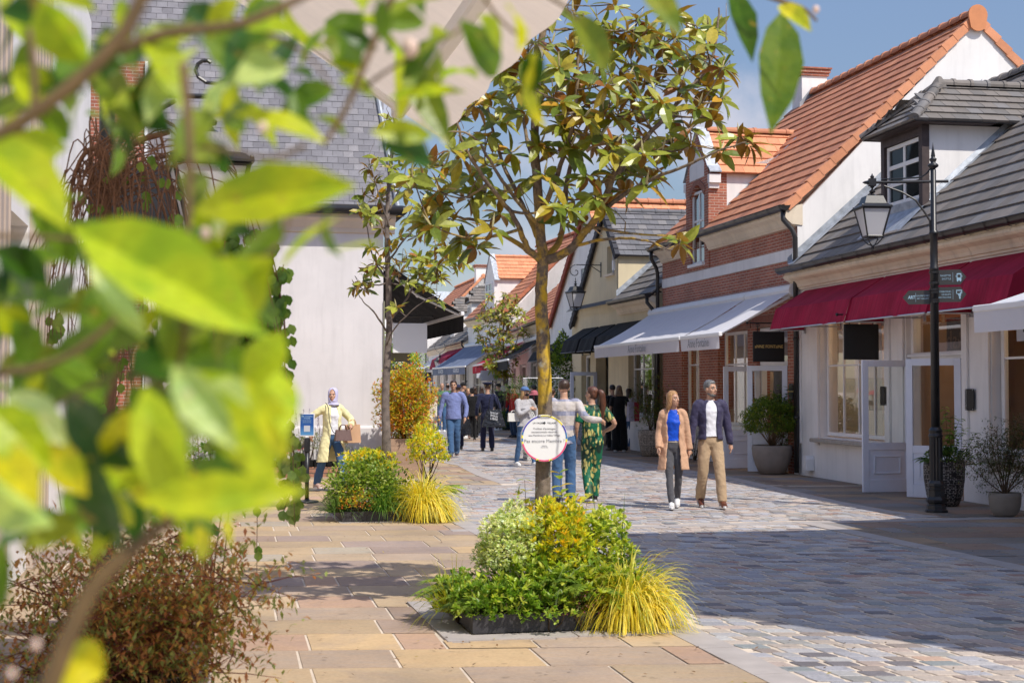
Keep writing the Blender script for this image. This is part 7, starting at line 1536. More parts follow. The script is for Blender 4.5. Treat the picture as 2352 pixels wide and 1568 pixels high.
LBS = thing('shop_building', (-8.5, 62, 0), 0.35, 'pale low shop front closing the left bend of the street', 'building'); m = MB(); m.box(-6,0,0,3.4,6,3.6); m.build('wall', WHITE_L, LBS); m = MB(); m.box(-6.2,-0.15,3.62,3.6,6,3.9); m.build('roof', ZINC, LBS); window(LBS, -6.0, 0.5, 0.9, 0, 0.1) if False else None

# ------------------------------------------------------------------ left foreground plants (behind the blurred branch)
# weeping birch
wb = Vector((-1.98, 6.6, 0)); r = thing('weeping_birch', tuple(wb), 0, 'bare-topped weeping tree with tangled hanging twigs and small heart leaves', 'tree')
m = MB(); m.T = Matrix.Translation(-wb); f = MB(); f.T = m.T
def W(x, y, dd=0): return ov(x, y, 6.6+dd)
m.tube(smooth_path([wb, W(255,900), W(262,600), W(240,480), W(265,400), W(300,330), W(385,300)], 5), [0.030-0.0006*i for i in range(31)], 8)
m.tube(smooth_path([W(262,440), W(235,345), W(190,350), W(160,430), W(150,560)], 5), [0.018-0.0007*i for i in range(21)], 6)
for i in range(120):
    a = W(RP.uniform(190,300), RP.uniform(340,480), RP.uniform(-.3,.3)); wd = RP.uniform(-150,110) if i % 3 else RP.uniform(60,400); 
    top = a + Vector((wd*0.0012, RP.uniform(-.25,.25), RP.uniform(0.0,0.16))); e = a + Vector((wd/2.297*6.6/FPX, RP.uniform(-.5,.4), -RP.uniform(0.3,1.5 if wd < 60 else 2.0)))
    mid = Vector((e.x*0.9+a.x*0.1, e.y, (a.z+e.z)/2)) + rv(0.09); pts = smooth_path([a, top, mid, e+rv(.06)], 5); m.tube(pts, [0.0045*(1-0.7*j/(len(pts)-1)) for j in range(len(pts))], 4)
    if i % 3 == 0 or i % 5 == 0:
        for j in range(16):
            p = pts[RP.randrange(len(pts)//3, len(pts))]; 
            if p.z > 2.05 and RP.random() < 0.9: continue
            leaf(f, p+rv(.02), Vector((RP.uniform(-.5,.5),RP.uniform(-.5,.5),-1)), Vector((0,-1,0.2))+rv(.5), 0.052, 0.045, pickc([((0.14,0.26,0.04),8),((0.24,0.36,0.07),5)]), 0.1, 0.1, 3)
for i in range(46):   # long strands on the right
    x = RP.uniform(470,660); y0 = RP.uniform(560,700); a = W(x-RP.uniform(0,60), y0-40); e = W(x, y0+RP.uniform(150,330) if x < 600 else RP.uniform(850,960), RP.uniform(-.3,.3)); pts = smooth_path([a,(a+e)/2+rv(.05),e],6); m.tube(pts,[0.003]*len(pts),4)
    for j in range(26): p = pts[RP.randrange(len(pts))]; leaf(f, p+rv(.03), Vector((RP.uniform(-.5,.5),RP.uniform(-.5,.5),-1)), Vector((0,-1,0.2))+rv(.5), 0.055, 0.047, pickc([((0.11,0.23,0.035),8),((0.20,0.34,0.06),5)]), 0.1, 0.1, 3)
m.build('twigs', mat_plain('red_brown_twig',(0.20,0.10,0.055),0.7,0.3,14,0.2), r, smooth=True); f.build('foliage', LEAF, r, recalc=False)
# long trailing strand with leaves lower right
r = thing('trailing_vine', tuple(W(670,820)), 0, 'thin leafy strand hanging down beside the queue post', 'plant'); m = MB(); f = MB(); b0 = W(670,820)
pts = [W(x,y)-b0 for x, y in ((600,780),(640,900),(665,1000),(680,1060),(672,1120),(650,1180))]; pts = smooth_path(pts,6); m.tube(pts,[0.003]*len(pts),4)
for j in range(110): p = pts[RP.randrange(len(pts))]; leaf(f, p+rv(.05), Vector((RP.uniform(-.5,.5),RP.uniform(-.5,.5),-1)), Vector((0,-1,0.2))+rv(.5), 0.05,0.043, pickc([((0.16,0.25,0.05),8),((0.28,0.36,0.10),5)]),0.1,0.1,3)
m.build('stem', BARK_B, r); f.build('foliage', LEAF, r, recalc=False)
# reddish leafless-looking shrub in a dark pot, bottom left
pot('tall_planter', 'large dark pot holding the reddish shrub at the lower left', (-1.62,5.9,0.012), [(0.22,0),(0.25,0.01),(0.31,0.3),(0.33,0.46),(0.32,0.52)], mat_plain('charcoal_glaze',(0.02,0.019,0.02),0.35,0.2,8,0.2))
REDS = [((0.42,0.17,0.07),8),((0.50,0.26,0.09),7),((0.27,0.32,0.09),13),((0.56,0.38,0.10),3)]
tips = []
for i in range(30):
    a = RP.uniform(0,1); tips.append(ov(20+a*600, 1180+abs(a-0.45)*300+RP.uniform(0,260), 5.9+RP.uniform(-.5,.6)))
airy('reddish_shrub', 'large reddish brown fine-leaved shrub at the lower left corner', (-1.62,5.9,0.47), tips, 0.044, 0.015, REDS, n=92, sr=0.14, r0=0.007, bark=mat_plain('red_stem',(0.22,0.07,0.04),0.7,0.3,14,0.2))
r = thing('fallen_leaves', (0,0,0), 0, 'scattered small dry fallen leaves on the paving', 'fallen leaves'); r['kind'] = 'stuff'; f = MB()
for i in range(260):
    q = gp(RP.uniform(230,1000), RP.uniform(470,690)); q = q + Vector((0,0,0.020)); leaf(f, q, Vector((RP.uniform(-1,1),RP.uniform(-1,1),0.1)), Vector((0,0,1))+rv(.3), RP.uniform(0.015,0.05), 0.016, pickc([((0.22,0.12,0.05),5),((0.35,0.28,0.06),3),((0.10,0.06,0.03),3)]), 0.1, -0.1, 2)
f.build('litter', LEAF, r, recalc=False)
dome_shrub('green_bush', 'green bush glimpsed behind the yellow foreground leaf', ov(490,1078,9.5), 0.28,0.28,0.25, 500, 0.05,0.025, GRN, None, base=(ov(490,1078,9.5).x,9.5,0))
# ------------------------------------------------------------------ people
SK = [(0.52,0.30,0.20), (0.44,0.25,0.165), (0.36,0.20,0.13)]
def skin_mat(i):
    k = NM('skin_%d' % i); v = k.tex(); k.col(k.mix(1.0, SK[i], k.ramp(k.noise(v, 14, 4), [(0.3,0.9),(0.7,1.06)]), 'MULTIPLY')); k.rough(0.5); k.p.inputs['Subsurface Weight'].default_value = 0.12; k.p.inputs['Subsurface Radius'].default_value = (0.02,0.008,0.004); return k.m
SKM = [skin_mat(i) for i in range(3)]
def hair_mat(name, c, c2=None):
    k = NM(name); v = k.tex('Object', (26,26,3)); f = k.noise(v, 2.2, 5, 0.6, 0.6); k.col(k.mix(k.ramp(f,[(0.35,0.0),(0.65,1.0)]), c, c2 or tuple(x*1.7 for x in c))); k.rough(0.38); k.bump(f, 0.9, 0.01); return k.m
H_BLK = hair_mat('black_hair',(0.012,0.009,0.008)); H_BRN = hair_mat('dark_brown_hair',(0.035,0.018,0.011)); H_AUB = hair_mat('auburn_blonde_hair',(0.20,0.085,0.03),(0.55,0.32,0.14)); H_GRY = hair_mat('grey_hair',(0.045,0.043,0.043),(0.22,0.215,0.21)); H_BLD = hair_mat('blonde_hair',(0.30,0.17,0.07),(0.50,0.33,0.16)); H_LBR = hair_mat('light_brown_hair',(0.09,0.05,0.028),(0.22,0.14,0.08)); H_CHE = hair_mat('chestnut_hair',(0.05,0.018,0.010),(0.16,0.06,0.03))
def cl(name, c, **kw):
    kw.setdefault('wr', 0.6); kw.setdefault('wdist', 0.018); kw.setdefault('wscale', 11); return mat_fabric(name, c, **kw)
F_WHITE = cl('white_cotton',(0.74,0.74,0.78)); F_NAVY = cl('navy_cloth',(0.020,0.024,0.060)); F_BLACK = cl('black_cloth',(0.010,0.010,0.011)); F_JEAN = cl('blue_denim',(0.055,0.12,0.24)); F_DJEAN = cl('dark_denim',(0.03,0.06,0.12)); F_GREYJ = cl('grey_denim',(0.085,0.085,0.095)); F_CAMEL = cl('camel_wool',(0.55,0.33,0.21)); F_BLUE = cl('royal_blue_blouse',(0.006,0.07,0.52), rough=0.5); F_BEIGE = cl('beige_chino',(0.42,0.30,0.185)); F_YEL = cl('pale_yellow_wool',(0.78,0.72,0.40)); F_SHIRT = cl('light_blue_oxford',(0.19,0.23,0.46)); F_CREAM = cl('cream_cloth',(0.66,0.58,0.46)); F_GRN = cl('sage_green_polo',(0.10,0.20,0.10)); F_HOOD = cl('light_grey_sweatshirt',(0.42,0.41,0.42)); F_MAR = cl('maroon_quilting',(0.20,0.01,0.05)); F_DGRY = cl('charcoal_cloth',(0.04,0.04,0.05)); F_RED = cl('red_yellow_jersey',(0.45,0.02,0.02)); F_BJKT = cl('navy_violet_bomber',(0.045,0.040,0.085), rough=0.6)
SHW = mat_plain('white_sneaker',(0.70,0.70,0.70),0.5,0.05,9,0.1); SHB = mat_plain('black_shoe',(0.012,0.012,0.013),0.3,0.1,9,0); SHBR = mat_plain('brown_leather',(0.12,0.035,0.018),0.3,0.2,9,0.1); SHP = mat_plain('pink_beige_shoe',(0.50,0.34,0.28),0.6,0.05,9,0); LILAC = cl('pale_lilac_headscarf',(0.52,0.50,0.70), wscale=7)
k = NM('plaid_flannel'); v = k.tex(); sp = k.n('SeparateXYZ'); k.l(v, sp.inputs[0])
def stripe(k, sock, freq, thr):
    m1 = k.n('Math', operation='MULTIPLY'); m1.inputs[1].default_value = freq; k.l(sock, m1.inputs[0]); m2 = k.n('Math', operation='SINE'); k.l(m1.outputs[0], m2.inputs[0]); return k.ramp(m2.outputs[0], [(thr,0.0),(min(1,thr+0.15),1.0)])
c = k.mix(0.75, (0.44,0.38,0.33), (0.50,0.46,0.43)); c = k.mix(stripe(k, sp.outputs[2], 30, 0.45), c, (0.24,0.25,0.34)); x_ = stripe(k, sp.outputs[0], 34, 0.5); mm = k.n('Math', operation='MULTIPLY'); k.l(x_, mm.inputs[0]); mm.inputs[1].default_value = 0.35; c = k.mix(mm.outputs[0], c, (0.55,0.52,0.55)); k.col(c); k.rough(0.85); k.bump(k.noise(v,12,4),0.6,0.015); PLAID = k.m
k = NM('tropical_print'); v = k.tex('Object',(1.7,1.7,0.7),(0,0.5,0)); vo = k.n('TexVoronoi'); vo.inputs['Scale'].default_value = 13; wv = k.n('VectorMath', operation='ADD'); nz_ = k.n('TexNoise'); nz_.inputs['Scale'].default_value = 9; k.l(v, nz_.inputs['Vector']); sc_ = k.n('VectorMath', operation='SCALE'); sc_.inputs['Scale'].default_value = 0.10; k.l(nz_.outputs['Color'], sc_.inputs[0]); k.l(v, wv.inputs[0]); k.l(sc_.outputs[0], wv.inputs[1]); k.l(wv.outputs[0], vo.inputs['Vector'])
base = k.mix(k.ramp(k.noise(v, 4.5, 3),[(0.45,0.0),(0.55,1.0)]), (0.0,0.12,0.055), (0.004,0.03,0.016)); k.col(k.mix(k.ramp(vo.outputs['Distance'],[(0.34,1.0),(0.42,0.0)]), base, (0.50,0.44,0.14))); k.rough(0.6); k.bump(k.noise(k.tex(),11,4),0.6,0.015); TROP = k.m

CLOUD = bpy.data.textures.new('wrinkles', 'CLOUDS'); CLOUD.noise_scale = 0.085; CLOUD.noise_depth = 2
def fuse(mb, name, mat, vox, parent=None, wr=0.0, sm=4):
    o = mb.build(name, mat, None, recalc=True); r = o.modifiers.new('r','REMESH'); r.mode = 'VOXEL'; r.voxel_size = vox
    s = o.modifiers.new('s','SMOOTH'); s.factor = 0.5; s.iterations = sm
    if wr: dsp = o.modifiers.new('d','DISPLACE'); dsp.texture = CLOUD; dsp.strength = wr; dsp.mid_level = 0.5; dsp.texture_coords = 'LOCAL'
    apply_mods(o); me = o.data; me.polygons.foreach_set('use_smooth', [True]*len(me.polygons)); o.name = name
    if parent is not None: o.parent = parent
    return o
def ik(a, b, l1, l2, pole):
    d = b-a; L = min(d.length, (l1+l2)*0.999); n = d.normalized(); b = a+n*L; x = (l1*l1-l2*l2+L*L)/(2*L); h = sqrt(max(0, l1*l1-x*x)); p = Vector(pole); p = (p-n*p.dot(n)).normalized(); return a+n*x+p*h, b
def limb(m, pts, rr, n=14, sub=5, flat=1.0):
    P = smooth_path([Vector(p) for p in pts], sub); N = len(P); R_ = []
    for i in range(N):
        t = i/(N-1)*(len(rr)-1); j = min(int(t), len(rr)-2); f = t-j; f = f*f*(3-2*f); R_.append(rr[j]*(1-f)+rr[j+1]*f)
    m.tube(P, R_, n, flat=flat)
def loft(m, secs, n=24, gap=None, th=0.02):
    rings = []
    for s in secs:
        (cx, cy, cz), rx, ry = s[:3]
        if gap is None: rings.append([m.vert((cx+cos(t)*rx, cy+sin(t)*ry, cz)) for t in [2*pi*k/n for k in range(n)]])
        else:
            g = s[3]; an = [pi/2+g + (2*pi-2*g)*k/n for k in range(n+1)]
            rings.append([m.vert((cx+cos(t)*rx, cy+sin(t)*ry, cz)) for t in an] + [m.vert((cx+cos(t)*(rx-th), cy+sin(t)*(ry-th), cz)) for t in an[::-1]])
    m.rings(rings)
def person(label, x, d, a, H, sk=0, feet=((0.09,0.0,0),(-0.09,0.0,0)), wr=((0.27,0.03,0.84),(-0.27,0.03,0.84)), yaw=0, w=1.0, fem=False, top=None, sleeve='long', tlen=0.93, legs=None, lstyle='straight', shoes=None, sole=None, hair=None, hstyle='short', vox=0.011, lean=0.0, coat=None, cap=None, mask=False, scarf=None, skirt=None, beard=None, pole=((0.25,-1,0),(-0.25,-1,0)), nod=0.0, belly=0.0):
    K = H/1.75; T = Matrix.Scale(K, 4); far = d > 36
    def M(): m = MB(); m.T = T; return m
    sh = (0.155 if fem else 0.182)*w; hipw = (0.155 if fem else 0.150)*w
    A, Kn, W_, El, S0 = [], [], [], [], []
    for s, f in zip((1,-1), feet):
        hip = Vector((s*0.085,0,0.90)); an = Vector((f[0], f[1], 0.085+f[2])); kn, an = ik(hip, an, 0.425, 0.40, (s*0.06,1,0)); A.append(an); Kn.append(kn)
    for s, q, pl in zip((1,-1), wr, pole):
        so = Vector((s*sh, lean, 1.41)); el, wr_ = ik(so, Vector(q), 0.285, 0.255, pl); El.append(el); W_.append(wr_); S0.append(so)
    m = M()   # body
    loft(m, [((0,0,0.84),hipw*0.75,0.075),((0,0,0.92),hipw*0.93,0.095),((0,0.0,1.04),0.115*w,0.085),((0,lean*.5,1.2),0.125*w,0.09),((0,lean,1.34),sh*0.88,0.095),((0,lean,1.42),sh*0.80,0.075),((0,lean,1.455),0.07,0.06),((0,lean+.01,1.50),0.052,0.054),((0,lean+0.018,1.57),0.05,0.055)], 24)
    for i, s in enumerate((1,-1)):
        q_ = 0.80 if legs else 1.0; limb(m, [(s*0.085,0,0.90), Kn[i], A[i]], [0.082*w*q_,0.062*q_,0.052*q_,0.050*q_,0.034]); an = A[i]; ft = feet[i][2] > 0.03
        dz = -0.055 if not ft else -0.075
        limb(m, [an+Vector((0,-0.03,-0.03)), an+Vector((0,0.04,-0.045)), an+Vector((0,0.135,dz))], [0.034,0.036,0.024], 12)
        limb(m, [Vector((s*sh*0.5,lean,1.425)), S0[i]+Vector((-s*0.012,0,-0.002)), El[i], W_[i]], [0.036,0.046,0.050*w,0.042,0.037,0.034,0.024])
        hd = (W_[i]-El[i]).normalized(); hd = (hd*0.8+Vector((0,0.12,-0.45))).normalized(); side = hd.cross(Vector((s*1.0,0.1,0))).normalized()   # side: across the knuckles
        nrm = side.cross(hd); wv_ = W_[i]; palm = wv_ + hd*0.045
        limb(m, [wv_, palm, wv_+hd*0.085], [0.023,0.032,0.030], 10, flat=1.0)
        inw = Vector((-s,0,0))
        for j in range(4):
            b = wv_ + hd*0.083 + side*((j-1.5)*0.0175); L_ = (0.062,0.072,0.068,0.054)[j]; c1 = b + hd*L_*0.5 + inw*0.006; m.tube([b-hd*0.01, c1, c1 + (hd*0.75+inw*0.65).normalized()*L_*0.5], [0.0095,0.0088,0.0065], 8)
        tb = wv_ + hd*0.03 - side*0.028*1.0; tb2 = tb + (hd*0.7 - side*0.6 + inw*0.3).normalized()*0.035; m.tube([tb, tb2, tb2+(hd*0.9+inw*0.3).normalized()*0.028], [0.013,0.011,0.008], 8)
    hc = Vector((0, lean+0.028, 1.635)); HR = Matrix.Translation(hc) @ Matrix.Rotation(radians(yaw),4,'Z') @ Matrix.Rotation(radians(-nod),4,'X'); m.T = T @ HR
    m.ell((0,-0.012,0.022),0.073,0.090,0.090,20,14); m.ell((0,0.024,-0.038),0.060,0.066,0.078,16,12); m.ell((0,0.050,-0.088),0.036,0.034,0.030); m.ell((0,0.01,-0.06),0.052,0.06,0.05)
    m.tube([(0,0.084,0.012),(0,0.097,-0.012),(0,0.110,-0.032)],[0.008,0.010,0.0145],8); m.ell((0,0.090,-0.038),0.017,0.012,0.009); m.ell((0,0.074,0.020),0.050,0.018,0.011); m.ell((0,0.082,-0.066),0.024,0.012,0.010); m.ell((0,0.078,-0.078),0.019,0.011,0.007)
    for s in (1,-1): m.ell((s*0.072,-0.004,-0.014),0.009,0.021,0.032); m.ell((s*0.042,0.056,-0.026),0.020,0.022,0.020)
    m.T = T if False else m.T
    root = fuse(m, 'person', SKM[sk], vox*0.62 if not far else vox*0.8, sm=2)
    root.location = (x, d, 0.014); root.rotation_euler = (0,0,radians(a-90)); tag(root, label, 'person', 'people walking in the street')
    def HM(): q = MB(); q.T = T @ HR; return q
    if not far:
        e = HM(); 
        for s in (1,-1): e.ell((s*0.030,0.0775,0.0),0.0125,0.008,0.0075,10,7)
        e.build('eyes', mat_eye, root, smooth=True); e = HM()
        for s in (1,-1): e.ell((s*0.030,0.0855,0.0),0.006,0.003,0.006,8,6)
        e.build('irises', SHB, root)
    e = HM(); e.ell((0,0.0905,-0.0715),0.020,0.006,0.0055,10,6); e.build('lips', mat_lip, root, smooth=True)
    if legs:
        m = M(); r0 = {'skinny':(0.088,0.072,0.056,0.056,0.042), 'straight':(0.094,0.084,0.072,0.070,0.064), 'wide':(0.098,0.100,0.098,0.100,0.105)}[lstyle]; yy = 0.0
        loft(m, [((0,0,0.83),hipw*0.62,0.085),((0,-0.006,0.90),hipw*1.05,0.112),((0,0,0.98),hipw*0.96,0.104),((0,0,1.03),hipw*0.88+belly*.5,0.098+belly)], 24)
        for i, s in enumerate((1,-1)):
            e_ = A[i] + Vector((0,0,-0.015 if lstyle != 'wide' else -0.05)); limb(m, [(s*0.078,-0.003,0.90), Kn[i], e_], [q*w**0.5 for q in r0], 16)
        fuse(m, 'trousers', legs, vox, root, 0.020, 2)
    if skirt:
        m = M(); loft(m, skirt[1], 28); fuse(m, 'skirt', skirt[0], vox, root, 0.02, 3)
    if shoes:
        for i, s in enumerate((1,-1)):
            an = A[i]; lift = feet[i][2]; m = M(); dz = -0.058 - (0.05 if lift > 0.03 else 0)
            limb(m, [an+Vector((0,-0.035,0.0)), an+Vector((0,-0.03,-0.035)), an+Vector((0,0.055,-0.040)), an+Vector((0,0.16,dz))], [0.043,0.044,0.047,0.036], 14); m2 = M()
            if not lift: m.box(an.x-0.040,an.y-0.065,an.z-0.082,an.x+0.040,an.y+0.165,an.z-0.055)
            fuse(m, 'shoe', shoes, vox*0.8, root, 0, 3)
            m = M(); z0 = an.z-0.086; sl_ = -0.05/0.24 if lift > 0.03 else 0; pts = [(an.x+cos(t)*0.045, an.y+0.05+sin(t)*0.135) for t in [2*pi*k/18 for k in range(18)]]
            m.rings([[m.vert((p[0],p[1],z0+zz+sl_*(p[1]-an.y))) for p in pts] for zz in (0.002,0.028)]); m.build('sole', sole or shoes, root)
    if top:
        m = M(); secs = [((0,0,tlen),hipw*1.03+belly*0.4,0.118+belly),((0,belly*.4,1.03),0.138*w+belly*.3,0.106+belly),((0,lean*.5+belly*.2,1.18),0.140*w,0.108+belly*.5),((0,lean,1.32),sh*(0.90 if coat else 0.98),0.116 if coat else 0.112),((0,lean-.004,1.40),sh*(0.78 if coat else 0.92),0.095),((0,lean-.004,1.445),0.095,0.078),((0,lean,1.475),0.066,0.068)]
        if tlen > 1.0: secs = secs[1:]
        if fem: secs.insert(-3, ((0,lean+0.012,1.28),sh*0.93,0.122))
        secs.sort(key=lambda q: q[0][2]); loft(m, secs, 26)
        for i in (0,1):
            e_ = W_[i] if sleeve == 'long' else S0[i].lerp(El[i], 0.75); mid = El[i] if sleeve == 'long' else S0[i].lerp(El[i], 0.4); rr = [0.066*w,0.060,0.054,0.050,0.040] if sleeve == 'long' else [0.066*w,0.066,0.064]
            s = (1,-1)[i]; rr = [q*0.76 for q in rr] if coat else rr; limb(m, [Vector((s*sh*0.45,lean,1.425)), S0[i]+Vector((-s*0.014,0,-0.012)), mid, e_], [rr[0]*0.62, rr[0]*0.9] + rr)
        fuse(m, 'shirt', top, vox, root, 0.022, 2)
    if coat:
        cm, zb, gp0, gp1, fl = coat[:5]; m = M(); zs = [zb, zb+(1.0-zb)*0.5, 1.0, 1.18, 1.32, 1.42, 1.47]; rxs = [hipw*1.18+fl, hipw*1.15+fl*0.5, 0.160*w, 0.156*w, sh*1.04, sh*0.9, 0.078]; rys = [0.15+fl*0.6, 0.145+fl*.3, 0.132, 0.13, 0.128, 0.098, 0.078]
        secs = [((0,lean*min(1,max(0,(z-1)/0.4)),z), rx, ry, gp0+(gp1-gp0)*(z-zb)/(1.47-zb)) for z, rx, ry in zip(zs, rxs, rys)]; loft(m, secs, 30, gap=True, th=0.026)
        for i, s in ((0,1),(1,-1)): limb(m, [Vector((s*sh*0.45,lean,1.425)), S0[i]+Vector((-s*0.012,0,-0.012)), El[i], W_[i]], [0.040*w,0.060*w,0.066*w,0.062,0.060,0.056,0.050])
        fuse(m, 'coat', cm, vox, root, 0.022, 2)
    if hair and hstyle != 'none':
        h = HM()
        if hstyle == 'balding': h.ell((0,-0.030,0.010),0.080,0.080,0.080,20,14)
        else: h.ell((0,-0.022,0.036),0.082,0.088,0.088,20,14); h.ell((0,0.010,0.075),0.060,0.062,0.040,16,10)
        if hstyle in ('long','ponytail','bun'): h.ell((0,-0.03,0.0),0.083,0.078,0.095,18,12)
        if hstyle == 'long':
            for q in range(21):
                t = -0.38+q*(pi+0.76)/20; bx, by = cos(t)*0.072, -0.012-sin(t)*0.066; e_ = 0.22+0.06*sin(q*2.7); h.tube(smooth_path([Vector((bx*0.8,by*0.8,0.05)),Vector((bx*1.12,by*1.1,-0.06)),Vector((bx*1.35+0.012*sin(q*3),by*1.2-0.01,-0.15)),Vector((bx*1.25+0.02*cos(q*2),by*1.2-0.01,-e_))],4),[0.013+0.009*sin(pi*min(1,j/9)) - 0.0011*j for j in range(13)],8)
        if hstyle == 'ponytail': h.ell((0,-0.115,0.03),0.03,0.03,0.03); h.tube(smooth_path([Vector(p) for p in ((0,-0.10,0.035),(0.005,-0.16,0.02),(0.02,-0.18,-0.10),(0.035,-0.165,-0.24),(0.04,-0.15,-0.36),(0.035,-0.145,-0.42))],4),[0.028,0.034,0.04,0.045,0.048,0.05,0.05,0.05,0.052,0.052,0.052,0.050,0.048,0.046,0.042,0.038,0.034,0.028,0.02,0.012,0.006],10)
        if hstyle == 'bun': h.ell((0,-0.10,0.085),0.042,0.040,0.036)
        fuse(h, 'hair', hair, 0.0062 if not far else 0.012, root, 0.020 if hstyle == 'long' else 0.012 if hstyle != 'short' else 0.009, 1)
        b = HM()
        for s in (1,-1): b.tube([(s*0.016,0.089,0.022),(s*0.032,0.089,0.026),(s*0.046,0.078,0.021)],[0.003,0.0042,0.002],6)
        b.build('eyebrows', hair, root)
    if beard:
        b = HM(); b.ell((0,0.040,-0.090),0.050,0.047,0.030,16,10); b.ell((0,0.014,-0.072),0.062,0.054,0.028,16,10); b.ell((0,0.089,-0.056),0.024,0.009,0.005); fuse(b, 'beard', beard, 0.008, root, 0.003, 1)
    if cap:
        c_ = HM(); cm, kind = cap
        if kind == 'ball': c_.ell((0,-0.012,0.060),0.088,0.100,0.070,20,12); c_.prism([(0.07,0.05,0.052),(0.06,0.115,0.046),(0.03,0.150,0.040),(-0.03,0.150,0.040),(-0.06,0.115,0.046),(-0.07,0.05,0.052)],(0,0,0.010)); fuse(c_, 'cap', cm, 0.007, root, 0, 1)
        else:
            c_.lathe([(0.086,0.045),(0.090,0.085)],(0,-0.012,0),24); c_.lathe([(0.092,0.085),(0.135,0.115),(0.138,0.128),(0.10,0.142),(0.0,0.146)],(0,-0.016,0.0),28); c_.prism([(0.06,0.06,0.045),(0.04,0.11,0.03),(-0.04,0.11,0.03),(-0.06,0.06,0.045)],(0,0,0.006)); c_.build('cap', cm, root); c_ = HM(); c_.lathe([(0.0915,0.05),(0.0915,0.062)],(0,-0.012,0),24); c_.build('cap_band', GOLD, root)
    if mask: k_ = HM(); k_.ell((0,0.052,-0.055),0.052,0.058,0.042,16,10); k_.build('face_mask', F_BLACK, root, smooth=True)
    if scarf:
        q = HM(); n_ = 28; rg = []
        for z, rx, ry, cy, g in ((-0.175,0.115,0.10,-0.01,0.0),(-0.13,0.078,0.075,0.0,0.0),(-0.105,0.080,0.088,0.004,0.15),(-0.06,0.084,0.094,-0.004,0.62),(0.0,0.088,0.100,-0.008,0.72),(0.055,0.086,0.098,-0.010,0.58),(0.09,0.070,0.080,-0.012,0.25),(0.115,0.045,0.05,-0.014,0.0)): rg.append(((0,cy,z),rx,ry,g))
        loft(q, rg, n_, gap=True, th=0.016); q.ell((0,-0.014,0.098),0.058,0.068,0.026); fuse(q, 'headscarf', scarf, 0.0075, root, 0.006, 2)
    return root, T, HR, W_, A
mat_eye = mat_plain('eye_white',(0.55,0.53,0.50),0.3,0.02,9,0); mat_lip = mat_plain('lip_tone',(0.42,0.15,0.12),0.45,0.05,9,0)
def spot(u, v): p = gp(u, v); return p.x, p.y
def belt(root, T, mat, w=0.15, z=1.015): m = MB(); m.T = T; m.lathe([(1.0,-0.018),(1.0,0.018)],(0,0,0),28); m.v = [((x)*1.0,y,z_) for x,y,z_ in m.v]; K = T[0][0]; m.v = [(x*w*1.0, y*0.108, z*K+zz) for x,y,zz in m.v]; return m.build('belt', mat, root)
def bagmesh(name, label, loc, rz, w, dpt, h, mats, handle=0.22, taper=0.85, cat='bag', hm=None, sag=0.0, band=None, ht='loop'):
    r = thing(name, loc, rz, label, cat); m = MB(); n = 6
    secs = []
    for i in range(n+1):
        f = i/n; w_ = w*(1+(taper-1)*f)*(1+sag*sin(pi*f)); d_ = dpt*(1-0.7*f); secs.append([m.vert((sx*w_/2, sy*d_/2, h*f)) for sx, sy in ((-1,-1),(-0.5,-1.1),(0.5,-1.1),(1,-1),(1.04,0),(1,1),(0.5,1.1),(-0.5,1.1),(-1,1),(-1.04,0))])
    m.rings(secs); m.build('body', mats, r, bevel=0.006)
    q = MB()
    for s in (-1, 1): q.tube(smooth_path([Vector(p) for p in ((-w*0.22,s*dpt*0.2,h-0.02),(-w*0.16,s*dpt*0.15,h+handle*0.7),(0,s*0.01,h+handle),(w*0.16,s*dpt*0.15,h+handle*0.7),(w*0.22,s*dpt*0.2,h-0.02))],4),0.007,6)
    q.build('handle', hm or mats, r); return r
VX = 0.0105
# couple walking towards us
x, d = spot(673, 508); root, T, HR, W_, A = person('woman with wavy auburn hair in camel coat, blue blouse and grey jeans', x, d, -96, 1.64, 0, ((0.030,0.20,0.0),(-0.055,-0.20,0.05)), ((0.215,0.10,0.90),(-0.24,-0.05,0.84)), yaw=48, fem=True, top=F_BLUE, tlen=1.0, legs=F_GREYJ, lstyle='skinny', shoes=SHW, hair=H_AUB, hstyle='long', vox=VX, coat=(F_CAMEL,0.575,0.52,0.66,0.055), nod=-2, w=1.02)
belt(root, T, mat_plain('silver_beige_belt',(0.40,0.35,0.28),0.4,0.1,20,0.1), 0.147, 1.0)
x, d = spot(710, 507); root, T, HR, W_, A = person('grey haired bearded man in navy bomber jacket, white polo and beige chinos', x, d, -88, 1.79, 0, ((0.12,-0.16,0.035),(-0.13,0.20,0.0)), ((0.29,0.03,0.80),(-0.29,0.0,0.80)), yaw=36, top=F_WHITE, tlen=0.97, legs=F_BEIGE, shoes=SHBR, sole=SHW, hair=H_GRY, hstyle='short', vox=VX, coat=(F_BJKT,0.93,0.50,0.42,0.0), beard=H_GRY, w=1.04)
belt(root, T, SHBR, 0.150, 0.985)
m = MB(); m.T = T
for s in (1,-1): m.tube([W_[0 if s > 0 else 1]+Vector((0,0,0.035)), W_[0 if s > 0 else 1]+Vector((0,0,-0.012))], 0.043, 14)
m.build('ribbed_cuffs', F_NAVY, root, smooth=True)
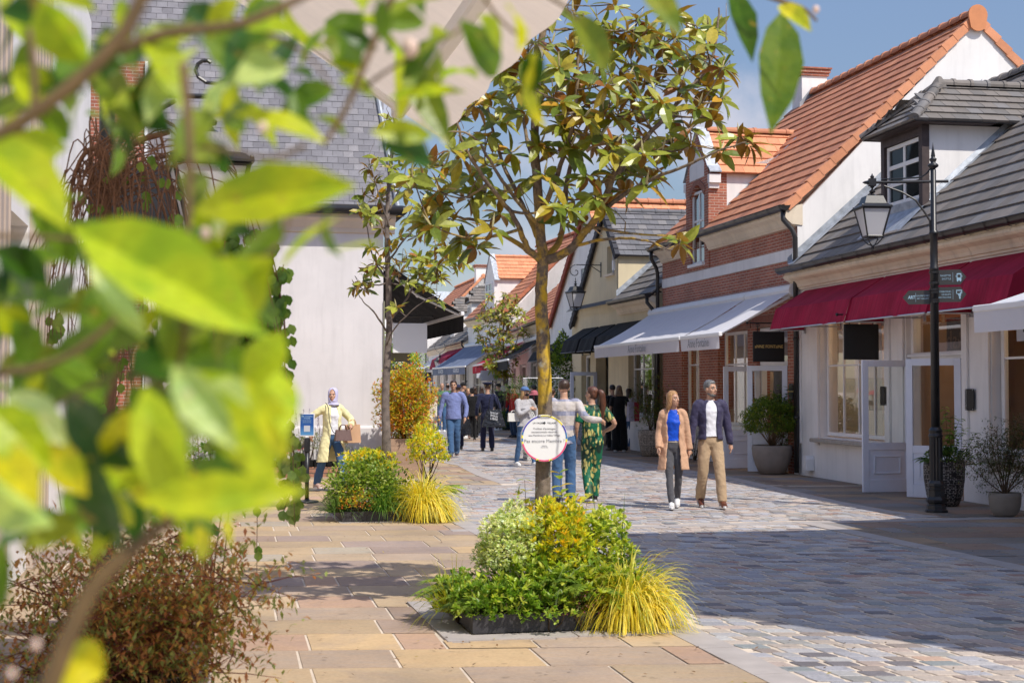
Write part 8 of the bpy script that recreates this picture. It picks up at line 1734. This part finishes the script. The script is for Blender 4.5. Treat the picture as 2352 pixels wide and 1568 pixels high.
# woman in yellow coat
x, d = -2.93, 23.2; root, T, HR, W_, A = person('woman in lilac headscarf, long pale yellow coat and blue jeans striding by the white wall', x, d, -58, 1.68, 0, ((0.16,-0.30,0.0),(-0.10,0.30,0.0)), ((0.33,-0.14,0.98),(-0.24,0.22,1.12)), yaw=-38, fem=True, top=F_WHITE, tlen=0.96, legs=F_JEAN, lstyle='straight', shoes=SHP, sole=SHW, vox=VX, coat=(F_YEL,0.50,0.62,0.40,0.085), scarf=LILAC, pole=((0.9,-0.6,0.5),(-0.7,-0.6,-0.2)), w=1.02)
LEA = mat_plain('brown_quilted_leather',(0.10,0.045,0.035),0.4,0.2,30,0.5)
bagmesh('handbag', 'small brown quilted leather handbag worn by the woman in yellow', (x+0.20, d-0.20, 0.84), 0.35, 0.28, 0.13, 0.18, LEA, 0.08)
r = thing('bag_strap', (x-0.02, d-0.15, 0.95), 0, 'thin dark strap crossing the white top of the woman in yellow', 'strap'); m = MB(); m.tube(smooth_path([Vector(p) for p in ((-0.07,0.03,0.50),(-0.02,-0.03,0.42),(0.0,-0.02,0.20),(0.06,-0.06,0.04),(0.12,-0.12,0.02))],4),0.007,6); m.build('cord', F_DGRY, r)
bagmesh('paper_bag', 'brown paper shopping bag carried behind the leather handbag', (x+0.33, d+0.02, 0.80), 0.4, 0.26, 0.1, 0.30, mat_plain('kraft_paper',(0.50,0.30,0.17),0.8,0.1,9,0.1), 0.08, 0.95)
# man in light blue shirt
x, d = spot(453.5, 456.5); root, T, HR, W_, A = person('dark haired man in untucked light blue shirt and jeans walking towards us', x, d, -90, 1.86, 1, ((0.04,0.22,0.0),(-0.07,-0.18,0.03)), ((0.33,0.02,0.86),(-0.27,0.10,0.90)), top=F_SHIRT, tlen=0.86, legs=F_JEAN, shoes=mat_plain('blue_tan_shoe',(0.06,0.09,0.14),0.6,0.1,9,0), sole=SHBR, hair=H_BRN, vox=VX, w=1.16, belly=0.025, pole=((0.9,-0.6,0),(-0.9,-0.6,0)))
# officer with bag
x, d = spot(487.5, 450.6); root, T, HR, W_, A = person('uniformed officer in peaked cap and navy suit seen from behind', x, d, 92, 1.80, 0, ((0.12,0.05,0.0),(-0.12,-0.02,0.0)), ((0.32,0.06,0.95),(-0.28,0.12,0.92)), top=F_NAVY, tlen=0.84, legs=F_NAVY, shoes=SHB, hair=H_BRN, cap=(F_NAVY,'peaked'), vox=VX, w=1.08)
PVC = mat_plain('glossy_black_vinyl',(0.016,0.016,0.018),0.18,0.15,7,1.0,0.03,bscale=9)
r = bagmesh('tote_bag', 'huge glossy black tote bag with white lettering hanging from the officer shoulder', (x+0.17, d-0.30, 0.66), 0.1, 0.62, 0.22, 0.46, PVC, 0.42, 0.55, sag=0.05)
for i, t in enumerate(('SHOP','IMAG','LIBRE')): text(t, 0.085, WHITE_INK, r, (0.0,-0.135+0.02*(2-i)*0.5,0.36-i*0.075), (radians(90),radians(12),0), ext=0.001)
# others farther off
x, d = spot(472, 440); person('woman with dark bun in black hooded jacket walking away', x, d, 88, 1.68, 0, ((0.08,0.12,0.0),(-0.08,-0.22,0.10)), ((0.25,0.05,0.92),(-0.25,0.02,0.85)), fem=True, top=F_BLACK, tlen=0.80, legs=F_BLACK, lstyle='skinny', shoes=SHB, sole=SHP, hair=H_BLK, hstyle='bun', vox=0.014, w=1.12)
x, d = spot(458, 449); person('man in navy suit and dark cap hidden behind the blue shirt', x, d, 92, 1.76, 0, ((0.09,0.1,0),(-0.09,-0.12,0.02)), top=F_NAVY, tlen=0.86, legs=F_NAVY, shoes=SHB, hair=H_BRN, cap=(F_NAVY,'ball'), vox=0.014)
bagmesh('tote_bag', 'black glossy carrier bag behind the man in the blue shirt', (x+0.20, d-0.1, 0.42), 0.1, 0.36, 0.12, 0.42, PVC, 0.25, 0.7)
x, d = spot(462.5, 438); person('man in charcoal jacket and black baseball cap looking right', x, d, 20, 1.84, 0, top=F_DGRY, tlen=0.84, legs=F_BLACK, shoes=SHW, hair=H_BRN, cap=(F_BLACK,'ball'), vox=0.014, yaw=-10, w=1.1)
x, d = spot(468, 436); person('woman with light brown hair glimpsed between the capped man and the bun', x, d, -80, 1.66, 0, fem=True, top=F_BLACK, legs=F_BLACK, shoes=SHB, hair=H_AUB, hstyle='long', vox=0.014)
x, d = spot(474.5, 437); person('dark haired woman in navy top beyond the woman with the bun', x, d, 95, 1.72, 0, fem=True, top=F_NAVY, tlen=0.85, legs=F_BLACK, shoes=SHB, hair=H_BRN, hstyle='long', vox=0.014, w=1.05)
x, d = spot(429.5, 433.5); person('girl in short cream dress beside the orange shrub', x, d, -70, 1.30, 0, fem=True, top=F_CREAM, sleeve='short', tlen=0.9, skirt=(F_CREAM,[((0,0,0.60),0.21,0.17),((0,0,0.8),0.18,0.14),((0,0,1.0),0.14,0.11)]), shoes=SHW, hair=H_BRN, hstyle='ponytail', vox=0.014, wr=((0.42,0.1,1.0),(-0.26,0,0.85)), feet=((0.09,0.05,0),(-0.08,0.12,0)))
x, d = spot(433.5, 431.2); person('woman with dark hair in cream top and beige trousers looking down', x, d, -80, 1.72, 0, fem=True, top=F_CREAM, sleeve='short', tlen=0.72, legs=F_CREAM, lstyle='wide', shoes=mat_plain('lilac_shoe',(0.35,0.36,0.48),0.6,0.05,9,0), hair=H_BRN, hstyle='ponytail', vox=0.014, nod=22, w=1.12, feet=((0.08,-0.1,0),(-0.1,0.15,0)))
x, d = spot(442, 431.8); person('smiling balding man in sage green polo shirt and jeans', x, d, -88, 1.86, 1, top=F_GRN, sleeve='short', tlen=0.88, legs=F_JEAN, shoes=SHW, hair=H_BRN, hstyle='balding', vox=0.014, w=1.1, wr=((0.2,0.2,1.1),(-0.3,0.1,1.15)), pole=((1,-0.3,0),(-1,-0.3,0)))
x, d = spot(422.5, 452); person('small child in maroon quilted coat beside the tan planter', x, d, 175, 0.98, 0, top=F_MAR, tlen=0.55, legs=F_BLACK, shoes=SHP, hair=H_BRN, hstyle='short', vox=0.014, w=1.35, nod=18)
bagmesh('paper_bag', 'tan paper bag just right of the wooden box planter', (x-0.16, d-0.5, 0.36), 0.2, 0.2, 0.12, 0.30, mat_plain('tan_paper',(0.45,0.28,0.15),0.8,0.1,9,0.1), 0.05, 1.0)
x, d = spot(524.5, 466.5); root, T, HR, W_, A = person('blonde woman in blue cap, black mask, grey sweatshirt and jeans', x, d, -62, 1.70, 0, ((0.10,-0.20,0.0),(-0.12,0.22,0.0)), ((-0.02,0.20,1.28),(-0.25,0.12,0.95)), yaw=14, fem=True, top=F_HOOD, tlen=0.88, legs=F_JEAN, lstyle='skinny', shoes=SHW, hair=H_BLD, hstyle='long', cap=(cl('sky_blue_cap',(0.09,0.17,0.36)),'ball'), mask=True, vox=VX, w=1.14, pole=((0.8,0.1,-0.9),(-0.8,-0.6,0)))
bagmesh('white_handbag', 'white studded clutch bag under the arm of the masked woman', (x-0.24, d-0.16, 0.98), 0.5, 0.26, 0.07, 0.18, mat_plain('white_studded_leather',(0.60,0.59,0.55),0.5,0.15,60,0.6), 0.05, 0.95)
x, d = spot(514.5, 437); person('man in red and yellow jersey partly hidden behind the masked woman', x, d, -150, 1.76, 1, top=F_RED, tlen=0.86, legs=F_DJEAN, shoes=SHB, hair=H_BRN, vox=0.014)
x, d = spot(564, 503.0); root, T, HR, W_, A = person('man in pale checked shirt and jeans seen from behind with an arm round his companion', x, d, 92, 1.80, 0, ((0.10,0.05,0.0),(-0.10,-0.05,0.0)), ((0.52,-0.02,1.18),(-0.28,0.08,0.86)), top=PLAID, tlen=0.84, legs=F_JEAN, shoes=SHB, hair=H_BRN, vox=VX, w=1.14, pole=((0.2,-0.6,-0.6),(-0.4,-1,0)), yaw=4)
x, d = spot(592, 501.5); person('woman with long chestnut ponytail in green tropical print jumpsuit seen from behind', x, d, 97, 1.70, 0, ((0.05,0.10,0.0),(-0.06,-0.12,0.03)), ((0.22,0.16,1.06),(-0.24,0.1,0.92)), fem=True, top=TROP, sleeve='short', tlen=0.90, legs=TROP, lstyle='straight', shoes=SHB, sole=SHW, hair=H_CHE, hstyle='ponytail', vox=VX, w=1.10, yaw=52, pole=((0.9,-0.8,0),(-0.4,-1,0)))
x, d = spot(619, 451.5); person('woman with long light brown hair in loose black clothes carrying a shopping bag', x, d, 78, 1.74, 0, ((0.12,0.02,0),(-0.1,-0.02,0)), ((0.22,0.16,1.10),(-0.24,0.1,0.9)), fem=True, top=F_BLACK, sleeve='short', tlen=0.80, legs=F_BLACK, lstyle='wide', shoes=SHW, hair=H_LBR, hstyle='long', vox=0.013, w=1.12)
r = bagmesh('shopping_bag', 'white and red paper shopping bag beside the women in black', (x+0.34, d-0.15, 0.82), 0.5, 0.30, 0.14, 0.50, mat_plain('white_bag_card',(0.50,0.48,0.60),0.5,0.05,9,0), 0.10, 0.98); m = MB(); m.box(0.152,-0.082,0.0,0.166,0.03,0.5); m.box(0.0,-0.098,0.0,0.15,-0.084,0.5); m.build('red_side', mat_plain('red_bag_card',(0.32,0.01,0.04),0.5,0.05,9,0), r)
x, d = spot(612.5, 450); person('dark haired person in black t-shirt reaching towards the cream shop door', x, d, 120, 1.76, 0, top=F_BLACK, sleeve='short', tlen=0.84, legs=F_BLACK, shoes=SHB, hair=H_BLK, vox=0.013, w=1.05, wr=((0.3,0.2,1.0),(-0.42,0.1,1.12)))
x, d = spot(628.5, 449); person('brown haired woman in pale top and jeans at the shop window', x, d, 10, 1.66, 0, fem=True, top=F_CREAM, sleeve='short', legs=F_JEAN, lstyle='skinny', shoes=SHP, hair=H_BRN, hstyle='long', vox=0.013)
x, d = spot(551.5, 466); person('person in dark grey shirt mostly hidden behind the main trunk', x, d, 80, 1.68, 1, top=F_DGRY, legs=F_DJEAN, shoes=SHB, hair=H_BRN, vox=0.013, w=1.1)

src = [o for o in bpy.data.objects if o.get('category') == 'person']
def byl(t): return next(o for o in src if t in o['label'])
for t, u, v, a, lb in (('light brown hair glimpsed', 437, 430.5, -1.2, 'small distant woman in black left of the green polo man'), ('balding man', 447.5, 427.8, 2.9, 'far man in green top walking away down the street'), ('navy top beyond', 481.5, 432.5, 0.3, 'distant dark haired woman just left of the officer'), ('charcoal jacket', 499, 430, 2.2, 'distant capped figure right of the officer'), ('jersey', 509, 429.5, -0.8, 'small far figure in red near the third tree'), ('pale top and jeans', 455.5, 428.5, 1.0, 'tiny far woman in pale top beyond the capped man'), ('black t-shirt', 534, 443, 0.5, 'dark clothed person beyond the glass display case')):
    c_ = copy_tree(byl(t)); p_ = gp(u, v); c_.location = (p_.x, p_.y, 0.014); c_.rotation_euler.z += a; c_['label'] = lb
# ------------------------------------------------------------------ blurred foreground branch of a broad-leaved shrub (about one metre from the camera)
FG = {'y': (0.37,0.43,0.012), 'Y': (0.50,0.46,0.012), 'g': (0.12,0.20,0.015), 'd': (0.035,0.09,0.010), 'o': (0.18,0.22,0.02), 'p': (0.42,0.48,0.16)}
k = NM('foreground_leaf'); a_ = k.n('VertexColor', layer_name='Col'); v = k.tex(); c = a_.outputs[0]
c = k.mix(k.ramp(k.noise(v, 26, 4, 0.6, 0.5), [(0.45, 0.0), (0.62, 0.75)]), c, k.mix(1.0, c, (0.50, 0.70, 0.8), 'MULTIPLY')); c = k.mix(k.ramp(k.noise(v, 70, 3), [(0.64, 0.0), (0.7, 0.6)]), c, (0.34, 0.22, 0.04)); c = k.mix(1.0, c, k.ramp(k.noise(k.tex('Object', (1,1,3)), 120, 3), [(0.3, 0.82), (0.7, 1.15)]), 'MULTIPLY')  # mottling puts both variegation and patches of light into the leaf colour
k.col(c); k.rough(0.38); k.p.inputs['Specular IOR Level'].default_value = 0.4; k.bump(k.noise(v, 60, 3), 0.5, 0.004)
tr = k.n('BsdfTranslucent'); k.l(k.mix(1.0, c, (1.7, 1.8, 0.9), 'MULTIPLY'), tr.inputs[0]); ms = k.n('MixShader'); ms.inputs[0].default_value = 0.42; k.l(k.p.outputs[0], ms.inputs[1]); k.l(tr.outputs[0], ms.inputs[2]); k.l(ms.outputs[0], k.out.inputs[0]); FGL = k.m
root = thing('foreground_shrub', tuple(ov(100,1700,1.0)), 0, 'large out-of-focus yellow green leaves of a shrub close to the camera', 'shrub'); rb = Vector(root.location)
fol = MB(); fol.T = Matrix.Translation(-rb); br = MB(); br.T = fol.T
def fleaf(x0, y0, x1, y1, W_, dp, ty, tilt=None, droop=0.12):
    a = ov(x0,y0,dp); b = ov(x1,y1,dp*RP.uniform(0.94,1.08)); L = (b-a).length; up = Vector((0.15,-1,0.45)) + (rv(0.55) if tilt is None else Vector(tilt)); leaf(fol, a, b-a, up, L, W_/2.297*dp/FPX, jit(FG[ty],0.12), RP.uniform(0.08,0.32), droop+RP.uniform(-0.05,0.3), 4)
FGB = mat_plain("foreground_bark",(0.15,0.09,0.03),0.6,0.35,40,0.4)
for L_ in [(815,425,385,450,150,.95,'y',(0,0,-.3),0.05),(165,520,610,745,205,.88,'y',(0,0,0),0.05),(625,590,400,760,190,.88,'y'),(-60,300,155,490,150,.9,'y'),(440,150,320,240,105,1.0,'p'),(500,190,665,120,115,1.0,'p'),(745,325,545,210,88,1.05,'y'),(370,130,210,300,105,1.1,'d'),(590,175,765,265,105,1.15,'d'),(800,40,645,62,62,1.2,'g'),(835,25,735,168,145,1.3,'g'),(890,222,1065,188,48,1.25,'y'),(870,330,1015,362,86,1.15,'d'),(850,300,1005,300,60,1.15,'y'),(935,140,1005,262,80,1.4,'o'),(1055,40,1165,185,85,1.2,'g'),(1100,30,1185,105,68,1.2,'y'),(1160,5,1245,65,60,1.1,'Y'),(1235,115,1190,278,105,1.3,'Y'),(1230,110,1215,210,60,1.32,'d'),(1310,25,1432,155,80,1.5,'o'),(1685,-25,1742,62,66,1.9,'d'),(1800,22,1795,260,106,2.05,'g',(0,0,0),-0.08),(1795,5,1862,42,48,1.9,'Y'),(85,-10,185,155,130,.9,'y'),(-10,20,130,25,95,1.0,'d'),(60,560,25,705,120,1.0,'d'),(-20,570,120,640,85,1.0,'d'),(200,600,335,775,66,.9,'p'),(480,760,400,905,120,.95,'g'),(430,850,680,1090,185,.85,'y'),(560,870,690,1060,90,.8,'Y'),(400,840,520,1010,100,.82,'p'),(150,915,255,1065,125,.95,'d'),(335,890,385,1150,130,.85,'y'),(300,930,260,1120,110,.9,'Y'),(-30,930,110,1070,130,.85,'y'),(20,900,150,1010,100,.9,'p'),(-20,1020,90,1130,100,.85,'Y'),(-20,1090,105,1270,150,.8,'p'),(210,1030,240,1305,110,.9,'d'),(320,1150,690,1120,110,.8,'y'),(95,830,265,905,112,.95,'g'),(255,755,125,865,120,1.0,'g'),(25,735,112,845,90,1.0,'g'),(640,495,560,645,84,.95,'g'),(235,245,345,312,70,1.0,'o'),(785,495,625,575,46,1.0,'y'),(15,1240,-10,1400,90,.9,'g'),(230,1470,150,1580,100,.9,'Y'),(930,-15,1015,22,60,1.2,'g'),(545,-10,450,65,80,1.0,'y'),(640,-10,560,95,90,1.1,'g'),(160,70,55,5,80,1.0,'g'),(295,870,430,795,125,1.0,'d'),(190,1180,60,1250,70,.95,'o'),(560,790,495,965,115,.95,'g'),(300,690,200,830,130,1.05,'g'),(650,760,560,900,100,1.0,'y'),(460,520,330,600,90,1.0,'g'),(360,700,480,840,140,.9,'o'),(60,480,190,600,90,1.1,'g'),(880,560,740,560,40,1.05,'y'),(400,990,300,880,110,.9,'g'),(100,1000,190,1130,90,.9,'Y'),(480,900,420,1030,100,.85,'p'),(600,960,520,860,90,.85,'p'),(-10,700,70,780,80,1.0,'y'),(430,30,340,90,70,1.05,'g'),(210,1290,270,1180,60,.95,'y'),(760,470,700,560,50,1.0,'g'),(1480,-40,1560,20,70,1.4,'o'),(990,50,1030,110,40,1.2,'y'),(570,610,640,700,70,.95,'g'),(370,640,300,560,90,1.05,'d'),(250,950,360,1010,110,1.05,'d'),(640,850,660,980,80,.85,'y')]:
    fleaf(*L_)
for i in range(125):
    x = RP.uniform(-20,620); y = RP.uniform(480,1180) if i < 100 else RP.uniform(-20,420)
    if x+abs(y-850)*0.25 > 600 or (y < 450 and 180 < x < 420 and y > 230): continue
    a = RP.uniform(0,6.28); l = RP.uniform(90,170); fleaf(x, y, x+cos(a)*l, y+sin(a)*l, l*RP.uniform(.42,.62), RP.uniform(1.0,1.35), RP.choice('yggdodgyg'))
for L_ in [(250,60,330,190,100,1.1,'g'),(330,60,420,150,90,1.0,'y'),(300,200,380,300,90,1.15,'d'),(470,60,560,160,90,1.1,'g'),(480,250,400,330,80,1.0,'o'),(560,300,500,200,80,1.1,'g'),(210,150,280,230,90,1.2,'o'),(430,0,500,90,90,1.15,'d'),(130,180,200,60,100,.95,'g'),(20,150,110,230,100,1.0,'y'),(520,400,440,300,80,1.1,'d')]: fleaf(*L_)
for i in range(70):
    x = RP.uniform(-20,1150); y = RP.uniform(-30,330)*(1-max(0,x-500)/1300); a = RP.uniform(0,6.28); l = RP.uniform(70,140)
    fleaf(x, y, x+cos(a)*l, y+sin(a)*l, l*RP.uniform(.42,.6), RP.uniform(1.0,1.4), RP.choice('yggoodyp'))
for i in range(16):
    x = RP.uniform(20,640); y = RP.uniform(1100,1260); a = RP.uniform(0,6.28); l = RP.uniform(60,110); fleaf(x, y-max(0,x-300)*0.2, x+cos(a)*l, y+sin(a)*l-max(0,x-300)*0.2, l*.5, RP.uniform(.95,1.3), RP.choice('ygYo'))
fol.build('foliage', FGL, root, recalc=False)
for pts, r0, r1, dp in ([((-40,330),(150,200),(270,80),(330,-40)), 17, 17, .9],[((270,110),(380,70),(560,45),(720,-30)), 14, 9, .98],[((900,-20),(840,130),(790,250),(740,330)), 9, 6, 1.15],[((830,200),(900,150),(1060,60)), 5, 3, 1.2],[((110,1600),(210,1360),(330,1240),(430,1150),(420,1000)), 24, 8, .85],[((-20,860),(150,820),(300,690),(320,560)), 10, 5, .95],[((415,140),(432,330),(430,560)), 11, 8, .95],[((430,560),(420,780),(400,900)), 8, 6, .92],[((60,60),(70,240),(0,330)), 9, 8, .95],[((-20,540),(130,545),(300,560)), 7, 4, 1.0],[((1700,-40),(1800,-5),(1850,12),(1882,42)), 7, 3, 1.95],[((560,45),(700,120),(760,200)),5,3,1.05],[((700,330),(620,360),(500,340),(420,330)),6,4,1.0],[((300,560),(380,640),(520,640),(640,560)),7,4,.95],[((400,900),(300,860),(180,900),(60,980)),7,4,.9],[((1100,-30),(1150,40),(1235,110)),5,3,1.25],[((1235,-30),(1300,10),(1330,40)),5,3,1.4],[((640,560),(660,500),(650,420)), 4, 3, 1.0]):
    P = smooth_path([ov(a, b, dp) for a, b in pts], 6); n_ = len(P); br = MB(); br.T = fol.T; br.tube(P, [(r0+(r1-r0)*i/(n_-1))/2.297*dp/FPX for i in range(n_)], 10); br.build('branch', FGB, root, smooth=True)
BUD = mat_plain('pink_white_bud',(0.66,0.48,0.40),0.5,0.2,60,0)
for x, y, s, dp in ((940,105,20,1.2),(600,290,12,1.0),(470,535,13,1.0),(330,950,14,.9),(90,1475,11,.85),(35,1540,10,.85),(1880,15,8,1.9)): bd = MB(); bd.T = fol.T; bd.ell(ov(x,y,dp), s/2.297*dp/FPX, s/2.297*dp/FPX, s*1.2/2.297*dp/FPX, 12, 8); bd.build('bud', BUD, root, smooth=True)
